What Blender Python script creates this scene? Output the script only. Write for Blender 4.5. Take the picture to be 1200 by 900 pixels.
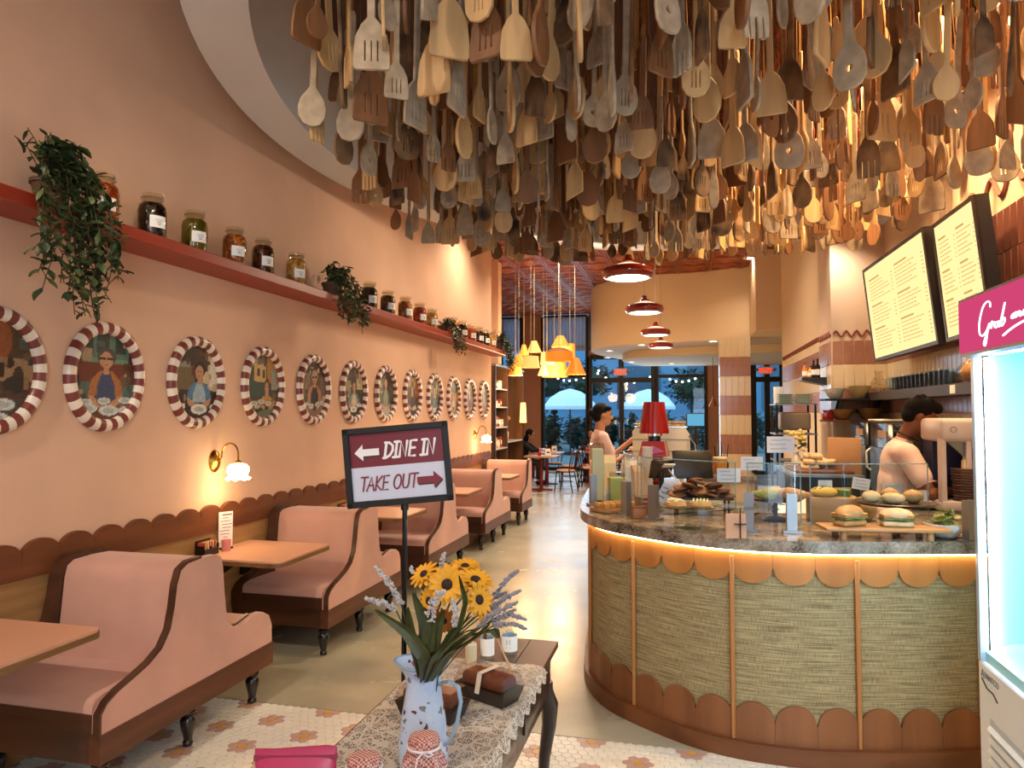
import bpy, bmesh, math, random
from mathutils import Vector, Matrix, Euler
random.seed(11)
for o in list(bpy.data.objects): bpy.data.objects.remove(o)
SC = bpy.context.scene
COL = SC.collection
PI = math.pi
# ------------------------------------------------------------------ camera
F, VX, HY, CAMH = 830.0, 806.0, 483.0, 1.7
PITCH = math.atan((HY-450)/F)
YAW = math.atan((VX-600)*math.cos(PITCH)/F)
cd = bpy.data.cameras.new('camera'); cam = bpy.data.objects.new('camera', cd); COL.objects.link(cam)
cam.location = (0, 0, CAMH); cam.rotation_euler = (PI/2+PITCH, 0, YAW)
cd.sensor_width = 36; cd.lens = 36*F/1200; cd.clip_start = .05; cd.clip_end = 300
SC.camera = cam
# ------------------------------------------------------------------ view + world
SC.view_settings.view_transform = 'Standard'
SC.view_settings.look = 'None'
SC.view_settings.gamma = 1
SC.view_settings.use_curve_mapping = False
SC.view_settings.exposure = 0.08
wd = bpy.data.worlds.new('world'); SC.world = wd; wd.use_nodes = True
bg = wd.node_tree.nodes['Background']
bg.inputs[0].default_value = (.36, .62, .80, 1)
bg.inputs[1].default_value = 2.5

def lamp(name, kind, loc, power, col, size=.1, rot=(0, 0, 0), spot=None, blend=.6):
    l = bpy.data.lights.new(name, kind); l.energy = power; l.color = col
    if kind == 'AREA': l.shape = 'DISK'; l.size = size
    elif kind == 'SPOT': l.spot_size = spot; l.spot_blend = blend; l.shadow_soft_size = size
    else: l.shadow_soft_size = size
    o = bpy.data.objects.new(name, l); COL.objects.link(o); o.location = loc; o.rotation_euler = rot
    return o
WARM = (1, .80, .58); WARMER = (1, .66, .34); NEUT = (1, .86, .70); COOL = (.66, .86, 1)
# downlights of the tall tin ceiling beyond the oval recess
for (x, y, e) in ((-2.5, 9.6, 190), (-2.2, 12.2, 230), (1.17, 13.6, 170), (-1.5, 10.6, 120), (.2, 10.2, 150), (-2.6, 18.0, 90), (-3.6, 15.6, 120)):
    lamp('downlight_lamp', 'SPOT', (x, y, 4.55), e, WARM, .06, (0, 0, 0), 2.5, .8)
# unseen fill lamps added in the shopfront zone, behind the camera
for (x, y, e) in ((-2.3, -.2, 330), (-.6, -.9, 40), (1.3, -.6, 130)):
    lamp('shopfront_fill', 'SPOT', (x, y, 4.5), e, NEUT, .08, (math.radians(14), 0, 0), 2.7, .9)
# fill spots added under the oval drum to brighten the pink wall
for (t_, tgt, e) in ((-142, (-3.2, 3.5, 1.7), 24), (-128, (-3.2, 4.3, 1.8), 50), (124, (-3.2, 5.6, 2.3), 105), (112, (-3.2, 6.8, 2.3), 120), (100, (-3.2, 8.4, 2.2), 95)):
    p_ = Vector((.24+3.05*math.cos(math.radians(t_)), 5.11+3.69*math.sin(math.radians(t_)), 3.67))
    o_ = lamp('wall_fill_lamp', 'SPOT', p_, e, WARM, .1, (0, 0, 0), 1.75 if t_ > 0 else 1.25, 1.0); o_.rotation_euler = (Vector(tgt)-p_).to_track_quat('-Z', 'Y').to_euler()
# spots inside the recess over the counter; added fill lamps under the drum
for (x, y, e) in ((1.25, 5.6, 520), (.75, 6.4, 420), (1.5, 4.4, 420), (.9, 3.9, 240)):
    lamp('recess_spot_lamp', 'SPOT', (x, y, 4.5), e, WARMER, .05, (0, 0, 0), 1.9, .6)
for (x, y, e) in ((-1.2, 8.75, 130), (.3, 8.75, 120), (1.45, 7.9, 90), (1.3, 1.75, 60)):
    lamp('drum_fill_lamp', 'SPOT', (x, y, 3.68), e, NEUT, .06, (0, 0, 0), 2.3, .8)
# daylight through the shopfront behind the camera
pl = lamp('shopfront_daylight', 'AREA', (1.15, -2.9, 2.0), 90, (.74, .87, 1), 1, (math.radians(-90), 0, 0))
pl.data.shape = 'RECTANGLE'; pl.data.size = 1.6; pl.data.size_y = 3.2
pl.rotation_euler = (math.radians(90), 0, 0)
# daylight through the far windows
pb = lamp('far_window_daylight', 'AREA', (-2.0, 20.3, 2.2), 110, (.62, .82, 1), 1, (math.radians(-90), 0, 0))
pb.data.shape = 'RECTANGLE'; pb.data.size = 5; pb.data.size_y = 3.4

# ------------------------------------------------------------------ pixel -> direction
CAM0 = Vector((0, 0, CAMH))
_fw = Vector((-math.sin(YAW)*math.cos(PITCH), math.cos(YAW)*math.cos(PITCH), math.sin(PITCH)))
_rt = Vector((math.cos(YAW), math.sin(YAW), 0)); _up = _rt.cross(_fw)
def ray(x, y): return _fw*F+_rt*(x-600)-_up*(y-450)
def atX(x, y, v): d = ray(x, y); return CAM0+d*(v/d.x)
def atY(x, y, v): d = ray(x, y); return CAM0+d*(v/d.y)
def atZ(x, y, v): d = ray(x, y); return CAM0+d*((v-CAMH)/d.z)
def atD(x, y, v): return CAM0+ray(x, y)*(v/F)
def proj(p):
    q = Vector(p)-CAM0; d = q.dot(_fw); return 600+F*q.dot(_rt)/d, 450-F*q.dot(_up)/d, d

# ------------------------------------------------------------------ mesh builder
class MB:
    def __init__(s): s.v = []; s.f = []; s.m = []
    def add(s, vs, fs, mi=0, M=None):
        n = len(s.v)
        if M is not None: vs = [M @ Vector(v) for v in vs]
        s.v += [tuple(v) for v in vs]; s.f += [tuple(i+n for i in f) for f in fs]; s.m += [mi]*len(fs)
        return s
    def box(s, c, sz, mi=0, R=None, M=None):
        hx, hy, hz = sz[0]/2, sz[1]/2, sz[2]/2
        vs = [Vector((x, y, z)) for z in (-hz, hz) for y in (-hy, hy) for x in (-hx, hx)]
        if R is not None: vs = [R @ v for v in vs]
        vs = [v+Vector(c) for v in vs]
        return s.add(vs, [(0, 2, 3, 1), (4, 5, 7, 6), (0, 1, 5, 4), (2, 6, 7, 3), (0, 4, 6, 2), (1, 3, 7, 5)], mi, M)
    def span(s, a, b, mi=0): return s.box([(a[i]+b[i])/2 for i in range(3)], [abs(b[i]-a[i]) for i in range(3)], mi)
    def rbox(s, c, sz, b=.01, mi=0, R=None, seg=2, M=None):
        bm = bmesh.new(); bmesh.ops.create_cube(bm, size=1)
        for v in bm.verts: v.co = Vector((v.co.x*sz[0], v.co.y*sz[1], v.co.z*sz[2]))
        bmesh.ops.bevel(bm, geom=bm.edges[:], offset=b, segments=seg, profile=.5, affect='EDGES')
        bm.verts.index_update()
        vs = [((R @ v.co) if R is not None else v.co.copy())+Vector(c) for v in bm.verts]
        fs = [[v.index for v in f.verts] for f in bm.faces]; bm.free()
        return s.add(vs, fs, mi, M)
    def lathe(s, prof, n=20, c=(0, 0, 0), mi=0, M=None, sx=1, sy=1):
        vs = []; fs = []
        for (r, z) in prof:
            for k in range(n):
                a = 2*PI*k/n; vs.append((c[0]+r*math.cos(a)*sx, c[1]+r*math.sin(a)*sy, c[2]+z))
        for i in range(len(prof)-1):
            for k in range(n):
                k2 = (k+1) % n; fs.append((i*n+k, i*n+k2, (i+1)*n+k2, (i+1)*n+k))
        if prof[0][0] > 1e-5: fs.append(tuple(range(n))[::-1])
        if prof[-1][0] > 1e-5: fs.append(tuple((len(prof)-1)*n+k for k in range(n)))
        return s.add(vs, fs, mi, M)
    def shell(s, prof, n=20, c=(0, 0, 0), mi=0, M=None):
        """open lathe, no caps"""
        vs = []; fs = []
        for (r, z) in prof:
            for k in range(n):
                a = 2*PI*k/n; vs.append((c[0]+r*math.cos(a), c[1]+r*math.sin(a), c[2]+z))
        for i in range(len(prof)-1):
            for k in range(n):
                k2 = (k+1) % n; fs.append((i*n+k, i*n+k2, (i+1)*n+k2, (i+1)*n+k))
        return s.add(vs, fs, mi, M)
    def tube(s, pts, r, n=8, mi=0, closed=False, M=None, flat=1.0):
        pts = [Vector(p) for p in pts]; N = len(pts)
        rr = r if isinstance(r, (list, tuple)) else [r]*N
        vs = []; fs = []; prev = None
        for i in range(N):
            if closed: t = pts[(i+1) % N]-pts[i-1]
            else: t = pts[min(i+1, N-1)]-pts[max(i-1, 0)]
            t = t.normalized() if t.length > 1e-9 else Vector((0, 0, 1))
            if prev is None:
                a = Vector((0, 0, 1)) if abs(t.z) < .9 else Vector((1, 0, 0))
                u = t.cross(a).normalized()
            else:
                u = prev-t*prev.dot(t); u = u.normalized() if u.length > 1e-6 else prev
            prev = u; w = t.cross(u)
            for k in range(n):
                a = 2*PI*k/n; vs.append(pts[i]+u*(rr[i]*math.cos(a))+w*(rr[i]*math.sin(a)*flat))
        R = N if closed else N-1
        for i in range(R):
            j = (i+1) % N
            for k in range(n):
                k2 = (k+1) % n; fs.append((i*n+k, i*n+k2, j*n+k2, j*n+k))
        if not closed: fs.append(tuple(range(n))[::-1]); fs.append(tuple((N-1)*n+k for k in range(n)))
        return s.add(vs, fs, mi, M)
    def cyl(s, a, b, r, r2=None, n=14, mi=0, M=None): return s.tube([a, b], [r, r if r2 is None else r2], n, mi, M=M)
    def prism(s, poly, h0, h1, mi=0, M=None, plane='xy'):
        n = len(poly)
        def mk(p, h): return {'xy': (p[0], p[1], h), 'yz': (h, p[0], p[1]), 'xz': (p[0], h, p[1])}[plane]
        vs = [mk(p, h0) for p in poly]+[mk(p, h1) for p in poly]
        fs = [tuple(range(n))[::-1], tuple(range(n, 2*n))]+[(i, (i+1) % n, n+(i+1) % n, n+i) for i in range(n)]
        return s.add(vs, fs, mi, M)
    def ball(s, c, r, n=14, m=9, mi=0, M=None, R=None):
        if not isinstance(r, (tuple, list)): r = (r, r, r)
        vs = []; fs = []
        for i in range(1, m):
            th = PI*i/m
            for k in range(n):
                a = 2*PI*k/n; v = Vector((r[0]*math.sin(th)*math.cos(a), r[1]*math.sin(th)*math.sin(a), r[2]*math.cos(th)))
                vs.append((R @ v if R is not None else v)+Vector(c))
        for i in range(m-2):
            for k in range(n):
                k2 = (k+1) % n; fs.append((i*n+k, (i+1)*n+k, (i+1)*n+k2, i*n+k2))
        t = len(vs); zt = Vector((0, 0, r[2])); zt = R @ zt if R is not None else zt
        vs.append(Vector(c)+zt); vs.append(Vector(c)-zt)
        for k in range(n):
            k2 = (k+1) % n; fs.append((t, k, k2)); fs.append((t+1, (m-2)*n+k2, (m-2)*n+k))
        return s.add(vs, fs, mi, M)
    def mesh(s, name='m', mats=(), smooth=True, ang=38):
        me = bpy.data.meshes.new(name); me.from_pydata(s.v, [], s.f)
        if not isinstance(mats, (list, tuple)): mats = [mats]
        for m in mats: me.materials.append(m)
        if len(mats) > 1: me.polygons.foreach_set('material_index', s.m)
        if smooth:
            me.polygons.foreach_set('use_smooth', [True]*len(me.polygons))
            me.set_sharp_from_angle(angle=math.radians(ang))
        me.update(); return me
    def build(s, name, mats, parent=None, loc=None, rot=None, smooth=True, ang=38):
        return put(name, s.mesh(name, mats, smooth, ang), parent, loc, rot)
def put(name, me, parent=None, loc=None, rot=None, scale=None):
    o = bpy.data.objects.new(name, me); COL.objects.link(o)
    if parent is not None: o.parent = parent
    if loc is not None: o.location = loc
    if rot is not None: o.rotation_euler = rot
    if scale is not None: o.scale = scale
    return o
def tag(o, label=None, cat=None, group=None, kind=None):
    if label: o['label'] = label
    if cat: o['category'] = cat
    if group: o['group'] = group
    if kind: o['kind'] = kind
    return o
def thing(name, label, cat, loc=(0, 0, 0), rz=0, group=None):
    o = bpy.data.objects.new(name, None); COL.objects.link(o); o.empty_display_size = .1
    o.location = loc; o.rotation_euler = (0, 0, rz)
    return tag(o, label, cat, group)
def struct(o): o['kind'] = 'structure'; return o
KIDS = {}
def copy_tree(o, parent=None, loc=None, rz=None):
    c = o.copy(); COL.objects.link(c); c.parent = parent
    if loc is not None: c.location = loc
    if rz is not None: c.rotation_euler = (0, 0, rz)
    for ch in [x for x in o.children]: copy_tree(ch, c)
    return c
def lerp(a, b, t): return a+(b-a)*t
def rotz(a): return Matrix.Rotation(a, 3, 'Z')
def frameM(o, x, y, z):
    """4x4 from origin and three axes"""
    return Matrix(((x[0], y[0], z[0], o[0]), (x[1], y[1], z[1], o[1]), (x[2], y[2], z[2], o[2]), (0, 0, 0, 1)))

# ------------------------------------------------------------------ materials
def lin(c):
    if isinstance(c, str): c = [int(c[i:i+2], 16)/255 for i in (0, 2, 4)]
    return tuple(x/12.92 if x <= .04045 else ((x+.055)/1.055)**2.4 for x in c[:3])+(1,)
MATS = {}
def mat(name, col, rough=.5, metal=0, var=0, vscale=8, stretch=None, bump=0, bscale=40, emit=None, estr=0, spec=None, coat=0, trans=0, sss=0, detail=3, col2=None, sheen=0):
    if name in MATS: return MATS[name]
    m = bpy.data.materials.new(name); m.use_nodes = True; nt = m.node_tree; N = nt.nodes; L = nt.links
    b = N['Principled BSDF']; c = lin(col)
    b.inputs['Base Color'].default_value = c; b.inputs['Roughness'].default_value = rough; b.inputs['Metallic'].default_value = metal
    if spec is not None: b.inputs['Specular IOR Level'].default_value = spec
    if coat: b.inputs['Coat Weight'].default_value = coat; b.inputs['Coat Roughness'].default_value = .08
    if trans: b.inputs['Transmission Weight'].default_value = trans
    if sheen: b.inputs['Sheen Weight'].default_value = sheen
    if emit: b.inputs['Emission Color'].default_value = lin(emit); b.inputs['Emission Strength'].default_value = estr
    if var or bump:
        tc = N.new('ShaderNodeTexCoord'); mp = N.new('ShaderNodeMapping'); L.new(tc.outputs['Object'], mp.inputs[0])
        if stretch: mp.inputs['Scale'].default_value = stretch
    if var:
        nz = N.new('ShaderNodeTexNoise'); nz.inputs['Scale'].default_value = vscale; nz.inputs['Detail'].default_value = detail
        L.new(mp.outputs[0], nz.inputs['Vector'])
        rp = N.new('ShaderNodeValToRGB'); L.new(nz.outputs[0], rp.inputs[0])
        rp.color_ramp.elements[0].position = .3; rp.color_ramp.elements[1].position = .7
        c2 = lin(col2) if col2 else tuple(x*(1-var) for x in c[:3])+(1,)
        c1 = c if col2 else tuple(min(1, x*(1+var*.6)) for x in c[:3])+(1,)
        rp.color_ramp.elements[0].color = c2; rp.color_ramp.elements[1].color = c1
        L.new(rp.outputs[0], b.inputs['Base Color'])
    if bump:
        n2 = N.new('ShaderNodeTexNoise'); n2.inputs['Scale'].default_value = bscale; n2.inputs['Detail'].default_value = 4
        L.new(mp.outputs[0], n2.inputs['Vector'])
        bp = N.new('ShaderNodeBump'); bp.inputs['Strength'].default_value = bump; bp.inputs['Distance'].default_value = .01
        L.new(n2.outputs[0], bp.inputs['Height']); L.new(bp.outputs[0], b.inputs['Normal'])
    MATS[name] = m; return m
def emis(name, col, s):
    if name in MATS: return MATS[name]
    m = bpy.data.materials.new(name); m.use_nodes = True; N = m.node_tree.nodes
    N.remove(N['Principled BSDF']); e = N.new('ShaderNodeEmission'); e.inputs[0].default_value = lin(col); e.inputs[1].default_value = s
    m.node_tree.links.new(e.outputs[0], N['Material Output'].inputs[0]); MATS[name] = m; return m
def glass(name, tint='f4fbff', refl=.06, rough=.0):
    if name in MATS: return MATS[name]
    m = bpy.data.materials.new(name); m.use_nodes = True; nt = m.node_tree; N = nt.nodes; L = nt.links
    N.remove(N['Principled BSDF'])
    t = N.new('ShaderNodeBsdfTransparent'); t.inputs[0].default_value = lin(tint)
    g = N.new('ShaderNodeBsdfGlossy'); g.inputs['Roughness'].default_value = rough
    lw = N.new('ShaderNodeFresnel'); lw.inputs['IOR'].default_value = 1.45
    ge = N.new('ShaderNodeNewGeometry'); iv = N.new('ShaderNodeMath'); iv.operation = 'SUBTRACT'; iv.inputs[0].default_value = 1; L.new(ge.outputs['Backfacing'], iv.inputs[1])
    ml = N.new('ShaderNodeMath'); ml.operation = 'MULTIPLY'; L.new(lw.outputs[0], ml.inputs[0]); L.new(iv.outputs[0], ml.inputs[1])
    mx = N.new('ShaderNodeMixShader'); L.new(ml.outputs[0], mx.inputs[0]); L.new(t.outputs[0], mx.inputs[1]); L.new(g.outputs[0], mx.inputs[2])
    L.new(mx.outputs[0], N['Material Output'].inputs[0]); MATS[name] = m; return m
def vcol(name, rough=.5, attr='Col', bump=0):
    if name in MATS: return MATS[name]
    m = bpy.data.materials.new(name); m.use_nodes = True; N = m.node_tree.nodes; b = N['Principled BSDF']
    a = N.new('ShaderNodeVertexColor'); a.layer_name = attr; m.node_tree.links.new(a.outputs[0], b.inputs['Base Color'])
    b.inputs['Roughness'].default_value = rough; MATS[name] = m; return m
def nodes(name):
    m = bpy.data.materials.new(name); m.use_nodes = True; MATS[name] = m
    return m, m.node_tree.nodes, m.node_tree.links, m.node_tree.nodes['Principled BSDF']
def wood(name, c1, c2, rough=.4, axis='y', scale=14, coat=0):
    st = {'x': (.08, 1, 1), 'y': (1, .08, 1), 'z': (1, 1, .08)}[axis]
    m = mat(name, c1, rough, var=.3, vscale=scale, stretch=st, col2=c2, bump=.08, bscale=scale*3, coat=coat, detail=6)
    return m
PLASTER = mat('pink_plaster', 'e2b899', .85, var=.12, vscale=1.3, bump=.03, bscale=18, detail=5)
PLASTER2 = mat('beige_plaster', 'd2b496', .85, var=.06, vscale=1.2)
CREAM = mat('cream_paint', 'e0c8a4', .75, var=.04, vscale=1.2)
WHITEP = mat('white_paint', 'dcdcdc', .7, var=.03, vscale=2)
REDP = mat('red_shelf_paint', '93301a', .42)
OAK = wood('oak_panel', 'b58a55', '8f6839', .5, 'y', 16)
WALNUT = wood('walnut_trim', '7a431f', '5a2d12', .42, 'y', 12)
DARKW = wood('dark_walnut', '54301c', '3a1f10', .38, 'y', 14, .2)
DARKWX = wood('dark_walnut_cross', '54301c', '381d0f', .38, 'x', 14, .2)
BLACKW = mat('black_turned_wood', '120d0a', .25, coat=.5)
def upholstery():
    m, N, L, b = nodes('pink_upholstery')
    tc = N.new('ShaderNodeTexCoord'); b.inputs['Roughness'].default_value = .8
    w = N.new('ShaderNodeTexChecker'); w.inputs['Scale'].default_value = 190; L.new(tc.outputs['Object'], w.inputs[0])
    w.inputs[1].default_value = lin('dba894'); w.inputs[2].default_value = lin('d29c88')
    n = N.new('ShaderNodeTexNoise'); n.inputs['Scale'].default_value = 5; L.new(tc.outputs['Object'], n.inputs[0])
    mx = N.new('ShaderNodeMixRGB'); mx.blend_type = 'MULTIPLY'; mx.inputs[0].default_value = .25
    L.new(w.outputs[0], mx.inputs[1]); L.new(n.outputs[0], mx.inputs[2]); L.new(mx.outputs[0], b.inputs['Base Color'])
    bp = N.new('ShaderNodeBump'); bp.inputs['Strength'].default_value = .15; bp.inputs['Distance'].default_value = .002
    L.new(w.outputs[1], bp.inputs['Height']); L.new(bp.outputs[0], b.inputs['Normal'])
    b.inputs['Sheen Weight'].default_value = .25
    return m
UPH = upholstery()
LAMIN = mat('pink_laminate', 'cf9a7c', .45, var=.05, vscale=3)
BLACK = mat('black_metal', '0c0c0d', .35)
BLACKG = mat('black_gloss', '0a0a0c', .15)
STEEL = mat('brushed_steel', '9a9da2', .42, 1)
CHROME = mat('chrome', 'd8d8d8', .12, 1)
BRASS = mat('brass', 'c89a45', .22, 1)
WHITE = mat('white_plastic', 'e8e6e2', .4)
PAPER = mat('white_paper', 'f0eeea', .8)
INK = mat('dark_ink', '2a2430', .7)
GLASS = glass('clear_glass')
BRONZE = mat('dark_bronze_frame', '241c18', .4, .3)
# ================================================================== STRUCTURE
WX = -3.2          # left wall face
RX = 2.05          # right wall face
CEIL = 4.6
YB = 20.5          # far wall
def concrete():
    m, N, L, b = nodes('polished_concrete')
    tc = N.new('ShaderNodeTexCoord')
    n = N.new('ShaderNodeTexNoise'); n.inputs['Scale'].default_value = 1.1; n.inputs['Detail'].default_value = 7; L.new(tc.outputs['Object'], n.inputs[0])
    r = N.new('ShaderNodeValToRGB'); L.new(n.outputs[0], r.inputs[0])
    r.color_ramp.elements[0].position = .3; r.color_ramp.elements[0].color = lin('978f79')
    r.color_ramp.elements[1].position = .7; r.color_ramp.elements[1].color = lin('b6ae96')
    L.new(r.outputs[0], b.inputs['Base Color'])
    n2 = N.new('ShaderNodeTexNoise'); n2.inputs['Scale'].default_value = 3; L.new(tc.outputs['Object'], n2.inputs[0])
    mr = N.new('ShaderNodeMapRange'); mr.inputs[3].default_value = .14; mr.inputs[4].default_value = .34; L.new(n2.outputs[0], mr.inputs[0])
    L.new(mr.outputs[0], b.inputs['Roughness'])
    return m
CONC = concrete()
GROUT = mat('tile_grout', 'b3aca0', .9)
HEXW = mat('hex_tile_white', 'e3dccd', .3, var=.05, vscale=9)
HEXP = mat('hex_tile_rose', 'bf9a8e', .3)
HEXY = mat('hex_tile_ochre', 'cf9a4c', .3)
TEDGE = 3.75
mb = MB(); mb.span((-8, TEDGE, -.15), (3.2, 14.5, 0))
floor = struct(mb.build('floor', CONC))
mb = MB(); mb.span((-8, -3.2, -.15), (3.2, TEDGE, -.004))
hexbed = struct(mb.build('floor_tile_bed', GROUT))
def dinefloor():
    m, N, L, b = nodes('dining_floor_pattern')
    tc = N.new('ShaderNodeTexCoord'); br = N.new('ShaderNodeTexBrick'); L.new(tc.outputs['Object'], br.inputs[0])
    br.inputs['Scale'].default_value = 1; br.inputs['Mortar Size'].default_value = .0
    br.inputs['Brick Width'].default_value = .34; br.inputs['Row Height'].default_value = .17; br.inputs['Bias'].default_value = -.1
    br.inputs['Color1'].default_value = lin('d9c3a2'); br.inputs['Color2'].default_value = lin('2c2019')
    b.inputs['Roughness'].default_value = .35; L.new(br.outputs[0], b.inputs['Base Color']); return m
mb = MB(); mb.span((-8, 14.5, -.15), (3.2, YB+.3, 0)); struct(mb.build('floor_dining', dinefloor()))
# hexagon mosaic
HP = .05
def hexmesh(m):
    q = MB(); r0 = HP/math.sqrt(3)*.955; vs = []
    for (r, z) in ((r0, -.004), (r0, -.0012), (r0*.93, 0)):
        vs += [(r*math.sin(PI/3*k), r*math.cos(PI/3*k), z) for k in range(6)]
    fs = [tuple(range(12, 18))[::-1]]+[(i*6+k, (i+1)*6+k, (i+1)*6+(k+1) % 6, i*6+(k+1) % 6) for i in range(2) for k in range(6)]
    q.add(vs, fs); return q
HEX0 = hexmesh(None)
hm = {k: hexmesh(m).mesh('hex_tile', m, False) for k, m in ((0, HEXW), (1, HEXP), (2, HEXY))}
tiles = []
for j in range(0, 62):
    y = TEDGE-.03-j*HP*.866
    for i in range(-63, 42):
        x = (i+(j % 2)/2)*HP
        if x < WX or x > 2: continue
        px, py, d = proj((x, y, 0))
        if d < 1 or px < -120 or px > 1250 or py > 1080: continue
        tiles.append((x, y, i, j, px, py, d))
cxy = []
for c in range(-8, 20):
    for r in range(0, 12):
        x, y = -1.996+c*.25, 3.70-r*.303-(c % 2)*.1515
        j = round((TEDGE-.03-y)/(HP*.866)); i = round(x/HP-(j % 2)/2); cxy.append(((i+(j % 2)/2)*HP, TEDGE-.03-j*HP*.866))
import collections
bucket = collections.defaultdict(list)
for c in cxy: bucket[(round(c[0]/.2), round(c[1]/.2))].append(c)
def hexkind(x, y):
    bx, by = round(x/.2), round(y/.2)
    for ax in (-1, 0, 1):
        for ay in (-1, 0, 1):
            for c in bucket.get((bx+ax, by+ay), ()):
                d = math.hypot(c[0]-x, c[1]-y)
                if d < .01: return 2
                if d < HP*1.08: return 1
    return 0
seen = [t for t in tiles if 0 < t[4] < 1145 and t[5] < 900 and not (395 < t[4] < 632) and not (t[4] > 683 and t[5] < 800) and t[4] > 190]
seen.sort(key=lambda t: t[6]); near = set((t[2], t[3]) for t in seen[:300])
rest = [MB(), MB(), MB()]
for t in tiles:
    k = hexkind(t[0], t[1])
    if (t[2], t[3]) in near: put('hex_tile', hm[k], hexbed, (t[0], t[1], 0))
    else:
        rest[k].add([(v[0]+t[0], v[1]+t[1], v[2]) for v in HEX0.v], HEX0.f)
allr = MB()
for k in range(3): allr.add(rest[k].v, rest[k].f, k)
o = allr.build('hex_tile_field', [HEXW, HEXP, HEXY], hexbed, smooth=False); o['kind'] = 'stuff'

# left wall with oak wainscot and scalloped rail
mb = MB(); mb.span((WX-.2, -3.2, 0), (WX, 11.45, CEIL)); wall_left = struct(mb.build('wall_left', PLASTER))
mb = MB(); mb.span((WX, 0.4, 0), (WX+.018, 11.4, .885)); struct(mb.build('trim_1', OAK))
SP = .2185
k0 = -11; k1 = 38; poly = [(2.93+(k0-.5)*SP, .88)]
for k in range(k0, k1+1):
    c = 2.93+k*SP
    for a in range(0, 13):
        t = PI*a/12; poly.append((c-SP*.485*math.cos(t), .985+.08*math.sin(t)))
poly.append((2.93+(k1+.5)*SP, .88))
mb = MB()
# the rail as convex strips so that its face triangulates cleanly
for k in range(k0, k1+1):
    c = 2.93+k*SP; p = [(c-SP/2, .88)]+[(c-SP*.497*math.cos(PI*a/14), .985+.08*math.sin(PI*a/14)) for a in range(15)]+[(c+SP/2, .88)]
    mb.prism(p, WX+.001, WX+.03, plane='yz')
struct(mb.build('trim_2', WALNUT, ang=50))
# wall beyond the opening, dining wing
mb = MB(); mb.span((-4.6, 12.9, 2.62), (-3.47, 13.15, CEIL)); struct(mb.build('wall_return', PLASTER))
mb = MB(); mb.span((-7.2, 11.4, 0), (WX-.2, 11.6, CEIL)); struct(mb.build('wall_dining_front', PLASTER))
mb = MB(); mb.span((-7.2, 11.4, 0), (-7.0, YB+.2, CEIL)); struct(mb.build('wall_dining_side', PLASTER))
# right wall, its pillar and the far striped wall
mb = MB(); mb.span((RX, -3.2, 0), (RX+.2, 8.25, CEIL)); wall_right = struct(mb.build('wall_right', PLASTER2))
mb = MB(); mb.span((1.51, 8.22, 0), (RX+.2, 8.95, CEIL)); pillar = struct(mb.build('wall_pillar', PLASTER2))
mb = MB(); mb.span((1.62, 8.95, 0), (1.9, 13.2, CEIL)); wall_far_right = struct(mb.build('wall_far_right', CREAM))
mb = MB(); mb.span((1.9, 13.0, 0), (3.2, 13.2, CEIL)); mb.span((3.0, 13.2, 0), (3.2, YB+.2, CEIL)); struct(mb.build('wall_far_end', CREAM))
TBR = mat('tile_clay', 'a1705c', .16, var=.12, vscale=7); TCR = mat('tile_cream', 'd8c4a0', .16, var=.05, vscale=7); TDK = mat('tile_plum', '6d4238', .16, var=.12, vscale=7)
def tile(w, h, m):
    q = MB(); q.rbox((0, 0, 0), (w-.005, .012, h-.005), .003, seg=1); return q.mesh('tile', m, True)
TM = {}
def tm(w, h, m):
    k = (round(w, 3), round(h, 3), m.name)
    if k not in TM: TM[k] = tile(w, h, m)
    return TM[k]
def tile_band(parent, p0, p1, z0, z1, n, m):
    """a row of n upright tiles on the wall line p0->p1; the face looks to the left of the direction"""
    p0, p1 = Vector(p0+(0,)), Vector(p1+(0,)); d = p1-p0; w = d.length/n; a = math.atan2(d.y, d.x)
    for i in range(n):
        c = p0+d*((i+.5)/n); put('tile', tm(w, z1-z0, m), parent, (c.x, c.y, (z0+z1)/2), (0, 0, a))
bands = [(2.21, 2.47, TBR), (1.95, 2.21, TCR), (1.69, 1.95, TBR), (1.43, 1.69, TCR), (1.17, 1.43, TBR)]
for (z0, z1, m) in bands:
    tile_band(wall_right, (RX, 8.2), (RX, 5.7), z0, z1, 25, m)
    tile_band(pillar, (1.52, 8.22), (RX, 8.22), z0, z1, 5, m)
    if z0 > 1.6: tile_band(pillar, (1.51, 8.94), (1.51, 8.24), z0, z1, 7, m)
    if z0 > 1.6: tile_band(wall_far_right, (1.62, 13.18), (1.62, 8.98), z0, z1, 36, m)
for (z0, z1) in ((2.18, 2.47), (2.47, 2.76), (2.76, 3.05)): tile_band(wall_right, (RX, 5.7), (RX, 4.3), z0, z1, 14, TDK)
WAVEM = mat('painted_wave', '8a4a38', .7); 
def wave(parent, fn, n, amp, r):
    q = MB(); q.tube([fn(i/n, amp*math.sin(i/n*2*PI*fn.per)) for i in range(n+1)], r, 6); q.build('painted_wave_line', WAVEM, parent)
def f1(t, z): return (lerp(1.53, 2.04, t), 8.215, 2.545+z)
f1.per = 5; wave(pillar, f1, 80, .03, .010)
def f2(t, z): return (1.505, lerp(8.93, 8.24, t), 2.545+z)
f2.per = 6; wave(pillar, f2, 90, .03, .010)
def f3(t, z): return (RX-.004, lerp(5.9, 4.2, t), 3.22+z)
f3.per = 5; wave(wall_right, f3, 120, .075, .02)
def f4(t, z): return (1.615, lerp(13.1, 9.0, t), 2.62+z)
f4.per = 36; wave(wall_far_right, f4, 360, .03, .008)
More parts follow.
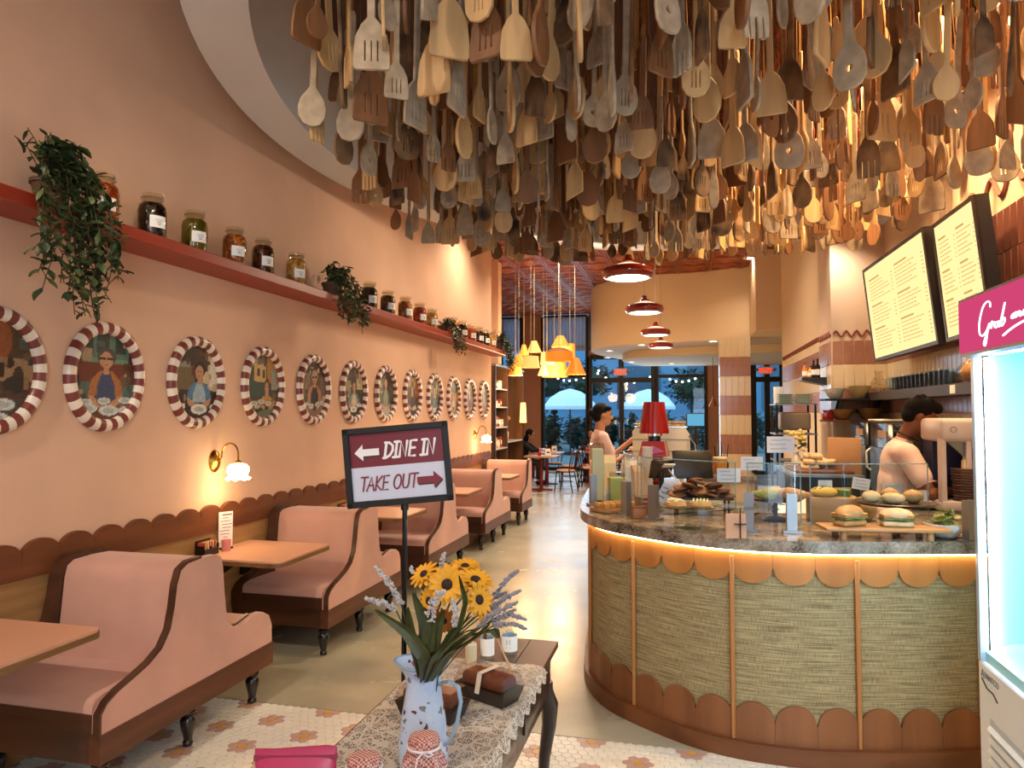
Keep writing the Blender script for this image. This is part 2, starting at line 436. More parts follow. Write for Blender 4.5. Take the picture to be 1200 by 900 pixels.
# striped column
colm = MB(); colm.span((.62, 14.38, 0), (1.18, 14.94, 3.15)); column = struct(colm.build('wall_column', CREAM))
z = 3.15; k = 0
while z > .2:
    m = TCR if k % 2 == 0 else TBR; z0 = max(0, z-.377)
    tile_band(column, (.61, 14.38), (1.19, 14.38), z0, z, 5, m); tile_band(column, (.62, 14.94), (.62, 14.38), z0, z, 5, m)
    z = z0; k += 1

# far window wall
def wx(px): return atY(px, 450, YB).x
def wz(py): return atY(640, py, YB).z
fw = MB()
PIL = mat('brown_plaster', 'b9805f', .85, var=.05, vscale=1.5)
for (a, b, z0, z1) in ((-7.0, wx(587)-.05, 0, CEIL), (wx(611), wx(634), 0, CEIL), (wx(829), wx(881), 0, CEIL), (wx(919), 3.0, 0, CEIL), (wx(881), wx(919), 3.3, CEIL), (wx(690), wx(829), 3.3, CEIL)):
    fw.span((a, YB, z0), (b, YB+.2, z1))
wall_back = struct(fw.build('wall_back', PIL))
def framed(name, x0, x1, z0, z1, bars_x=(), bars_z=(), w=.09, glass_on=True):
    o = MB()
    for x in (x0, x1)+tuple(bars_x): o.span((x-w/2, YB-.03, z0), (x+w/2, YB+.12, z1))
    for zz in (z0, z1)+tuple(bars_z): o.span((x0, YB-.02, zz-w/2), (x1, YB+.11, zz+w/2))
    r = struct(o.build(name, BRONZE, smooth=False))
    g = MB(); xs = sorted((x0, x1)+tuple(bars_x)); zs = sorted((z0, z1)+tuple(bars_z))
    for i in range(len(xs)-1):
        for j in range(len(zs)-1):
            q = MB(); q.span((xs[i]+w/2, YB+.04, zs[j]+w/2), (xs[i+1]-w/2, YB+.05, zs[j+1]-w/2)); q.build('pane', GLASS, r, smooth=False)
    return r
framed('window_1', wx(587), wx(611), .05, 4.5, (), (2.75,))
framed('window_2', wx(636), wx(688), .05, 4.5, (), (2.75, 3.6))
dr = framed('door_1', wx(691), wx(766), .02, 3.3, (wx(728),), (2.62,), w=.14)
framed('window_3', wx(770), wx(827), .05, 3.3, (), (2.72,))
framed('door_2', wx(883), wx(917), .02, 3.3, (wx(899),), (2.6,), w=.14)
for x in (wx(726), wx(731)):
    q = MB(); q.tube([(x, YB-.03, .9), (x, YB-.09, .95), (x, YB-.09, 1.35), (x, YB-.03, 1.4)], .012, 6); q.build('door_pull', STEEL, dr)
SHEER = mat('sheer_curtain', 'c7c6cf', .9, trans=.35)
for ci, (a, b) in enumerate(((wx(587)+.05, wx(611)-.05), (wx(636)+.05, wx(688)-.02), (wx(690), wx(697)))):
    q = MB(); n = 60; vs = []; fs = []
    for i in range(n+1):
        x = lerp(a, b, i/n); y = YB-.09+.025*math.sin(i*1.3)
        vs += [(x, y, 3.48), (x, y, 4.48)]
    for i in range(n): fs.append((2*i, 2*i+2, 2*i+3, 2*i+1))
    q.add(vs, fs); c = q.build('sheer_curtain', SHEER); tag(c, ['pale sheer curtain in the narrow window beside the brown shelf unit', 'wide pale sheer curtain over the dining room window', 'narrow pale sheer curtain strip next to the curved soffit'][ci], 'curtain', 'sheer curtains on the far windows')

# ceiling with pressed tin panels
mb = MB(); mb.span((-7.2, -3.2, CEIL), (3.2, YB+.2, CEIL+.1)); TINB = mat('tin_base', '7a3018', .6, 0)
ceiling = struct(mb.build('ceiling', TINB))
TIN = mat('tin_copper_red', '9a5232', .5, .15, var=.15, vscale=4)
P = .62; q = MB()
q.box((0, 0, -.004), (P-.006, P-.006, .008))
for (s, w, h) in ((.285, .035, .03), (.235, .02, .022), (.2, .012, .016)):
    for sg in (-1, 1):
        q.box((sg*s, 0, -h/2-.008), (w, 2*s+w, h)); q.box((0, sg*s, -h/2-.008), (2*s+w, w, h))
vs = []; fs = []
for i in range(9):
    for j in range(7):
        u, v = i/4-1, j/3-1; vs.append((u*.18, v*.11*max(0, 1-u*u*.8), -.008-.055*max(0, 1-u*u)*max(0, 1-v*v)))
for i in range(8):
    for j in range(6): a = i*7+j; fs.append((a, a+1, a+8, a+7))
q.add(vs, fs); tinmesh = q.mesh('tin_panel', TIN)
def in_soffit(x, y): return y > 15.6 and x > -1.9
for i in range(12):
    for j in range(19):
        x = -5.45+i*P; y = 9.0+j*P
        if x > 1.6 and y < 13: continue
        if in_soffit(x, y) or x > 2.8: continue
        if y < 11.2 and x < WX-.1: continue
        if ((x-.24)/3.6)**2+((y-5.11)/4.2)**2 < 1: continue
        put('tin_panel', tinmesh, ceiling, (x, y, CEIL))
# curved dropped soffit
front = [(2.9, 14.2), (2.3, 14.35), (1.5, 14.6), (.77, 14.78), (0, 14.93), (-.78, 15.12), (-1.3, 15.36), (-1.7, 15.66), (-1.98, 15.98), (-2.15, 16.4), (-2.25, 17.0), (-2.22, 17.8), (-2.05, 18.7), (-1.75, 19.6), (-1.3, 20.45), (2.9, 20.45)]
mb = MB(); mb.prism(front, 3.15, CEIL-.012); soffit = struct(mb.build('ceiling_soffit', CREAM, ang=30))
# lip ring under the soffit, its edge curve seen from below
lip = [(p[0]*.86+.35, (p[1]-17)*.80+17.9, ) for p in front if p[1] < 20]
lip = [p for p in lip if p[1] < 20.3]+[(2.5, 20.3)]
mb = MB(); mb.prism(lip+[(-.9, 20.3)][:0], 2.98, 3.15); struct(mb.build('ceiling_soffit_lip', CREAM, ang=30))
mb = MB(); mb.span((1.19, 13.2, 3.15), (3.0, 14.4, CEIL-.01)); struct(mb.build('ceiling_beam', CREAM))
LENS = emis('downlight_lens', 'fff0d8', 14)
def downlight(x, y, z, r=.09, group='recessed downlights of the curved soffit', lab='small round recessed downlight in the curved cream soffit'):
    t = thing('downlight', lab, 'downlight', (x, y, z), 0, group)
    q = MB(); q.shell([(r*.78, -.002), (r, -.012), (r*1.15, -.008), (r*1.18, 0)], 20); q.build('trim_ring', WHITE, t)
    q = MB(); q.lathe([(r*.8, -.004), (r*.8, 0)], 20); q.build('lens', LENS, t)
for (px, py, zz) in ((714, 411, 3.15), (712, 419, 3.15), (752, 404, 3.15), (740, 424, 2.98), (787, 426, 2.98), (837, 396, 3.15)):
    p = atZ(px, py, zz); 
    if p.y > 20.2: p.y = 20.1
    downlight(p.x, max(p.y, 15.3 if px < 837 else 15.0), zz)
downlight(1.17, 13.75, CEIL-.03, .13, 'recessed downlights of the tin ceiling', 'round recessed downlight in the red tin ceiling')
downlight(-2.2, 12.4, CEIL-.03, .1, 'recessed downlights of the tin ceiling', 'round recessed downlight in the red tin ceiling')
# oval drum with the recess for the utensils
OC = (.24, 5.11); NSEG = 128
def oval(a, b, t): return (min(RX-.005, OC[0]+a*math.cos(t)), OC[1]+b*math.sin(t))
ZR = 3.7
vs = []; fs = []
for i in range(NSEG):
    t = 2*PI*i/NSEG
    for (a, b, z) in ((3.21, 3.86, CEIL), (3.21, 3.86, ZR+.0), (2.9, 3.52, ZR), (2.9, 3.52, CEIL)):
        p = oval(a, b, t); vs.append((p[0], p[1], z))
for i in range(NSEG):
    j = (i+1) % NSEG
    for k in range(3):
        f = (i*4+k, i*4+k+1, j*4+k+1, j*4+k)
        if not all(vs[a][0] > RX-.01 for a in f): fs.append(f)
mb = MB(); mb.add(vs, fs); struct(mb.build('ceiling_oval_drum', WHITEP, ang=30))
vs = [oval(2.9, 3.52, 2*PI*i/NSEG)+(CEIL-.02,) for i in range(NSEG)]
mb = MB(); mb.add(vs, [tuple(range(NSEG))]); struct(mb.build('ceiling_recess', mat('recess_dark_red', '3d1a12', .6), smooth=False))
# shopfront behind the camera
mb = MB(); mb.span((-3.4, -3.3, 0), (.2, -3.1, CEIL)); mb.span((.2, -3.3, 3.7), (2.2, -3.1, CEIL)); struct(mb.build('wall_shopfront', PLASTER2))
mb = MB()
for x in (.25, 1.1, 2.0): mb.span((x-.05, -3.25, 0), (x+.05, -3.13, 3.7))
for z in (.05, 2.6, 3.68): mb.span((.25, -3.24, z-.05), (2, -3.14, z+.05))
wf = struct(mb.build('window_4', BRONZE, smooth=False))
for x in (.25, 1.1):
    for (z0, z1) in ((.1, 2.55), (2.65, 3.63)):
        q = MB(); q.span((x+.05, -3.2, z0), (x+(.8 if x < .5 else .85), -3.19, z1)); q.build('pane', GLASS, wf, smooth=False)
# ================================================================== LEFT WALL
ORD = ['first', 'second', 'third', 'fourth', 'fifth', 'sixth', 'seventh', 'eighth', 'ninth', 'tenth', 'eleventh', 'twelfth', 'thirteenth', 'fourteenth', 'fifteenth', 'sixteenth', 'seventeenth', 'eighteenth']
SH0, SH1 = 2.64, 2.71
mb = MB(); mb.rbox((WX+.14, 6.1, (SH0+SH1)/2), (.28, 11.0, SH1-SH0), .006, seg=1)
shelf = mb.build('wall_shelf', REDP); tag(shelf, 'long brick red shelf along the pink wall carrying jars and plants', 'shelf')
# ---- jars
def speck(name, c1, c2, c3, sc):
    m, N, L, b = nodes(name)
    tc = N.new('ShaderNodeTexCoord'); v = N.new('ShaderNodeTexVoronoi'); v.inputs['Scale'].default_value = sc; L.new(tc.outputs['Object'], v.inputs[0])
    r = N.new('ShaderNodeValToRGB'); L.new(v.outputs['Color'], r.inputs[0])
    r.color_ramp.elements[0].color = lin(c1); r.color_ramp.elements[0].position = .2
    r.color_ramp.elements[1].color = lin(c2); r.color_ramp.elements[1].position = .75
    e = r.color_ramp.elements.new(.5); e.color = lin(c3)
    L.new(r.outputs[0], b.inputs['Base Color']); b.inputs['Roughness'].default_value = .25
    bp = N.new('ShaderNodeBump'); bp.inputs['Strength'].default_value = .6; bp.inputs['Distance'].default_value = .01; bp.invert = True
    L.new(v.outputs['Distance'], bp.inputs['Height']); L.new(bp.outputs[0], b.inputs['Normal'])
    return m
JC = {'orange': speck('preserve_orange', '7a2a0a', 'c2571a', '963a0e', 30), 'black': speck('preserve_black', '0b0607', '1c0d10', '120809', 30),
      'olive': speck('preserve_pickle', '3c3a10', '8a6a1a', '55501a', 16), 'rust': speck('preserve_rust', '8a3c12', 'c97a35', '5a1f08', 45),
      'plum': speck('preserve_plum', '1d0a08', '5a2316', '32120c', 34), 'gold': speck('preserve_gold', 'b5803a', 'd8b070', '9a6428', 36),
      'red': speck('preserve_red', '8a1a10', 'c2402a', '6a120a', 40)}
JNAME = {'orange': 'orange peppers', 'black': 'near black fruit', 'olive': 'whole green pickles in amber brine', 'rust': 'rust coloured dried fruit', 'plum': 'dark red plums', 'gold': 'golden pale fruit', 'red': 'bright red fruit'}
JG = glass('jar_glass', 'f6f4ea')
def jar_meshes():
    g = MB(); g.lathe([(.072, 0), (.08, .012), (.081, .17), (.074, .2), (.055, .222), (.053, .235), (.06, .238), (.06, .25), (.05, .25), (.05, .225), (.07, .2), (.076, .17), (.076, .015), (.0, .012)], 24)
    c = MB(); c.lathe([(.0, .014), (.074, .016), (.0745, .17), (.068, .198), (.05, .215), (0, .216)], 24)
    l = MB(); l.lathe([(.058, .25), (.06, .256), (.056, .268), (.03, .276), (0, .277)], 24)
    w = MB(); w.tube([(.061*math.cos(a), .061*math.sin(a), .24) for a in [2*PI*i/20 for i in range(20)]], .0025, 5, closed=True); w.tube([(.06, 0, .24), (.075, 0, .252), (.07, 0, .27)], .0025, 5)
    b = MB(); vs = []; n = 8
    for i in range(n+1):
        a = -.15+(i/n)*1.15; vs += [(.0822*math.cos(a), .0822*math.sin(a), .06), (.0822*math.cos(a), .0822*math.sin(a), .13)]
    b.add(vs, [(2*i, 2*i+2, 2*i+3, 2*i+1) for i in range(n)])
    s = MB()
    for r_, (z0, a0, a1) in enumerate(((.105, .2, .75), (.092, .3, .65), (.08, .35, .6))):
        pts = [(.0826*math.cos(a), .0826*math.sin(a), z0+.004*math.sin(i*2.2)) for i, a in enumerate([a0+(a1-a0)*k/14 for k in range(15)])]
        s.tube(pts, .0009, 4)
    return g, c, l, w, b, s
jg, jc, jl, jw, jb, js = jar_meshes()
JMESH = dict(glass=jg.mesh('glass_body', JG), lid=jl.mesh('lid', JG), wire=jw.mesh('wire_clamp', STEEL), label=jb.mesh('paper_label', PAPER), scrib=js.mesh('handwriting', INK))
JCON = {k: jc.mesh('contents', m) for k, m in JC.items()}
jars = [(3.13, 'orange'), (3.49, 'black'), (3.86, 'olive'), (4.27, 'rust'), (4.61, 'plum'), (5.07, 'gold'), (6.42, 'black'), (6.86, 'plum'), (7.33, 'rust'), (7.77, 'red'), (8.17, 'gold'), (8.98, 'rust'), (9.38, 'black'), (9.8, 'orange'), (10.19, 'plum'), (10.53, 'black'), (10.9, 'gold')]
for i, (y, k) in enumerate(jars):
    t = thing('preserve_jar', '%s glass jar along the red shelf, holding %s' % (ORD[i], JNAME[k]), 'jar', (WX+.155, y, SH1), random.uniform(-.12, .12), 'jars on the red wall shelf')
    sc = 1.0 if i < 12 else .97
    t.scale = (sc, sc, random.uniform(.97, 1.03))
    gb = put('glass_body', JMESH['glass'], t); put('contents', JCON[k], t); put('lid', JMESH['lid'], t); put('wire_clamp', JMESH['wire'], t)
    lb = put('paper_label', JMESH['label'], t, rot=(0, 0, -.95)); put('handwriting', JMESH['scrib'], lb)
# ---- plants
LEAF1 = mat('leaf_green', '3c4a24', .45, var=.35, vscale=30); LEAF2 = mat('leaf_dark_green', '25371c', .45, var=.3, vscale=30); LEAF3 = mat('leaf_pale_green', '5f6a3c', .5, var=.3, vscale=30)
POTM = mat('clay_pot', '5a4030', .7)
STEMM = mat('vine_stem', '3c3a1c', .6)
def leaf_mb(L=1, W=.6):
    q = MB(); vs = []; fs = []
    prof = [(0, .0), (.18, .55), (.42, 1), (.7, .72), (1, 0)]
    for (t, w) in prof: vs += [(-w*W/2*L, t*L, -.12*L*t*t+.06*L), (0, t*L, -.2*L*t*t), (w*W/2*L, t*L, -.12*L*t*t+.06*L)]
    for i in range(4):
        a = i*3; fs += [(a, a+1, a+4, a+3), (a+1, a+2, a+5, a+4)]
    q.add(vs, fs); return q
LEAFMB = leaf_mb()
LFM = [LEAFMB.mesh('leaf', m) for m in (LEAF1, LEAF2, LEAF3)]
def leaf_matrix(p, d, s):
    d = Vector(d).normalized(); x = d.cross(Vector((0, 0, 1)))
    if x.length < .1: x = Vector((1, 0, 0))
    x.normalize(); x = (x+Vector((random.uniform(-.5, .5), random.uniform(-.5, .5), random.uniform(-.4, .4)))).normalized()
    z = x.cross(d).normalized(); x = d.cross(z)
    return frameM(p, x*s, d*s, z*s)
def trailing(y, spread, drop, nv, lab, single, ls=.05, up=.16, over=.3, pot=.1):
    t = thing('trailing_plant', lab, 'plant', (WX+.15, y, SH1), 0, 'potted plants on the red wall shelf')
    q = MB(); q.lathe([(pot*.62, 0), (pot*.9, pot*1.1), (pot*.98, pot*1.12), (pot*.98, pot*1.3), (pot*.86, pot*1.3), (pot*.8, pot*1.0), (0, pot*.98)], 18); q.build('pot', POTM, t)
    fol = MB(); rnd = random.Random(int(y*100))
    for v in range(nv):
        a = rnd.uniform(-1, 1); hang = v < nv*.72
        st = Vector((rnd.uniform(-.04, .05), rnd.uniform(-.05, .05), pot*1.2))
        if hang:
            fx = rnd.uniform(.14, .14+over*.35); dy = a*spread; dr = drop*rnd.uniform(.45, 1)*(1-.25*abs(a))
            pts = [st, st+Vector((.05, dy*.4, up*rnd.uniform(.2, 1))), Vector((fx*.85, dy*.8, up*.55)), Vector((fx+.01, dy, -.06))]
            n = 5
            for i in range(1, n+1): pts.append(Vector((fx+.02+rnd.uniform(-.015, .03), dy+rnd.uniform(-.03, .03), -.06-dr*i/n)))
        else:
            an = rnd.uniform(0, 2*PI); rr = rnd.uniform(.04, .16)
            pts = [st, st+Vector((math.cos(an)*rr*.3, math.sin(an)*rr*.6, up*.6)), st+Vector((max(-.1, math.cos(an)*rr), math.sin(an)*rr, up*rnd.uniform(.5, 1.1)))]
        sv = MB(); sv.tube(pts, .0022, 5); vo = sv.build('vine', STEMM, t)
        L = [0]
        for i in range(1, len(pts)): L.append(L[-1]+(pts[i]-pts[i-1]).length)
        nl = int(L[-1]/ls*1.25)+3
        for k in range(nl):
            s = L[-1]*(k+.6)/nl
            i = max(j for j in range(len(pts)-1) if L[j] <= s); f = (s-L[i])/max(1e-6, L[i+1]-L[i]); p = pts[i].lerp(pts[i+1], f)
            d = Vector((rnd.uniform(-.3, 1), rnd.uniform(-1, 1), rnd.uniform(-.9, .5))); size = ls*rnd.uniform(.75, 1.25)
            M = leaf_matrix(p, d, size)
            if single and single[0] > 0:
                single[0] -= 1; o = put('leaf', LFM[rnd.choice((0, 0, 1, 1, 2))], vo); o.matrix_local = M
            else: fol.add(LEAFMB.v, LEAFMB.f, rnd.choice((0, 0, 1, 2)), M)
    if fol.v:
        o = fol.build('foliage', [LEAF1, LEAF2, LEAF3], t); o['kind'] = 'stuff'
trailing(2.82, .25, .52, 46, 'bushy ivy trailing far below the red shelf in front of the first jars', [300], .066, .22, .3)
trailing(5.68, .18, .24, 26, 'leafy potted plant sprawling over the red shelf beside the golden jar', None, .055, .2, .3, .1)
trailing(8.62, .12, .26, 22, 'small round trailing plant between two jars on the red shelf', None, .045, .12, .25, .08)
trailing(11.35, .16, .3, 26, 'tall bushy plant at the dining room end of the red shelf', None, .055, .22, .3, .1)
# ---- oval pictures
FRW = mat('frame_white_gloss', 'e9ddcc', .3); FRM = mat('frame_maroon_gloss', '7d3b34', .3)
PRINT = vcol('picture_print', .5)
def inpoly(x, y, P):
    c = False; j = len(P)-1
    for i in range(len(P)):
        if (P[i][1] > y) != (P[j][1] > y) and x < (P[j][0]-P[i][0])*(y-P[i][1])/(P[j][1]-P[i][1])+P[i][0]: c = not c
        j = i
    return c
def painted(name, shapes, base, nx, ny, w, h, parent, jit=.12, seed=1):
    rnd = random.Random(seed); vs = []; fs = []; col = []
    sh = [(s[0], s[1], lin(s[2])) for s in shapes]; bc = lin(base)
    for j in range(ny+1):
        for i in range(nx+1):
            u = 2*i/nx-1; v = 2*j/ny-1; r = math.hypot(u, v)
            vs.append((0, u*w/2, v*h/2)); c = bc
            for (k, a, cc) in sh:
                if k == 'r' and a[0] <= u <= a[2] and a[1] <= v <= a[3]: c = cc
                elif k == 'e' and ((u-a[0])/a[2])**2+((v-a[1])/a[3])**2 <= 1: c = cc
                elif k == 'p' and inpoly(u, v, a): c = cc
            g = 1+rnd.uniform(-jit, jit); col += [c[0]*g, c[1]*g, c[2]*g, 1]
    for j in range(ny):
        for i in range(nx):
            u = 2*(i+.5)/nx-1; v = 2*(j+.5)/ny-1
            if u*u+v*v < 1.03: a = j*(nx+1)+i; fs.append((a, a+1, a+nx+2, a+nx+1))
    me = bpy.data.meshes.new(name); me.from_pydata(vs, [], fs); me.materials.append(PRINT)
    at = me.color_attributes.new('Col', 'FLOAT_COLOR', 'POINT'); at.data.foreach_set('color', col)
    return put(name, me, parent)
SK = 'b98a68'
def cook(x, hy, hw, hair, shirt, apron, skin=SK, glasses=False, lean=0):
    return [(k, (tuple((x+(p[0]-x)*1.25, p[1]) for p in a) if k == 'p' else ((x+(a[0]-x)*1.25, a[1], a[2]*1.22, a[3]*1.05) if k == 'e' else (x+(a[0]-x)*1.25, a[1], x+(a[2]-x)*1.25, a[3]))), c) for (k, a, c) in cook0(x, hy, hw, hair, shirt, apron, skin, glasses)]
def clutter(seed, n=46):
    r = random.Random(seed); P_ = ['2a1c14', '4a3424', '6a5038', '8a6a48', '3a3a34', 'a08a68', '1c1612', '5a2c1c', 'c0b090', '48564a']; o_ = []
    for i in range(n):
        x, y = r.uniform(-1, 1), r.uniform(-.6, .95); w, h = r.uniform(.03, .16), r.uniform(.03, .14); c = r.choice(P_)
        o_.append(('e', (x, y, w*.7, h*.7), c) if r.random() < .45 else ('r', (x-w, y-h, x+w, y+h), c))
    return o_
def cook0(x, hy, hw, hair, shirt, apron, skin=SK, glasses=False):
    s = [('p', [(x-.42, -.42), (x-.36, hy-.45), (x-.16, hy-.27), (x+.16, hy-.27), (x+.36, hy-.45), (x+.42, -.42)], shirt),
         ('p', [(x-.24, -.5), (x-.2, hy-.55), (x-.1, hy-.3), (x+.1, hy-.3), (x+.2, hy-.55), (x+.24, -.5)], apron),
         ('r', (x-.07, hy-.34, x+.07, hy-.1), skin), ('e', (x+.01, hy+.04, hw*1.15, .2), hair), ('e', (x, hy-.03, hw*.85, .17), skin),
         ('p', [(x-.42, -.4), (x-.3, -.42), (x-.06, -.6), (x-.12, -.68), (x-.36, -.58)], skin), ('p', [(x+.42, -.4), (x+.3, -.42), (x+.06, -.58), (x+.14, -.68), (x+.36, -.56)], skin)]
    if glasses: s += [('r', (x-hw*.75, hy-.03, x-.015, hy+.04), '140c0a'), ('r', (x+.015, hy-.03, x+hw*.75, hy+.04), '140c0a')]
    else: s += [('e', (x-.05, hy, .025, .012), '20120c'), ('e', (x+.05, hy, .025, .012), '20120c')]
    s += [('r', (x-.04, hy-.135, x+.04, hy-.12), '8a3a30')]
    return s
def plates(L, c='c9ccc4'): return [q for (x, y, r) in L for q in (('e', (x, y-.015, r*1.05, r*.42), '3a3634'), ('e', (x, y, r, r*.38), c), ('e', (x, y, r*.6, r*.2), 'a9aca4'))]
PICS = [
 ('oval striped frame holding a picture of white sleeved cook and dark pots', '4a3424', [('r', (-1, .2, .3, 1), '3a2416'), ('e', (.15, .55, .25, .35), '8a4a22'), ('r', (.1, -.2, 1, .25), '9a7a58'), ('e', (.35, .15, .1, .1), '2a1c14'), ('e', (.55, -.1, .12, .2), '3a2a20'), ('e', (.5, -.25, .3, .16), '2c2724'), ('p', [(-1, -.5), (-.6, .4), (-.05, .3), (.1, -.1), (.0, -.5)], 'd5cdc8'), ('r', (-1, -1, 1, -.5), '4a4036')]+plates([(.2, -.62, .3), (-.3, -.75, .28), (.1, -.85, .25)])),
 ('oval striped frame holding a picture of grey haired cook in sunglasses and floral blouse', '3d2a22', [('r', (-1, .35, 1, 1), '52705f'), ('r', (-.75, .45, -.4, .92), '2b3a34'), ('r', (-.3, .5, .08, .95), '2b3a34'), ('r', (.28, .5, .62, .92), '2b3a34'), ('r', (-1, .3, 1, .38), '6a8674'), ('r', (-1, -.15, 1, .3), '6b3220'), ('r', (-1, -.45, -.45, -.12), '4f5f58'), ('r', (.45, -.5, 1, -.15), '4d6a66'), ('r', (-1, -1, 1, -.5), '6b3824')]+cook(0, .38, .2, '4a423e', 'a86a38', '3d4666', glasses=True)+plates([(-.6, -.55, .2), (-.05, -.52, .2), (.6, -.5, .2), (-.5, -.68, .26), (.1, -.72, .3), (.65, -.72, .26)])),
 ('oval striped frame holding a picture of dark haired cook in blue shirt and pale apron', '2e241c', [('r', (.25, -.2, 1, .7), 'c9b48e'), ('r', (.55, -.1, 1, .6), 'd9d3c0'), ('r', (-.1, .3, .45, 1), '3c2418'), ('r', (-1, -.2, -.1, .4), '6a583c'), ('r', (-.8, .35, -.3, .5), '8a8270'), ('r', (-1, -.75, 1, -.3), '1e1a18'), ('r', (-1, -1, 1, -.7), '3a241a')]+cook(.1, .28, .17, '1c120e', '4a78a0', '9ab0b8')+plates([(-.7, -.62, .22), (.1, -.68, .34), (.75, -.62, .2)], 'e0dccf')),
 ('oval striped frame holding a picture of green kitchen with cream cupboard', '3a3d2e', [('r', (-1, .6, 1, 1), '6a5a44'), ('p', [(-.5, .15), (-.5, .65), (.15, .58), (.15, .05)], 'c8a768'), ('r', (-.35, .3, -.2, .5), '3a2c1c'), ('r', (-.05, .25, .07, .48), '3a2c1c'), ('r', (.2, .1, 1, .9), 'a87a3a'), ('r', (.45, -.1, .75, .5), '8f9488'), ('r', (-1, -.3, .1, .12), '2f4a3c'), ('r', (-1, -.75, 1, -.4), '352418'), ('p', [(-.5, -1), (-.3, -.75), (.6, -.6), (.8, -1)], '6a7258')]+cook(.2, -.02, .11, '4a2416', 'c09048', 'b8843c')+plates([(-.5, -.5, .2), (-.1, -.45, .2), (.3, -.5, .2), (-.35, -.6, .15)], 'cfc8b0')),
 ('oval striped frame holding a picture of cook in sunglasses and black patterned dress', '5a4030', [('r', (-1, .5, 1, 1), '3a1612'), ('r', (-1, -.2, -.3, .5), '7a6248'), ('r', (.4, -.2, 1, .4), '6a5a48'), ('r', (-1, -1, 1, -.5), '8a6a58')]+cook(.05, .4, .16, 'a08a70', 'b07a58', '1d1a1e', glasses=True)+plates([(-.55, -.5, .18), (-.2, -.55, .2), (.3, -.5, .22), (.6, -.45, .18)])),
 ('oval striped frame holding a picture of young cook in teal shirt and cream apron', '3a3326', [('r', (.3, .1, .8, .9), 'b9ae80'), ('r', (-.9, -.1, -.3, .4), '8a7a4c'), ('r', (-1, -1, 1, -.5), '27221e')]+cook(.05, .2, .14, '2c1a12', '5a8694', 'c8b894')+plates([(0, -.65, .3), (.5, -.5, .2), (-.5, -.8, .2)], 'e0e0dc')),
 ('oval striped frame holding a picture of cook with striped scarf over a patterned cloth', '2a2722', [('r', (-.8, -.4, -.2, .6), '6a6a50'), ('r', (.3, -.2, .9, .5), '4a4030'), ('r', (-1, -1, 1, -.45), 'b0aca0')]+cook(0, .45, .15, '241a14', '4a5a58', '8a8a70')),
 ('oval striped frame holding a picture of brown kitchen with seated cook', '54402c', [('r', (-.6, .3, .4, .8), '9a8254'), ('r', (.4, -.1, 1, .6), '8a4a2a'), ('r', (-1, -1, 1, -.5), '3a2a20')]+cook(0, .25, .14, '3a241a', '4a3a34', '2c2420')+plates([(.3, -.6, .25)])),
 ('oval striped frame holding a picture of cook in navy dress beside pale window', '2c2a22', [('r', (.2, .1, .8, .8), 'a09a7c'), ('r', (-.8, -.3, -.2, .4), '5a6048'), ('r', (-1, -1, 1, -.55), '2a2c30')]+cook(0, .3, .14, '1c1612', '3c4656', '5a6a76')+plates([(0, -.65, .3)])),
 ('oval striped frame holding a picture of cook in front of amber wall', '6a4a24', [('r', (-1, .3, 1, 1), '4a5a44'), ('r', (-1, -.2, 1, .3), 'b07a34'), ('r', (-1, -1, 1, -.6), '8a8666')]+cook(0, .15, .13, '3a2216', 'a88a64', 'c0a888')),
 ('oval striped frame holding a picture of cook in mauve against dark cupboards', '2a221e', [('r', (.3, -.4, .9, .1), '8a6a48'), ('r', (-1, -1, 1, -.5), '6a3a34')]+cook(0, .3, .14, '201612', '6a5058', '4a3a40')),
 ('oval striped frame nearest the dining room holding a picture of tan kitchen', '6a4a30', [('r', (.2, 0, 1, 1), '2c241c'), ('r', (-1, -1, 1, -.5), '9a6a48')]+cook(0, .2, .13, '2a1c14', 'a07a58', '8a6a54')),
]
FW_, FH_ = .56, .62
q = MB(); NS = 152; per = 4; prof = [(-.002, 0), (.004, .024), (.02, .036), (.042, .038), (.062, .028), (.07, .008), (.07, 0)]
vs = []; fs = []; mi = []
for i in range(NS):
    t = 2*PI*i/NS; cx, cy = math.cos(t), math.sin(t)
    for (d, x) in prof: vs.append((x, cx*(FW_/2-d), cy*(FH_/2-d)))
np_ = len(prof)
for i in range(NS):
    j = (i+1) % NS
    for k in range(np_-1): fs.append((i*np_+k, j*np_+k, j*np_+k+1, i*np_+k+1)); mi.append((i//per) % 2)
q.v = vs; q.f = fs; q.m = mi
ovalmesh = q.mesh('striped_rim', [FRW, FRM], ang=50)
for i, (lab, base, shp) in enumerate(PICS):
    y = 3.33+.765*(i-1) if i else 2.66
    t = thing('oval_picture', lab, 'picture', (WX+.004, y, 1.9), 0, 'oval pictures along the pink wall')
    put('striped_rim', ovalmesh, t)
    nx = 64 if i < 4 else (40 if i < 7 else 26)
    kk = next((n_ for n_, q_ in enumerate(shp) if q_[0] == 'p'), 3); pc = painted('printed_picture', shp[:kk]+clutter(i, 40)+shp[:1]*0+shp[kk:], base, nx, int(nx*1.3), FW_-.09, FH_-.09, t, .22, seed=i); pc.location = (.006, 0, 0)
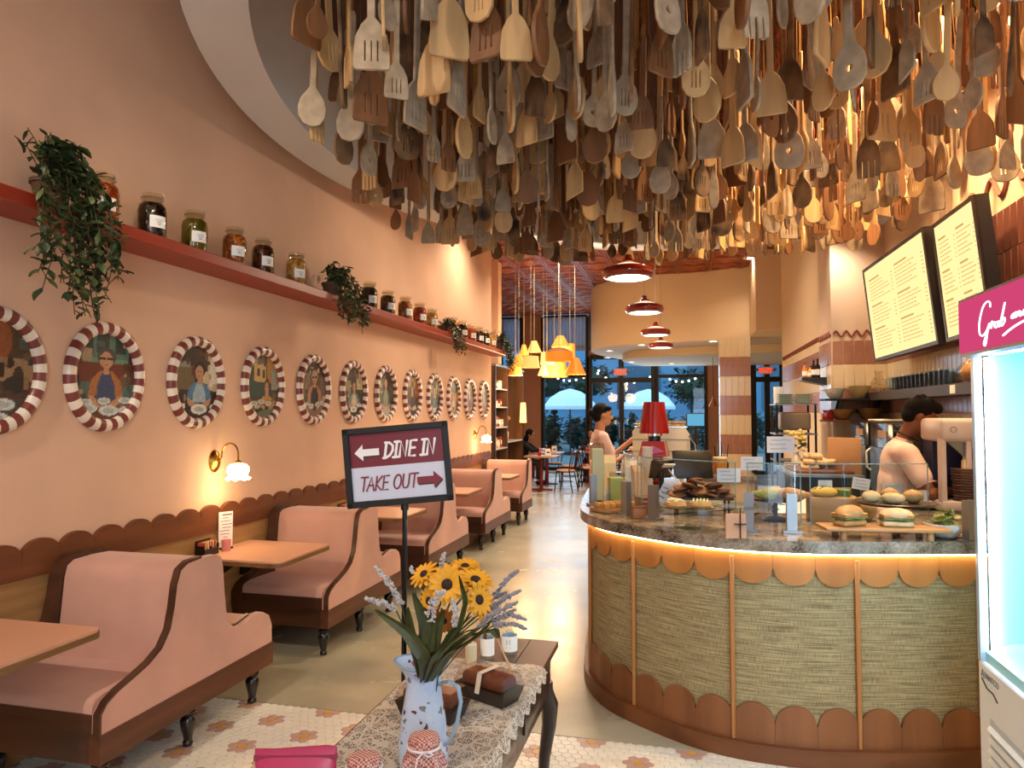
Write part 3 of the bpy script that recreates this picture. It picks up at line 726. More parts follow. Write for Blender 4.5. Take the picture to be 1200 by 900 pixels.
# ---- wall sconces
SHADE = mat('sconce_opal_glass', 'fff4dc', .4, emit='ffe2ac', estr=12.0)
def sconce(y, lab):
    t = thing('wall_sconce', lab, 'sconce', (WX, y, 1.36), 0, 'brass tulip sconces')
    q = MB(); M = Matrix.Rotation(PI/2, 4, 'Y')
    q.lathe([(.062, 0), (.062, .006), (.05, .018), (.03, .03), (.014, .036), (0, .037)], 24, M=M, sx=1.25); q.build('backplate', BRASS, t)
    pts = [(.03, 0, 0), (.06, 0, .03)]+[(.125-.065*math.cos(a), 0, .05+.075*math.sin(a)) for a in [PI*k/10 for k in range(0, 11)]]+[(.19, 0, .0)]
    q = MB(); q.tube(pts, .006, 8); q.build('arm', BRASS, t)
    q = MB(); q.lathe([(.02, .0), (.022, .012), (.012, .02)], 16, c=(.19, 0, -.012)); q.build('fitter', BRASS, t)
    q = MB(); n = 40; vs = []; fs = []
    pr = [(.02, -.012), (.052, -.02), (.07, -.042), (.072, -.065), (.062, -.088), (.06, -.1), (.078, -.122)]
    for k, (r, z) in enumerate(pr):
        for i in range(n):
            a = 2*PI*i/n; w = (.008*math.cos(8*a) if k == len(pr)-1 else .003*math.cos(8*a)); zz = z+(.008*math.cos(8*a) if k == len(pr)-1 else 0)
            vs.append((.19+(r+w)*math.cos(a), (r+w)*math.sin(a), zz))
    for k in range(len(pr)-1):
        for i in range(n): fs.append((k*n+i, k*n+(i+1) % n, (k+1)*n+(i+1) % n, (k+1)*n+i))
    q.add(vs, fs); q.build('tulip_shade', SHADE, t)
    lamp('sconce_bulb', 'POINT', (WX+.19, y, 1.36-.17), 1.4, (1, .80, .52), .05)
sconce(4.30, 'lit brass wall sconce with tulip shade below the green kitchen picture')
sconce(7.4, 'lit brass wall sconce with tulip shade in the middle of the wall, behind the sign')
sconce(10.5, 'lit brass wall sconce with tulip shade beside the dining room opening')
# ---- booths
prof = [(0, .33), (0, .42), (.03, .455), (.09, .485), (.17, .508), (.27, .54), (.35, .585), (.405, .66), (.43, .76), (.445, .86), (.47, .925), (.52, .95), (.62, .955), (.74, .95), (.785, .925), (.80, .87), (.815, .74), (.83, .64), (.86, .56), (.91, .52), (.97, .517), (1.08, .54), (1.17, .535), (1.235, .5), (1.265, .44), (1.27, .33)]
prof1 = [p for p in prof if p[0] <= .6]+[(.62, .955), (.66, .94), (.68, .90), (.69, .33)]
BW = .78
TRIMW = DARKW
def sweep(q, path, off, x0, x1, mi=0):
    """strip of thickness off standing outside a (y,z) path"""
    pin = []; pout = []
    for i, p in enumerate(path):
        a = Vector(path[max(0, i-1)]); b = Vector(path[min(len(path)-1, i+1)]); t = (b-a).normalized(); n = Vector((-t.y, t.x))
        pin.append(p); pout.append((p[0]+n.x*off, p[1]+n.y*off))
    vs = []; fs = []
    for a, b in zip(pin, pout): vs += [(x0, a[0], a[1]), (x1, a[0], a[1]), (x1, b[0], b[1]), (x0, b[0], b[1])]
    for i in range(len(path)-1):
        for k in range(4): fs.append((i*4+k, i*4+(k+1) % 4, i*4+4+(k+1) % 4, i*4+4+k))
    n = len(path)-1; fs += [(3, 2, 1, 0), (n*4, n*4+1, n*4+2, n*4+3)]
    q.add(vs, fs, mi)
def legmesh():
    q = MB(); q.lathe([(.018, 0), (.024, .004), (.026, .02), (.02, .03), (.026, .06), (.036, .1), (.04, .13), (.03, .15), (.026, .155), (.036, .165), (.036, .175), (.026, .18), (.032, .19), (.034, .215)], 16); return q.mesh('leg', BLACKW)
LEGM = legmesh()
def make_booth(double, lab, y):
    pr = prof if double else prof1; yend = pr[-1][0]
    t = thing('booth_bench', lab, 'booth', (WX, y, 0), 0, 'pink booth benches along the wall')
    q = MB(); q.prism(pr, BW-.045, BW, plane='yz'); q.build('side_panel', UPH, t, ang=50)
    i0 = 0; ifr = [p for p in pr if p[0] <= .625]
    q = MB(); sweep(q, ifr, .012, BW-.03, BW+.004)
    if double: sweep(q, [p for p in prof if .9 < p[0] < 1.12], .010, BW-.05, BW-.03)
    q.build('edge_trim', TRIMW, t, ang=50)
    q = MB(); q.span((BW-.05, -.008, .21), (BW+.006, yend+.006, .335)); q.build('side_rail', wood('walnut_rail', '6b3b22', '4c2714', .4, 'y', 14), t)
    q = MB(); q.span((.05, -.004, .21), (BW-.045, .02, .415)); q.build('front_board', DARKWX, t)
    if double: q = MB(); q.span((.05, yend-.02, .21), (BW-.045, yend, .415)); q.build('rear_board', DARKWX, t)
    # wall side end panel, dark wood
    q = MB(); p2 = [(a, b) for a, b in pr]; q.prism(p2+[(yend, .21), (0, .21)][:2], .03, .10, plane='yz'); sweep(q, ifr, .012, .028, .105); q.build('wall_end_panel', DARKW, t, ang=50)
    # cushions
    x0, x1 = .104, BW-.05
    def cush(pts, name):
        c = MB(); c.prism(pts, x0, x1, plane='yz'); c.build(name, UPH, t, ang=50)
    cush([(.002, .40), (.004, .45), (.02, .472), (.06, .482), (.2, .486), (.47, .478), (.47, .40)], 'seat_cushion')
    cush([(.42, .478), (.425, .55), (.455, .86), (.47, .915), (.51, .938), (.62, .943), (.62, .478)], 'backrest')
    if double:
        cush([(1.268, .40), (1.266, .46), (1.24, .492), (1.19, .505), (.80, .50), (.80, .40)], 'seat_cushion')
        cush([(.621, .50), (.621, .943), (.74, .938), (.782, .915), (.798, .86), (.815, .70), (.835, .5)], 'backrest')
    q = MB(); q.span((.1, .02, .23), (BW-.05, yend-.02, .40)); q.build('frame_box', DARKW, t)
    for x in (.14, BW-.075):
        for yy in ((.08, .64, 1.19) if double else (.08, .6)): put('leg', LEGM, t, (x, yy, 0))
    return t
BY = [2.54, 4.49, 6.44, 8.39, 10.38]
BL = ['pink upholstered double booth bench standing partly on the hexagon tiles', 'pink upholstered double booth bench beside the table with menu card and sugar packets', 'pink upholstered double booth bench standing behind the dine in sign pole', 'pink upholstered double booth bench, next to the single one', 'pink single booth bench closing the row at the dining room']
for i in range(5): make_booth(i < 4, BL[i], BY[i])
# ---- wall tables
EDGE = wood('table_edge_wood', '8a6238', '5e4020', .4, 'y', 20)
def rpoly(x0, x1, y0, y1, r, n=5):
    P = [(x0, y0)]
    for (cx, cy, a0) in ((x1-r, y0+r, -PI/2), (x1-r, y1-r, 0)):
        for k in range(n+1): a = a0+PI/2*k/n; P.append((cx+r*math.cos(a), cy+r*math.sin(a)))
    P.append((x0, y1)); return P
TL = ['pink topped wall table at the open end of the booth row', 'pink topped wall table carrying sugar packets, pink cup and menu card', 'pink topped wall table behind the dine in sign', 'pink topped wall table with a white menu card, before the single booth', 'small pink topped wall table in front of the single booth']
for i in range(5):
    y0 = 2.06+1.95*i; y1 = y0+(.58 if i == 0 else .68)
    if i == 4: y0, y1 = 9.98, 10.6
    t = thing('wall_table', TL[i], 'table', (WX, 0, 0), 0, 'pink tables between the booths')
    q = MB(); q.prism(rpoly(.022, .695, y0+.006, y1-.006, .05), .741, .752); q.build('table_top', LAMIN, t, ang=50)
    q = MB(); q.prism(rpoly(.021, .70, y0, y1, .055), .715, .741); q.build('edge_band', EDGE, t, ang=50)
    ym = (y0+y1)/2
    for yy in (y0+.1, y1-.1):
        q = MB(); q.prism([(.02, .715), (.3, .715), (.3, .69), (.05, .52), (.02, .52)], yy-.012, yy+.012, plane='xz'); q.build('wall_bracket', BLACK, t)
    q = MB(); q.span((.02, ym-.03, .56), (.05, ym+.03, .715)); q.build('wall_cleat', OAK, t)
# ---- condiments
PACK = [mat('packet_%s' % c, c, .6) for c in ('b8452a', 'd9a05a', '7a2d20', 'e0d6c0')]
PINKC = mat('pink_ceramic', 'd98a86', .35)
def condiments(y, which):
    t = thing('sugar_caddy', 'black caddy of sugar packets on the %s table' % which, 'caddy', (WX+.09, y, .752), 0, 'sugar caddies')
    q = MB(); q.box((0, 0, .003), (.07, .15, .006))
    for (x, yy, sx, sy, h) in ((-.033, 0, .004, .15, .1), (.033, 0, .004, .15, .045), (0, -.073, .07, .004, .07), (0, .073, .07, .004, .07), (0, 0, .07, .003, .06)): q.box((x, yy, h/2), (sx, sy, h))
    q.build('tray', BLACK, t)
    for k in range(10): 
        q = MB(); q.box((0, 0, .045), (.05, .008, .075)); q.build('packet', PACK[k % 4], t, (random.uniform(-.004, .004), -.062+k*.0135, .006), (random.uniform(-.12, .12), 0, 0))
    t = thing('pink_cup', 'small pink cup beside the packets on the %s table' % which, 'cup', (WX+.12, y+.16, .752), 0, 'pink cups')
    q = MB(); q.lathe([(.026, 0), (.028, .004), (.032, .075), (.029, .075), (.025, .008), (0, .008)], 20); q.build('cup_body', PINKC, t)
    q = MB(); q.lathe([(.0, .062), (.029, .063), (.027, .066)], 20); q.build('cup_filling', mat('pink_filling', 'c77a74', .6), t)
    t = thing('menu_card', 'white menu card standing at the wall on the %s table' % which, 'menu card', (WX+.07, y+.22, .752), -.5, 'table menu cards')
    q = MB(); q.box((0, 0, .006), (.05, .09, .012)); q.build('holder', BLACK, t)
    q = MB(); q.box((0, 0, .13), (.004, .1, .25)); c = q.build('card', PAPER, t)
    q = MB()
    for k in range(9): q.box((.0026, random.uniform(-.01, .01), .235-k*.022), (.0008, random.uniform(.03, .075), .004 if k else .009))
    q.build('card_print', mat('card_red_ink', '8a4a48', .7), c, smooth=False)
condiments(4.12, 'second'); condiments(6.07, 'third'); condiments(8.0, 'fourth')
# ---- outlet
t = thing('wall_outlet', 'white power outlet on the oak panel under the second table', 'outlet', (WX+.018, 4.18, .55))
q = MB(); q.rbox((.004, 0, 0), (.008, .075, .12), .003); q.build('cover_plate', mat('outlet_ivory', 'd8c8a8', .4), t)
for z in (-.025, .025):
    q = MB(); q.rbox((.009, 0, z), (.006, .036, .034), .004); s_ = q.build('socket', WHITE, t)
    for yy in (-.007, .007):
        q = MB(); q.box((.0125, yy, z+.003), (.001, .003, .01)); q.build('slot', BLACK, s_)
# ================================================================== FOREGROUND TABLE AND SIGN
TX0, TX1, TY0, TY1, TZ = -.99, -.53, 1.15, 2.94, .75
MAHOG = wood('mahogany', '4a2318', '321509', .3, 'y', 12, .4)
BLKP = mat('black_brown_lacquer', '1d1310', .3, coat=.3)
t = thing('console_table', 'dark mahogany console table with curved legs carrying flowers and cakes', 'table', ((TX0+TX1)/2, (TY0+TY1)/2, 0))
hx, hy = (TX1-TX0)/2, (TY1-TY0)/2
for k in range(4):      # planks of the top
    w = 2*hx/4; q = MB(); q.rbox((-hx+w*(k+.5), 0, TZ-.0125), (w-.001, 2*hy, .025), .002, seg=1); q.build('plank', MAHOG, t)
q = MB(); q.rbox((0, 0, TZ-.034), (2*hx-.02, 2*hy-.02, .018), .005); q.build('under_moulding', BLKP, t)
for (x, y, sx, sy, nm) in ((-hx+.035, 0, .02, 2*hy-.1, 'side_apron'), (hx-.035, 0, .02, 2*hy-.1, 'side_apron'), (0, -hy+.035, 2*hx-.1, .02, 'end_apron'), (0, hy-.035, 2*hx-.1, .02, 'end_apron')):
    q = MB(); q.box((x, y, TZ-.115), (sx, sy, .145)); a = q.build(nm, BLKP, t)
    if nm == 'side_apron':
        for k in range(3):
            yy = -hy+.32+k*(2*hy-.64)/2; q = MB(); sg = 1 if x > 0 else -1
            q.rbox((x+sg*.012, yy, TZ-.11), (.01, .44, .09), .004); q.build('drawer_front', BLKP, a)
q = MB(); q.rbox((0, 0, TZ-.19), (2*hx-.05, 2*hy-.05, .015), .004); q.build('lower_moulding', BLKP, t)
for sx in (-1, 1):
    for sy in (-1, 1):
        q = MB(); pts = []; rr = []
        for (z, o, r) in ((.60, .0, .034), (.56, .0, .036), (.5, .018, .036), (.42, .016, .03), (.3, .0, .024), (.16, -.008, .02), (.06, .004, .02), (.025, .014, .026), (0, .016, .028)):
            pts.append((sx*(hx-.05+o), sy*(hy-.05+o), z)); rr.append(r)
        q.tube(pts, rr, 10); q.build('leg', BLKP, t)
# lace cloth
def lace():
    m, N, L, b = nodes('crochet_lace')
    tc = N.new('ShaderNodeTexCoord')
    def vor(sc, th, feature='DISTANCE_TO_EDGE'):
        v = N.new('ShaderNodeTexVoronoi'); v.feature = feature; v.inputs['Scale'].default_value = sc; L.new(tc.outputs['Object'], v.inputs[0])
        c = N.new('ShaderNodeMath'); c.operation = 'LESS_THAN'; c.inputs[1].default_value = th; L.new(v.outputs['Distance'], c.inputs[0]); return c
    a = vor(24, .06); f = vor(150, .13)
    n = N.new('ShaderNodeTexNoise'); n.inputs['Scale'].default_value = 16; L.new(tc.outputs['Object'], n.inputs[0])
    c = N.new('ShaderNodeMath'); c.operation = 'GREATER_THAN'; c.inputs[1].default_value = .6; L.new(n.outputs[0], c.inputs[0])
    m1 = N.new('ShaderNodeMath'); m1.operation = 'MAXIMUM'; L.new(a.outputs[0], m1.inputs[0]); L.new(f.outputs[0], m1.inputs[1])
    m2 = N.new('ShaderNodeMath'); m2.operation = 'MAXIMUM'; L.new(m1.outputs[0], m2.inputs[0]); L.new(c.outputs[0], m2.inputs[1])
    b.inputs['Base Color'].default_value = lin('b9afa2'); b.inputs['Roughness'].default_value = .9
    L.new(m2.outputs[0], b.inputs['Alpha']); return m
LACE = lace()
q = MB(); x0, x1, y0, y1 = TX0+.01, TX1, 1.16, 2.62
nx, ny = 24, 80; vs = []; fs = []
for i in range(nx+1):
    for j in range(ny+1):
        u = i/nx; x = lerp(x0, x1+.015, u); y = lerp(y0, y1, j/ny); z = TZ+.004
        sc = .02*abs(math.sin(y*2*PI/.18)); 
        if u > .999: x += sc
        if j == ny: y += .02*abs(math.sin(x*2*PI/.18))
        if x > TX1: z = TZ+.004-(x-TX1)*1.1; x = TX1+.004+(x-TX1)*.45
        vs.append((x, y, z))
for i in range(nx):
    for j in range(ny): a = i*(ny+1)+j; fs.append((a, a+ny+1, a+ny+2, a+1))
q.add(vs, fs); lc = q.build('lace_cloth', LACE); tag(lc, 'cream crocheted lace runner with scalloped edge on the console table', 'lace runner')
ZT = TZ+.006
def onT(px, py, z=None): return atZ(px, py, ZT if z is None else z)
# ---- enamel pitcher
def floralenamel():
    m, N, L, b = nodes('floral_enamel')
    tc = N.new('ShaderNodeTexCoord'); v = N.new('ShaderNodeTexVoronoi'); v.inputs['Scale'].default_value = 44
    nz = N.new('ShaderNodeTexNoise'); nz.inputs['Scale'].default_value = 90; L.new(tc.outputs['Object'], nz.inputs[0]); ad = N.new('ShaderNodeMixRGB'); ad.blend_type = 'LINEAR_LIGHT'; ad.inputs[0].default_value = .012; L.new(tc.outputs['Object'], ad.inputs[1]); L.new(nz.outputs[1], ad.inputs[2]); L.new(ad.outputs[0], v.inputs[0])
    lt = N.new('ShaderNodeMath'); lt.operation = 'LESS_THAN'; lt.inputs[1].default_value = .36; L.new(v.outputs['Distance'], lt.inputs[0])
    r = N.new('ShaderNodeValToRGB'); L.new(v.outputs['Color'], r.inputs[0]); r.color_ramp.interpolation = 'CONSTANT'
    r.color_ramp.elements[0].color = lin('c0d0e4'); r.color_ramp.elements[1].position = .52; r.color_ramp.elements[1].color = lin('a85a62')
    e = r.color_ramp.elements.new(.66); e.color = lin('6f7f78'); e = r.color_ramp.elements.new(.8); e.color = lin('5a3a44')
    mx = N.new('ShaderNodeMixRGB'); L.new(lt.outputs[0], mx.inputs[0]); mx.inputs[1].default_value = lin('b9cbe6'); L.new(r.outputs[0], mx.inputs[2])
    L.new(mx.outputs[0], b.inputs['Base Color']); b.inputs['Roughness'].default_value = .2; return m
ENAM = floralenamel(); ENB = mat('blue_grey_enamel', '8aa3b8', .25)
pc = Vector((-.70, 1.83, ZT))
t = thing('enamel_pitcher', 'pale blue floral enamel pitcher holding the bouquet', 'pitcher', pc, math.radians(-8))
q = MB(); n = 32; pr = [(.064, 0), (.068, .006), (.067, .05), (.06, .12), (.05, .18), (.0455, .215), (.05, .24), (.066, .268)]
vs = []; fs = []
for k, (r, z) in enumerate(pr+[(r_-.003, z_) for (r_, z_) in pr[::-1]][:-1]+[(.0, .004)]):
    for i in range(n):
        a = 2*PI*i/n; sp = max(0, math.cos(a-PI))**6*(.02 if z > .25 else (.008 if z > .23 else 0)); vs.append(((r+sp)*math.cos(a), (r+sp)*math.sin(a), z))
K = len(vs)//n
for k in range(K-1):
    for i in range(n): fs.append((k*n+i, k*n+(i+1) % n, (k+1)*n+(i+1) % n, (k+1)*n+i))
q.add(vs, fs); q.build('body', ENAM, t)
q = MB(); q.tube([((.066+max(0, math.cos(a-PI))**6*.02)*math.cos(a), (.066+max(0, math.cos(a-PI))**6*.02)*math.sin(a), .268) for a in [2*PI*i/36 for i in range(36)]], .0032, 6, closed=True); q.build('rim', ENB, t)
q = MB(); q.tube([(.044, 0, .215), (.075, 0, .228), (.105, 0, .215), (.112, 0, .18), (.1, 0, .12), (.082, 0, .075), (.066, 0, .06)], [.007, .008, .0085, .0085, .008, .007, .007], 10, flat=.6); q.build('handle', ENB, t)
# ---- bouquet
YEL = mat('petal_yellow', 'd99a16', .6, var=.15, vscale=60); DISC = mat('flower_disc', '2a1710', .8, bump=.5, bscale=300); ORG = mat('petal_orange', 'b5621a', .6)
SPK = mat('white_florets', 'b7b3b4', .7, var=.25, vscale=200); LAV = mat('lavender_florets', '8b8890', .7, var=.3, vscale=200); SGRN = mat('stem_green', '46502a', .6); BLAD = mat('blade_leaf', '3f4420', .45, var=.3, vscale=20)
neck = pc+Vector((0, 0, .24))
pm = MB(); vs = []; fs = []
for (tt, w) in ((0, .25), (.35, .8), (.65, 1), (.88, .7), (1, .12)): vs += [(-w*.17, tt, .1*tt-.25*tt*tt), (0, tt, .1*tt-.25*tt*tt-.04), (w*.17, tt, .1*tt-.25*tt*tt)]
for i in range(4): a = i*3; fs += [(a, a+1, a+4, a+3), (a+1, a+2, a+5, a+4)]
pm.add(vs, fs); PETAL = {'y': pm.mesh('petal', YEL), 'o': pm.mesh('petal', ORG)}
def stem_pts(p, tgt, bow=.02):
    mid = p.lerp(tgt, .55)+Vector((random.uniform(-bow, bow), random.uniform(-bow, bow), bow*.4)); base = neck+Vector(((tgt.x-neck.x)*.1, (tgt.y-neck.y)*.1, -.17))
    return [base, neck+Vector(((tgt.x-neck.x)*.22, (tgt.y-neck.y)*.22, 0)), mid, tgt]
DAISY = []
def daisy(px, py, d, r, face, lab, kind='y'):
    c = atD(px, py, d); t = thing('yellow_daisy', lab, 'flower', c, 0, 'yellow daisies in the pitcher'); DAISY.append(t)
    z = Vector(face).normalized(); x = z.cross(Vector((0, 0, 1))).normalized(); y = z.cross(x); n = 13
    for ring, (k, tilt, s) in enumerate(((n, .1, 1), (n, .45, .85))):
        for i in range(k):
            a = 2*PI*(i+.5*ring)/k; dr = (x*math.cos(a)+y*math.sin(a)); dd = (dr+z*tilt).normalized(); xx = dd.cross(z).normalized(); zz = xx.cross(dd)
            o = put('petal', PETAL[kind], t); rr = r*s*random.uniform(.88, 1.08); o.matrix_local = frameM(dr*r*.1, xx*rr, dd*rr, zz*rr)
    q = MB(); q.ball(z*r*.05, (r*.3, r*.3, r*.18), 12, 6, R=z.to_track_quat('Z', 'Y').to_matrix()); q.build('disc', DISC, t)
    q = MB(); q.tube([p-c for p in stem_pts(neck, c-z*.004)], .0028, 6); q.build('stem', SGRN, t)
_cam = lambda p: (CAM0-p).normalized()
DL = [(497, 673, 1.84, .038, (-.3, -.6, .7), 'yellow daisy at the top of the bouquet beside the sign pole'), (524, 685, 1.80, .05, (.15, -1, .35), 'large open yellow daisy with dark eye in the bouquet middle'), (557, 680, 1.85, .048, (.3, -.3, .95), 'full yellow daisy at the crown of the bouquet, next to lavender'),
      (503, 704, 1.80, .036, (-.6, -.9, .1), 'small yellow daisy low on the side of the sign pole'), (561, 703, 1.80, .044, (.8, -.5, .3), 'yellow daisy low in the bouquet beside the dried lavender'), (545, 664, 1.90, .04, (.1, -.2, 1), 'yellow daisy at the back of the bouquet'), (520, 727, 1.82, .034, (0, -1, -.2), 'darker orange daisy under the large open one')]
for i, d in enumerate(DL): daisy(*d, kind='o' if i == 6 else 'y')
def spike(pix, d, w, m, lab, name, group, n=None):
    P = [atD(x, y, d) for (x, y) in pix]; t = thing(name, lab, 'flower', P[-1], 0, group); c = P[-1]
    q = MB(); st = stem_pts(neck, P[0], .01)+P[1:]; q.tube([p-c for p in st], .0018, 5); q.build('stem', SGRN, t)
    q = MB(); L = sum((P[i+1]-P[i]).length for i in range(len(P)-1)); n = n or int(L/.0009)
    rnd = random.Random(int(pix[0][0]*7+pix[0][1]))
    for k in range(n):
        s = (k+.5)/n*(len(P)-1); i = min(int(s), len(P)-2); p = P[i].lerp(P[i+1], s-i); tp = math.sin(min(1, (1-(k/n))*1.6+.15)*PI/2)
        dv = Vector((rnd.gauss(0, 1), rnd.gauss(0, 1), rnd.gauss(0, 1))).normalized()*w*tp*rnd.uniform(.3, 1)
        q.ball(p+dv-c, rnd.uniform(.0024, .0046), 5, 3)
    f = q.build('florets', m, t); f['kind'] = 'stuff'
SPG = 'white flower spikes in the pitcher'; LVG = 'dried lavender sprays in the pitcher'
for (pix, d, w, lab) in (([(470, 708), (462, 692), (452, 678), (440, 664)], 1.82, .009, 'pale flower spike leaning left of the sign pole, the upper of two'), ([(463, 713), (448, 707), (428, 701)], 1.80, .009, 'pale flower spike lying almost level beside the sign pole'),
    ([(506, 728), (504, 712), (512, 698), (521, 692)], 1.76, .014, 'thick white flower spike in front of the yellow daisies'), ([(531, 734), (535, 718), (530, 702)], 1.76, .011, 'upright white flower spike under the large daisy'), ([(518, 670), (519, 656), (521, 648)], 1.87, .007, 'slim white flower spike standing above all the daisies'), ([(484, 672), (482, 664)], 1.86, .005, 'tiny white bud beside the sign pole')):
    spike(pix, d, w, SPK, lab, 'flower_spike', SPG)
for i, (pix, d) in enumerate(((([(570, 712), (585, 690), (598, 675), (607, 669)]), 1.85), (([(572, 716), (590, 702), (610, 692)]), 1.83), (([(575, 722), (592, 712), (606, 706)]), 1.80), (([(578, 726), (598, 720), (617, 726)]), 1.80), (([(578, 733), (600, 731), (617, 737)]), 1.78), (([(566, 712), (580, 700), (594, 694)]), 1.88), (([(575, 728), (590, 722), (604, 714)]), 1.86), (([(560, 735), (575, 722), (586, 712)]), 1.78))):
    spike(pix, d, .007, LAV, '%s grey lavender spray counted down the bouquet side facing the counter' % ORD[i], 'lavender_spray', LVG)
for i, (pix, d, w) in enumerate((([(498, 772), (478, 742), (440, 715)], 1.76, .024), ([(492, 760), (500, 735), (484, 695)], 1.78, .026), ([(520, 770), (548, 745), (578, 738), (585, 748)], 1.76, .024), ([(528, 765), (560, 745), (574, 730)], 1.75, .024), ([(490, 772), (481, 740), (478, 712)], 1.80, .018), ([(536, 745), (546, 705), (538, 675)], 1.74, .011), ([(505, 770), (512, 735), (520, 715)], 1.78, .026), ([(515, 772), (532, 738), (552, 722)], 1.77, .026), ([(500, 770), (503, 730), (496, 712)], 1.78, .026), ([(512, 768), (540, 742), (562, 736)], 1.74, .024))):
    P = [neck-CAM0*0+Vector((0, 0, -.05))]+[atD(x, y, d) for (x, y) in pix]; c = P[-1]
    t = DAISY[i % 7]; c = t.location.copy()
    q = MB(); vs = []; fs = []; N_ = 14
    for k in range(N_+1):
        s = k/N_*(len(P)-1); j = min(int(s), len(P)-2); f = s-j; p = P[j].lerp(P[j+1], f); ww = w*math.sin(PI*min(.97, k/N_*.92+.06))**.7
        vs += [p-c-_rt*ww*.7-_up*ww*.3, p-c+_fw*.006, p-c+_rt*ww*.7+_up*ww*.3]
    for k in range(N_): a = k*3; fs += [(a, a+1, a+4, a+3), (a+1, a+2, a+5, a+4)]
    q.add(vs, fs); q.build('leaf', BLAD, t)
# ---- loaf boxes
CAKE = mat('brown_loaf', '6a3a20', .8, var=.3, vscale=40, bump=.4, bscale=60); TRAYB = mat('dark_paper_tray', '2e221a', .5); KRAFT = mat('kraft_tray', '8a6a4c', .7)
def loaf(px, py, rz, lab, sc=1):
    p = onT(px, py); t = thing('loaf_box', lab, 'cake box', p, rz, 'boxed loaf cakes on the console table')
    def tap(q, b, tp, z0, z1, mi=0):
        vs = [(sx*b[0], sy*b[1], z0) for (sx, sy) in ((-1, -1), (1, -1), (1, 1), (-1, 1))]+[(sx*tp[0], sy*tp[1], z1) for (sx, sy) in ((-1, -1), (1, -1), (1, 1), (-1, 1))]
        q.add(vs, [(3, 2, 1, 0), (4, 5, 6, 7)]+[(i, (i+1) % 4, 4+(i+1) % 4, 4+i) for i in range(4)])
    q = MB(); tap(q, (.085*sc, .04*sc), (.1*sc, .052*sc), 0, .045*sc); q.build('tray', TRAYB, t)
    q = MB(); q.rbox((0, 0, .058*sc), (.17*sc, .078*sc, .045*sc), .015*sc, seg=3); q.build('loaf', CAKE, t)
    q = MB(); tap(q, (.103*sc, .055*sc), (.088*sc, .042*sc), .046*sc, .088*sc); q.build('clear_lid', glass('box_lid_plastic', 'efe8e4'), t, smooth=False)
    q = MB(); q.box((.0, 0, .0895*sc), (.018*sc, .09*sc, .001)); q.box((0, -.0525*sc, .06*sc), (.018*sc, .001, .058*sc), R=Matrix.Rotation(-.25, 3, 'X')); q.build('ribbon', mat('ribbon_cream', 'cbbba8', .6), t)
loaf(573, 818, -.42, 'loaf cake in clear topped box beside the diffuser bottles', 1.05)
loaf(507, 838, -.2, 'loaf cake box half hidden behind the enamel pitcher', 1.05)
# ---- diffuser bottles
def diffuser(px, py, r, h, lab, letter, rd):
    p = onT(px, py, TZ); t = thing('reed_diffuser', lab, 'bottle', p, .25, 'diffuser bottles on the console table')
    q = MB(); q.lathe([(r*.92, 0), (r, .006), (r, h*.82), (r*.7, h*.9), (r*.42, h*.93), (r*.42, h), (r*.3, h), (r*.3, h*.9), (r*.85, h*.8), (r*.85, .012), (0, .01)], 20); q.build('glass_bottle', GLASS, t)
    q = MB(); q.shell([(r*1.01, h*.22), (r*1.01, h*.8)], 24); lb = q.build('paper_label', PAPER, t)
    for i in range(rd):
        q = MB(); q.cyl((random.uniform(-.006, .006), random.uniform(-.006, .006), .015), (random.uniform(-.05, .05), random.uniform(-.03, .03), h*2.1), .0018, n=6); q.build('reed', mat('reed_brown', '7a4a2c', .7), t)
    if letter:
        z0 = h*.5; a0 = -PI/2-.15; 
        def on(u, v): a = a0+u/r; return (r*1.03*math.cos(a), r*1.03*math.sin(a), z0+v)
        q = MB(); q.tube([on(-.007, 0), on(-.007, .02), on(.007, 0), on(.007, .02)], .0009, 4); q.tube([on(-.01, -.012), on(.01, -.012)], .0006, 4); q.build('letter_n', INK, lb)
diffuser(597, 768, .031, .10, 'clear bottle with white letter N label at the table end', True, 0)
diffuser(571, 774, .027, .11, 'reed diffuser bottle with pale label behind the loaf box', False, 5)
t = thing('candle_jar', 'narrow cream candle beside the reed diffuser', 'candle', onT(552, 778, TZ)); q = MB(); q.lathe([(.022, 0), (.022, .075), (.019, .078), (0, .076)], 18); q.build('wax', mat('candle_wax', 'cfc2a4', .5), t); q = MB(); q.cyl((0, 0, .075), (0, .001, .088), .001, n=5); q.build('wick', BLACK, t)
p0 = onT(603, 803, TZ+.02); 
t = thing('wooden_spatula', 'small pale wooden stick leaning on the loaf box', 'stick', atD(588, 776, 2.28)); q = MB(); q.tube([(-.02, 0, .09), (0, 0, .04), (.035, -.01, -.02)], [.004, .005, .007], 8, flat=.5); q.build('stick', mat('pale_stick', 'b58a62', .6), t)
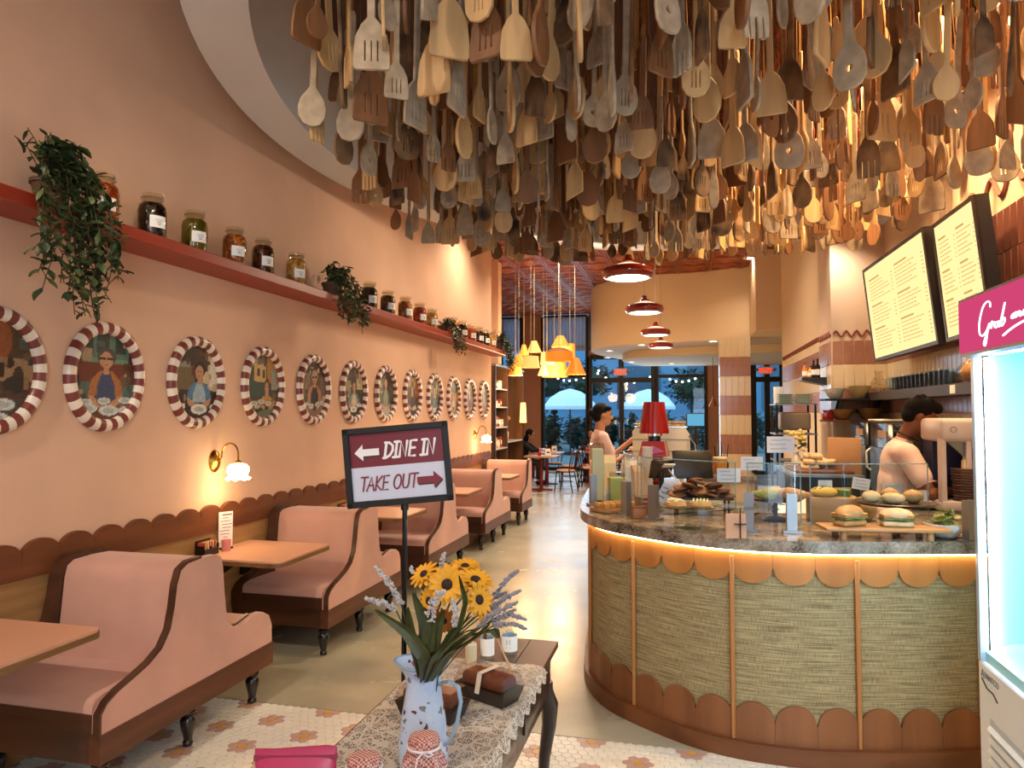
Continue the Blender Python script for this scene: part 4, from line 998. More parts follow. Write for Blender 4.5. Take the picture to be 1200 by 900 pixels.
# ---- gingham jars
def gingham():
    m, N, L, b = nodes('red_gingham')
    tc = N.new('ShaderNodeTexCoord'); ck = N.new('ShaderNodeTexChecker'); ck.inputs['Scale'].default_value = 190; L.new(tc.outputs['Object'], ck.inputs[0])
    ck.inputs[1].default_value = lin('c9a79c'); ck.inputs[2].default_value = lin('8f4038'); L.new(ck.outputs[0], b.inputs['Base Color']); b.inputs['Roughness'].default_value = .9; return m
GING = gingham(); JAM = mat('dark_jam', '3a1512', .3)
def jamjar(px, py, d, lab):
    c = atD(px, py, d); t = thing('jam_jar', lab, 'jar', (c.x, c.y, ZT), .3, 'gingham capped jars'); H = c.z-ZT
    q = MB(); q.lathe([(.034, 0), (.037, .006), (.037, H-.05), (.03, H-.035), (.03, H-.01), (.027, H-.01), (.033, H-.05), (.033, .01), (0, .008)], 20); q.build('glass_body', GLASS, t)
    q = MB(); q.lathe([(0, .01), (.0325, .011), (.0325, H-.06), (0, H-.058)], 18); q.build('jam', JAM, t)
    q = MB(); n = 40; vs = []; fs = []
    for k, (r, z, w) in enumerate(((0.001, H+.004, 0), (.02, H+.003, 0), (.034, H-.001, 0), (.038, H-.012, 0), (.036, H-.024, 0), (.046, H-.05, .005), (.05, H-.07, .009))):
        for i in range(n): a = 2*PI*i/n; vs.append(((r+w*math.cos(7*a))*math.cos(a), (r+w*math.cos(7*a))*math.sin(a), z-(w*1.6*math.cos(4*a) if k == 6 else 0)))
    for k in range(6):
        for i in range(n): fs.append((k*n+i, k*n+(i+1) % n, (k+1)*n+(i+1) % n, (k+1)*n+i))
    q.add(vs, fs); q.build('gingham_cap', GING, t)
    q = MB(); q.tube([(.0385*math.cos(a), .0385*math.sin(a), H-.022) for a in [2*PI*i/24 for i in range(24)]], .003, 6, closed=True)
    q.tube([(.0, -.04, H-.022), (.012, -.05, H-.015), (.024, -.048, H-.022), (.012, -.046, H-.028), (0, -.04, H-.022), (-.012, -.05, H-.03), (-.016, -.05, H-.05)], .002, 6); q.build('ribbon_bow', mat('white_ribbon', 'd8d2d6', .5), t)
jamjar(497, 862, 1.66, 'jam jar with red gingham cap and white bow in front of pitcher')
jamjar(427, 886, 1.56, 'second jam jar with red gingham cap, beside the pink pouch')
# ---- pink pouch
p = atD(347, 876, 1.56); t = thing('pink_pouch', 'raspberry pink stand up pouch at the corner of the console table', 'pouch', (p.x, p.y, ZT), YAW+.02)
PINKP = mat('pink_foil', 'b0365a', .35, var=.12, vscale=6); H = p.z-ZT
q = MB(); vs = []; fs = []; n = 24
for k, (d, w, z) in enumerate(((.028, .085, 0), (.032, .087, .04), (.026, .088, H*.6), (.01, .089, H*.86), (.004, .09, H*.92), (.003, .09, H))):
    for i in range(n):
        a = 2*PI*i/n; ca, sa = math.cos(a), math.sin(a); vs.append((math.copysign(abs(ca)**.45, ca)*w, math.copysign(abs(sa)**.9, sa)*d, z+(.004*math.sin(3*ca) if k == 5 else 0)))
for k in range(5):
    for i in range(n): fs.append((k*n+i, k*n+(i+1) % n, (k+1)*n+(i+1) % n, (k+1)*n+i))
fs += [tuple(range(n))[::-1], tuple(5*n+i for i in range(n))]
q.add(vs, fs); q.build('pouch_body', PINKP, t); q = MB(); q.box((0, 0, H*.9), (.182, .0105, .012)); q.build('seal_band', mat('pink_seal', '8d2a4a', .3), t)
# ---- sign on a pole
STK = {'D': (.72, [[(.08, 0), (.08, 1)], [(-.02, 1), (.3, .98), (.58, .78), (.62, .45), (.45, .15), (.15, 0), (-.02, 0)]]), 'I': (.42, [[(.16, 0), (.16, 1)], [(-.02, 1), (.34, 1)], [(-.02, 0), (.34, 0)]]), 'N': (.72, [[(.05, 0), (.05, 1), (.5, 0), (.5, 1)]]),
       'E': (.58, [[(.48, 1), (.05, 1), (.05, 0), (.48, 0)], [(.05, .52), (.42, .52)]]), 'T': (.6, [[(0, 1), (.6, 1)], [(.3, 1), (.3, 0)]]), 'A': (.68, [[(0, 0), (.3, 1), (.58, 0)], [(.12, .38), (.5, .38)]]),
       'K': (.62, [[(.06, 0), (.06, 1)], [(.5, 1), (.06, .45), (.52, 0)]]), 'O': (.74, [[(.32+.3*math.cos(a), .5+.5*math.sin(a)) for a in [2*PI*i/18+1.2 for i in range(19)]]]), 'U': (.68, [[(.04, 1), (.04, .3), (.14, .05), (.3, 0), (.46, .06), (.54, .3), (.54, 1)]]), ' ': (.35, [])}
def strokes(txt, h, x0, y0, w, q, slant=.2, mi=0, r=.006, zz=.002):
    wid = sum(STK[c][0] for c in txt); s = w/wid; x = x0
    for c in txt:
        for st in STK[c][1]:
            pts = [(x+px*s*1+py*h*slant, y0+py*h, 0) for (px, py) in st]
            q.tube(pts, r, 8, mi, M=Matrix.Translation((0, 0, zz)) @ Matrix.Diagonal((1, 1, .12, 1)))
            for e in (pts[0], pts[-1]): q.lathe([(r, 0), (r*.9, r*.12), (0, r*.12)], 8, c=(e[0], e[1], zz), mi=mi)
        x += STK[c][0]*s
t = thing('sign_stand', 'black pole sign pointing to dine in and take out', 'sign', (-1.13, 2.73, 0), YAW-.02)
q = MB(); q.lathe([(.13, 0), (.13, .008), (.05, .016), (.014, .03), (.014, .04)], 28); q.build('base', BLACK, t)
q = MB(); q.cyl((0, 0, .03), (0, .004, 1.36), .0105, n=14); q.build('pole', BLACKG, t)
q = MB(); q.cyl((0, 0, 1.3), (0, 0, 1.345), .016, n=12); q.build('clamp', BLACKG, t)
bd = bpy.data.objects.new('sign_board', None)
SWd, SHt = .435, .325
roll = math.radians(5.0); Mx = Matrix.Translation((-.028, -.012, 1.485)) @ Matrix.Rotation(-roll, 4, 'Y') @ Matrix.Rotation(PI/2, 4, 'X')
q = MB(); fwid = .026
for (cx, cy, sx, sy) in ((0, SHt/2-fwid/2, SWd, fwid), (0, -SHt/2+fwid/2, SWd, fwid), (-SWd/2+fwid/2, 0, fwid, SHt), (SWd/2-fwid/2, 0, fwid, SHt)): q.rbox((cx, cy, 0), (sx, sy, .022), .003, seg=1, M=Mx)
q.box((0, 0, -.009), (SWd-.01, SHt-.01, .004), M=Mx)
fr = q.build('frame', mat('black_sign_frame', '0b0b0c', .55), t)
MRN = mat('sign_maroon', '6e1f2b', .45); SGW = mat('sign_white', 'c6cadb', .45); SRED = mat('sign_red_ink', '7a2430', .5); SWI = mat('sign_white_ink', 'e6e2e4', .5)
iw, ih = SWd-2*fwid, SHt-2*fwid
q = MB(); q.box((0, ih/4, -.003), (iw, ih/2, .004), M=Mx); pt = q.build('dine_in_panel', MRN, t)
q = MB(); q.box((0, -ih/4, -.003), (iw, ih/2, .004), M=Mx); pb_ = q.build('take_out_panel', SGW, t)
def place(q, name, m, par):
    q.v = [tuple(Mx @ Vector(v)) for v in q.v]; return q.build(name, m, par)
q = MB(); strokes('DINE IN', .062, -.055, ih/4-.036, .215, q, r=.0052); place(q, 'dine_in_lettering', SWI, pt)
q = MB(); strokes('TAKE OUT', .056, -iw/2+.028, -ih/4-.028, .235, q, r=.0034); place(q, 'take_out_lettering', SRED, pb_)
def arrow(x0, x1, yc, sg):
    xs = (x0, x1) if sg > 0 else (x1, x0); hl = .035*sg; tipx = xs[1]; P = [(xs[0], yc-.014), (tipx-hl, yc-.014), (tipx-hl, yc-.034), (tipx, yc), (tipx-hl, yc+.034), (tipx-hl, yc+.014), (xs[0], yc+.014)]
    return P if sg > 0 else P[::-1]
for (P, m, par, nm) in ((arrow(-iw/2+.018, -.072, ih/4-.008, -1), SWI, pt, 'left_arrow'), (arrow(.075, .178, -ih/4-.002, 1), SRED, pb_, 'right_arrow')):
    q = MB(); q.prism(P, -.001, .0012); place(q, nm, m, par)
    q = MB(); q.prism([(a+.004, b-.006) for a, b in P], -.001, .0006); place(q, nm+'_outline', mat('arrow_shade', '3a2a34', .6), par)
bpy.data.objects.remove(bd)
# ================================================================== CURVED COUNTER
CT = 1.08          # counter top height
ctrl = [(-1.0, 9.2), (-.84, 6.95), (-.76, 5.6), (-.70, 4.9), (-.637, 4.49), (-.496, 4.179), (-.291, 3.976), (0, 3.784), (.26, 3.70), (.56, 3.69), (.88, 3.75), (1.25, 3.85), (1.62, 3.98), (1.95, 4.13), (2.3, 4.32)]
def catmull(P, n=16):
    out = []
    for i in range(1, len(P)-2):
        p0, p1, p2, p3 = [Vector(p) for p in P[i-1:i+3]]
        for k in range(n):
            t = k/n; out.append(.5*((2*p1)+(p2-p0)*t+(2*p0-5*p1+4*p2-p3)*t*t+(3*p1-p0-3*p2+p3)*t**3))
    out.append(Vector(P[-2])); return out
CP = catmull(ctrl); CL = [0]
for i in range(1, len(CP)): CL.append(CL[-1]+(CP[i]-CP[i-1]).length)
def curve(s, off=0):
    s = max(0, min(CL[-1]-1e-4, s)); i = max(j for j in range(len(CL)-1) if CL[j] <= s); f = (s-CL[i])/(CL[i+1]-CL[i]); p = CP[i].lerp(CP[i+1], f)
    a = CP[max(0, i-1)]; b = CP[min(len(CP)-1, i+2)]; t = (b-a).normalized(); n = Vector((t.y, -t.x)); return p+n*off
def near_s(x, y): return CL[min(range(len(CP)), key=lambda i: (CP[i]-Vector((x, y))).length)]
def band(s0, s1, o0, o1, z0, z1, n=24):
    """solid strip following the counter curve"""
    q = MB(); vs = []; fs = []
    for i in range(n+1):
        s = lerp(s0, s1, i/n); a = curve(s, o0); b = curve(s, o1); vs += [(a.x, a.y, z0), (b.x, b.y, z0), (b.x, b.y, z1), (a.x, a.y, z1)]
    for i in range(n):
        for k in range(4): fs.append((i*4+k, i*4+(k+1) % 4, i*4+4+(k+1) % 4, i*4+4+k))
    fs += [(3, 2, 1, 0), (n*4, n*4+1, n*4+2, n*4+3)]; q.add(vs, fs); return q
def weave():
    m, N, L, b = nodes('grasscloth_weave')
    uv = N.new('ShaderNodeUVMap'); 
    def nz(sx, sy, det=3):
        mp = N.new('ShaderNodeMapping'); mp.inputs['Scale'].default_value = (sx, sy, 1); L.new(uv.outputs[0], mp.inputs[0])
        n = N.new('ShaderNodeTexNoise'); n.inputs['Scale'].default_value = 1; n.inputs['Detail'].default_value = det; L.new(mp.outputs[0], n.inputs[0]); return n
    h = nz(5, 170); v = nz(260, 26, 2)
    mx = N.new('ShaderNodeMath'); mx.operation = 'MULTIPLY_ADD'; mx.inputs[1].default_value = .65; L.new(h.outputs[0], mx.inputs[0])
    m2 = N.new('ShaderNodeMath'); m2.operation = 'MULTIPLY'; m2.inputs[1].default_value = .35; L.new(v.outputs[0], m2.inputs[0]); L.new(m2.outputs[0], mx.inputs[2])
    r = N.new('ShaderNodeValToRGB'); L.new(mx.outputs[0], r.inputs[0])
    r.color_ramp.elements[0].position = .38; r.color_ramp.elements[0].color = lin('6b5b3c'); r.color_ramp.elements[1].position = .62; r.color_ramp.elements[1].color = lin('a8996f')
    L.new(r.outputs[0], b.inputs['Base Color']); b.inputs['Roughness'].default_value = .75
    bp = N.new('ShaderNodeBump'); bp.inputs['Strength'].default_value = .4; bp.inputs['Distance'].default_value = .004; L.new(mx.outputs[0], bp.inputs['Height']); L.new(bp.outputs[0], b.inputs['Normal']); return m
WEAVE = weave()
SCAL = wood('counter_scallop_wood', 'b0763c', '96602c', .42, 'z', 8); PLW = wood('counter_plinth_wood', '7a4824', '5c3216', .45, 'x', 8); SCALB = wood('lower_scallop_wood', '8a5630', '6c3f20', .45, 'z', 8)
def granite():
    m, N, L, b = nodes('granite'); tc = N.new('ShaderNodeTexCoord')
    n = N.new('ShaderNodeTexNoise'); n.inputs['Scale'].default_value = 9; n.inputs['Detail'].default_value = 9; L.new(tc.outputs['Object'], n.inputs[0])
    v = N.new('ShaderNodeTexVoronoi'); v.inputs['Scale'].default_value = 120; L.new(tc.outputs['Object'], v.inputs[0])
    mx = N.new('ShaderNodeMixRGB'); mx.inputs[0].default_value = .2; L.new(n.outputs[0], mx.inputs[1]); L.new(v.outputs['Color'], mx.inputs[2])
    r = N.new('ShaderNodeValToRGB'); L.new(mx.outputs[0], r.inputs[0]); e = r.color_ramp.elements
    e[0].position = .32; e[0].color = lin('3a312a'); e[1].position = .62; e[1].color = lin('9c8f80'); k = e.new(.44); k.color = lin('7a6a58'); k = e.new(.75); k.color = lin('bdb4a8')
    L.new(r.outputs[0], b.inputs['Base Color']); b.inputs['Roughness'].default_value = .15; return m
GRAN = granite()
S1 = near_s(-.30, 4.03); PW = .6
posts = [S1+PW*k for k in range(-1, 4)]
SA, SB = 0.0, CL[-1]-.02
counter = thing('service_counter', 'curved service counter with woven panels and scalloped wood trim', 'counter', (0, 0, 0))
band(SA, SB, 0, -.07, 0, .085, 120).build('plinth', PLW, counter)
edges = [SA, S1-PW*2.2]+posts+[SB]
edges = sorted(set(round(e, 4) for e in edges if SA <= e <= SB))
for a, b in zip(edges[:-1], edges[1:]):
    n = 26; q = MB(); vs = []; fs = []
    for i in range(n+1):
        s = lerp(a, b, i/n); p = curve(s, -.045); vs += [(p.x, p.y, .08), (p.x, p.y, 1.02)]
    for i in range(n): fs.append((2*i, 2*i+1, 2*i+3, 2*i+2))
    me = bpy.data.meshes.new('woven_panel'); me.from_pydata(vs, [], fs); me.materials.append(WEAVE)
    ul = me.uv_layers.new(name='UVMap')
    for l in me.loops: k = l.vertex_index; ul.data[l.index].uv = (lerp(a, b, (k//2)/n), vs[k][2])
    me.polygons.foreach_set('use_smooth', [True]*len(me.polygons)); put('woven_panel', me, counter)
    ns = max(1, round((b-a)/.2)); w = (b-a)/ns
    for k in range(ns):
        for (zt, zb, dz, m) in ((1.0, .935, -.08, SCAL), (.085, .185, .09, SCALB)):
            q = MB(); vs = []; fs = []; N_ = 14
            for i in range(N_+1):
                u = i/N_; s = a+w*(k+lerp(.003, .997, u)); ze = zb+dz*math.sqrt(max(0, 1-(2*u-1)**2)); 
                for off in (-.042, -.028): p = curve(s, off); vs += [(p.x, p.y, zt), (p.x, p.y, ze)]
            for i in range(N_):
                c = i*4; d = c+4; fs += [(c+2, c+3, d+3, d+2), (c, d, d+1, c+1), (c+1, d+1, d+3, c+3), (c, c+2, d+2, d)]
            fs += [(0, 1, 3, 2), (N_*4, N_*4+2, N_*4+3, N_*4+1)]
            q.add(vs, fs); q.build('scallop', m, counter, ang=50)
for s in posts+[S1-PW*2.2]:
    p = curve(s, -.03); q = MB(); q.rbox((p.x, p.y, .535), (.022, .022, .9), .004, seg=1); q.build('post', SCAL, counter)
band(SA, SB, -.05, -.9, .06, 1.0, 120).build('carcass', mat('counter_carcass', '3a2c22', .6), counter)
LED = emis('warm_led_strip', 'ffdca8', 28)
band(SA+.05, SB, -.008, -.02, 1.008, 1.018, 140).build('led_strip', LED, counter)
slab = band(SA, SB, .02, -.95, 1.02, CT, 140).build('countertop', GRAN); tag(slab, 'speckled brown granite top of the curved counter', 'countertop')
ZC = CT+.001
def onC(px, py): return atZ(px, py, ZC)
# ---- steel posts and glass guards
spx = [(695, 592), (734, 603), (766, 609), (878, 622), (928, 624), (1137, 636)]
GP = [onC(*p) for p in spx]
for i, p in enumerate(GP):
    t = thing('guard_post', '%s steel glass holder along the counter edge, counted from the aisle end' % ORD[i], 'holder', p, 0, 'steel holders of the counter glass')
    a = math.atan2(p.y-5.2, p.x-.5); t.rotation_euler = (0, 0, a+PI/2)
    q = MB(); q.box((0, 0, .006), (.09, .07, .012)); q.build('foot_plate', STEEL, t)
    q = MB(); q.prism([(-.025, -.02), (.025, -.02), (.025, .02), (.012, .02), (.012, -.008), (-.012, -.008), (-.012, .02), (-.025, .02)], .012, .2); q.build('channel', STEEL, t, smooth=False)
GG = glass('guard_glass', 'eef6f8'); EDG = mat('glass_edge', '9fc0c0', .1, trans=.6)
def guard(ptsl, z0, z1, lab):
    t = thing('glass_guard', lab, 'glass panel', (ptsl[0].x, ptsl[0].y, ZC), 0, 'glass guards on the counter'); o = Vector((ptsl[0].x, ptsl[0].y, ZC))
    P = [Vector((p.x, p.y, ZC))-o for p in ptsl]; q = MB(); vs = []; fs = []
    for p in P: vs += [(p.x, p.y, z0), (p.x, p.y, z1)]
    for i in range(len(P)-1): fs.append((2*i, 2*i+2, 2*i+3, 2*i+1))
    q.add(vs, fs); q.build('pane', GG, t, smooth=False)
    q = MB(); q.tube([(p.x, p.y, z1) for p in P], .0035, 6); q.build('polished_top_edge', EDG, t)
    for p in (P[0], P[-1]): q = MB(); q.cyl((p.x, p.y, z0), (p.x, p.y, z1), .003, n=6); q.build('polished_side_edge', EDG, t)
def arcline(s0, s1, off, n=10): return [curve(lerp(s0, s1, k/n), off) for k in range(n+1)]
ss = [near_s(p.x, p.y) for p in GP]; offs = -.27
guard(arcline(ss[0]-.12, ss[1]+.03, offs), .03, .35, 'short curved glass panel at the aisle end of counter')
guard(arcline(ss[1]+.09, ss[3]-.1, offs), .03, .35, 'curved glass panel in front of the cookies')
guard(arcline(ss[3]-.02, ss[4]+.08, offs), .03, .35, 'glass panel in front of the croissants')
guard(arcline(ss[4]+.14, ss[5]+.02, offs), .03, .35, 'long glass panel in front of the sandwiches')
# ---- food
BREAD = mat('bread_crust', 'b98a55', .7, var=.3, vscale=30, bump=.3, bscale=50); BREADP = mat('bread_pale', 'd6b98c', .75, var=.15, vscale=30, bump=.2, bscale=60); CHOC = mat('cookie_dark', '5a2f1a', .75, var=.35, vscale=45, bump=.4, bscale=60); COOK = mat('cookie_brown', '8a5530', .75, var=.3, vscale=45, bump=.4, bscale=60); CHIP = mat('chocolate_chip', '2a1510', .4)
LETT = mat('lettuce', '5f7a34', .5, var=.4, vscale=40); ICING = mat('white_icing', 'e3dccb', .6); PIST = mat('pistachio_crumb', '9a9a4c', .7, var=.3, vscale=90); HAM = mat('filling_pink', 'b0705c', .6); CHES = mat('egg_yellow', 'd2a640', .6); BOARDM = wood('pale_board', 'b48a5c', '94693c', .5, 'x', 14); CERAM = mat('white_ceramic', 'e4e0d8', .2); DGL = glass('stand_glass', 'eef4f0')
def cookie_mesh(m):
    q = MB(); rnd = random.Random(3)
    q.lathe([(0, 0), (.042, 0), (.05, .006), (.047, .014), (.03, .019), (0, .021)], 18); return q.mesh('dough', m)
CKM = [cookie_mesh(COOK), cookie_mesh(CHOC)]
cq = MB(); cq.ball((0, 0, 0), (.006, .006, .004), 6, 4); CHM = cq.mesh('chip', CHIP)
def cookie(p, rot, kind, lab, g='cookies piled on the dark tray'):
    t = thing('cookie', lab, 'cookie', p, 0, g); t.rotation_euler = rot
    put('dough', CKM[kind], t); rnd = random.Random(int(p[0]*1e4)+int(p[2]*1e4))
    for i in range(7): a = rnd.uniform(0, 6.3); r = rnd.uniform(.005, .038); put('chip', CHM, t, (r*math.cos(a), r*math.sin(a), .019-.1*r))
def stand(px, py, r, h, lab, m=None, cat='cake stand', p=None):
    p = p or onC(px, py); t = thing('cake_stand', lab, cat, p, 0, 'stands on the counter'); m = m or DGL
    q = MB(); q.lathe([(r*.55, 0), (r*.5, .008), (.012, .02), (.012, h-.02), (.03, h-.012)], 24); q.build('foot', m, t)
    q = MB(); q.lathe([(0, h-.012), (r*.9, h-.010), (r, h), (r, h+.006), (r*.92, h-.002), (0, h-.004)], 28); q.build('plate', m, t); return p, p.z+h-.002
CARDP = mat('card_stock', 'ccd6e6', .7)
def scribble(q, w, h, n=3):
    for k in range(n):
        z = h*(.78-.27*k); L = w*random.uniform(.45, .8); x0 = -w/2+w*random.uniform(.08, .2)
        q.tube([(x0+L*i/16, -.0012, z+h*.05*math.sin(i*2.4+k)+random.uniform(-.03, .03)*h) for i in range(17)], h*.012, 4)
BLUE = mat('blue_ink', '3a4670', .7)
def card(px, py, w, h, d, lab, base=None, tilt=0, yaw=0):
    """price card centred on a pixel at depth d, on a wire stem that stands at height base"""
    c = atD(px, py, d); W = w*.86/F*d; Hh = h*.86/F*d; zb = ZC if base is None else base
    t = thing('price_card', lab, 'price card', (c.x, c.y, zb), YAW+yaw, 'price cards on the counter'); zc = c.z-zb
    q = MB(); q.cyl((0, .004, 0), (0, .004, zc-Hh*.3), .0022, n=6); q.tube([(.012*math.cos(a), .004, zc-Hh*.42+.012*math.sin(a)) for a in [2*PI*i/14 for i in range(14)]], .0014, 5, closed=True); q.lathe([(.022, 0), (.022, .004), (.006, .008)], 14, c=(0, .004, 0)); q.build('wire_stem', STEEL, t)
    q = MB(); q.box((0, 0, 0), (W, .0014, Hh)); cd_ = q.build('card', CARDP, t, (0, 0, zc), (0, tilt, 0))
    q = MB(); scribble(q, W, Hh); 
    q.v = [(v[0], v[1], v[2]-Hh/2) for v in q.v]; q.build('handwriting', BLUE, cd_)
# cookies on a dark tray
tr = onC(822, 602); t = thing('serving_tray', 'dark raised tray under the pile of cookies', 'tray', tr, .1); q = MB(); q.rbox((0, 0, .1), (.36, .2, .012), .004); q.build('tray_top', BLACK, t)
for sx in (-1, 1):
    for sy in (-1, 1): q = MB(); q.cyl((sx*.15, sy*.08, 0), (sx*.15, sy*.08, .098), .007, n=8); q.build('foot', BLACK, t)
zt = tr.z+.107; rnd = random.Random(5); k = 0
for layer, (n, sp) in enumerate(((8, .3), (6, .23), (4, .15), (2, .07))):
    for i in range(n):
        x = -sp/2+sp*(i % ((n+1)//2))/max(1, (n+1)//2-1); y = (-.045 if i < (n+1)//2 else .045)
        cookie((tr.x+x+rnd.uniform(-.01, .01), tr.y+y, zt+layer*.026+.004), (rnd.uniform(-.35, .35), rnd.uniform(-.35, .35), rnd.uniform(0, 6)), (layer+i) % 2, '%s cookie in the pile on the dark tray' % ('pale brown chocolate chip' if (layer+i) % 2 == 0 else 'dark chocolate'))
def danish(p, lab):
    t = thing('danish_pastry', lab, 'pastry', p, random.uniform(0, 3), 'pastries on the glass stand')
    q = MB(); q.lathe([(0, 0), (.05, .002), (.062, .014), (.056, .028), (.04, .032), (0, .03)], 20, sy=.85); q.build('pastry_base', BREAD, t)
    q = MB(); q.ball((0, 0, .032), (.04, .033, .014), 14, 6); q.build('topping', PIST, t)
    q = MB()
    for i in range(5): q.tube([(-.04+.018*i, -.03, .036), (-.035+.018*i, 0, .049), (-.04+.018*i, .03, .036)], .0028, 5)
    o = q.build('icing_drizzle', ICING, t); o['kind'] = 'stuff'
p, zt = stand(806, 618, .15, .11, 'glass cake stand with two pistachio pastries')
danish((p.x-.062, p.y-.02, zt), 'pistachio topped pastry on the glass stand, beside the tilted tag'); danish((p.x+.068, p.y-.01, zt), 'pistachio topped pastry on the glass stand, on the croissant side')
p2, _ = stand(862, 622, .12, .13, 'empty glass cake stand in front of the cookies')
def croissant(p, rz, m, lab, s=1, ice=False):
    t = thing('croissant', lab, 'croissant', p, rz, 'croissants on the wooden stand'); q = MB(); pts = []; rr = []
    for i in range(15):
        u = i/14*2-1; pts.append((u*.085*s, -.035*s*(1-u*u)+.03*s*u*u, .032*s)); rr.append(s*(.010+.027*(1-abs(u)**1.6))*(1 if i % 2 else 1.1))
    q.tube(pts, rr, 12); q.build('crescent', m, t)
    if ice:
        q = MB()
        for i in range(9): u = -.8+i*.2; q.tube([(u*.08*s+.008, -.05*s*(1-u*u), .045*s), (u*.08*s, -.03*s*(1-u*u), .068*s*(1-.35*u*u)), (u*.08*s-.008, .0, .05*s)], .003, 5)
        o = q.build('icing', ICING, t); o['kind'] = 'stuff'
pw, zw = stand(0, 0, .15, .12, 'dark wooden stand holding two croissants', DARKW, p=onC(912, 612)+Vector((0, .12, 0)))
croissant((pw.x-.055, pw.y-.03, zw), .5, PIST, 'pistachio crusted croissant on the wooden stand', .95); croissant((pw.x+.0, pw.y+.075, zw), .2, BREAD, 'plain brown croissant behind the pistachio one', .9)
croissant((pw.x+.085, pw.y-.045, zw), -.45, BREAD, 'white iced croissant on the wooden stand', 1.05, True)
# sandwich board
pb1, pb2 = onC(985, 632), onC(1090, 634); c = (pb1+pb2)/2; a = math.atan2(pb2.y-pb1.y, pb2.x-pb1.x); c.y += .06
t = thing('serving_board', 'pale wooden serving board on feet under the sandwiches', 'board', c, a); q = MB(); q.rbox((0, 0, .05), (.58, .19, .018), .008); q.build('board', BOARDM, t)
for x in (-.2, .2): q = MB(); q.cyl((x, -.06, 0), (x, -.06, .045), .016, n=12); q.build('foot', BOARDM, t); q = MB(); q.cyl((x, .06, 0), (x, .06, .045), .016, n=12); q.build('foot', BOARDM, t)
zb = c.z+.06; ax = Vector((math.cos(a), math.sin(a), 0))
def sandwich(p, rz, m, lab, s=1, tall=1):
    t = thing('sandwich', lab, 'sandwich', p, rz, 'sandwiches on the counter')
    q = MB(); q.rbox((0, 0, .014*s), (.14*s, .085*s, .028*s), .012*s, seg=3); q.build('bottom_bread', m, t)
    q = MB(); n = 26; vs = [(0, 0, .03*s)]; fs = []
    for k in range(n): a_ = 2*PI*k/n; vs.append((.082*s*math.cos(a_)*(1+.06*math.sin(5*a_)), .056*s*math.sin(a_)*(1+.08*math.cos(7*a_)), (.034+.007*math.sin(6*a_))*s))
    for k in range(n): fs.append((0, 1+k, 1+(k+1) % n))
    q.add(vs, fs); q.rbox((0, 0, .036*s), (.142*s, .09*s, .008*s), .003*s); q.build('lettuce', LETT, t)
    q = MB(); q.rbox((0, 0, .046*s), (.138*s, .086*s, .012*s), .004*s); q.build('filling', HAM, t)
    q = MB(); q.rbox((0, 0, .056*s), (.14*s, .088*s, .006*s), .002*s); q.build('cheese', CHES, t)
    q = MB(); q.ball((0, 0, .058*s), (.076*s, .05*s, .034*s*tall), 18, 8); q.build('top_bread', m, t)
sandwich(c-ax*.15+Vector((0, 0, .06)), a+.5, BREAD, 'dark leafy sandwich at the end of the serving board near the croissants', 1.05, 1.1); sandwich(c+ax*.07+Vector((0, 0, .06)), a-.1, BREADP, 'pale bun sandwich in the middle of the serving board', 1.0, .9)
# tiers behind the board
def platter(px, py, r, h, lab, m=CERAM):
    p = onC(px, py); t = thing('pastry_platter', lab, 'platter', p, 0, 'platters behind the glass'); q = MB(); q.lathe([(r*.5, 0), (r*.45, .008), (.02, .02), (.02, h-.02), (r*.3, h-.012)], 22); q.build('foot', m, t)
    q = MB(); q.lathe([(0, h-.012), (r*.9, h-.010), (r, h+.004), (r*.97, h+.008), (r*.85, h-.002), (0, h-.004)], 28); q.build('dish', m, t); return p, p.z+h
p, z = platter(1050, 620, .2, .14, 'dark round platter with rolls behind the sandwiches', mat('dark_platter', '3a2a26', .3)); p = Vector((p.x, p.y+.02, z))
def bun(p, r, m, lab, g):
    t = thing('bread_roll', lab, 'bread roll', p, random.uniform(0, 3), g); q = MB(); q.ball((0, 0, r[2]*.9), r, 16, 9); q.build('crumb', m, t)
    q = MB(); q.tube([(-r[0]*.6, 0, r[2]*1.62), (0, .003, r[2]*1.9), (r[0]*.6, 0, r[2]*1.62)], .004, 5); q.build('score_line', BREADP if m is BREAD else BREAD, t)
for i, (dx, dy, r, m, lab) in enumerate(((-.12, -.03, (.055, .045, .032), BREADP, 'pale roll on the dark platter beside the tilted card'), (-.02, -.06, (.06, .045, .03), BREADP, 'wide pale roll in the middle of the dark platter'), (.09, .0, (.05, .05, .036), BREAD, 'brown bagel like roll on the dark platter near the basket'), (0, .08, (.05, .045, .035), BREAD, 'brown roll at the back of the dark platter'))): bun((p.x+dx, p.y+dy, p.z), r, m, lab, 'rolls on the dark platter')
pk = onC(978, 612); t = thing('display_box', 'upright wooden box carrying quiche slices beside the sandwiches', 'box', (pk.x, pk.y+.05, ZC)); q = MB(); q.rbox((0, 0, .07), (.26, .17, .14), .006); q.build('box', BOARDM, t); zk = ZC+.141
def slice_(p, rz, m, lab):
    t = thing('quiche_slice', lab, 'quiche', p, rz, 'quiche slices'); q = MB(); q.prism([(0, -.05), (.06, .05), (-.06, .05)], 0, .035); q.build('filling', m, t, smooth=False); q = MB(); q.prism([(.062, .05), (.058, .062), (-.058, .062), (-.062, .05)], 0, .042); q.build('crust', BREAD, t, smooth=False)
t0 = thing('omelette_roll', 'yellow vegetable filled bake on the wooden box', 'bake', (pk.x-.05, pk.y+.03, zk)); q = MB(); q.ball((0, 0, .025), (.075, .055, .03), 16, 8); q.build('bake_body', CHES, t0); q = MB(); rnd = random.Random(9)
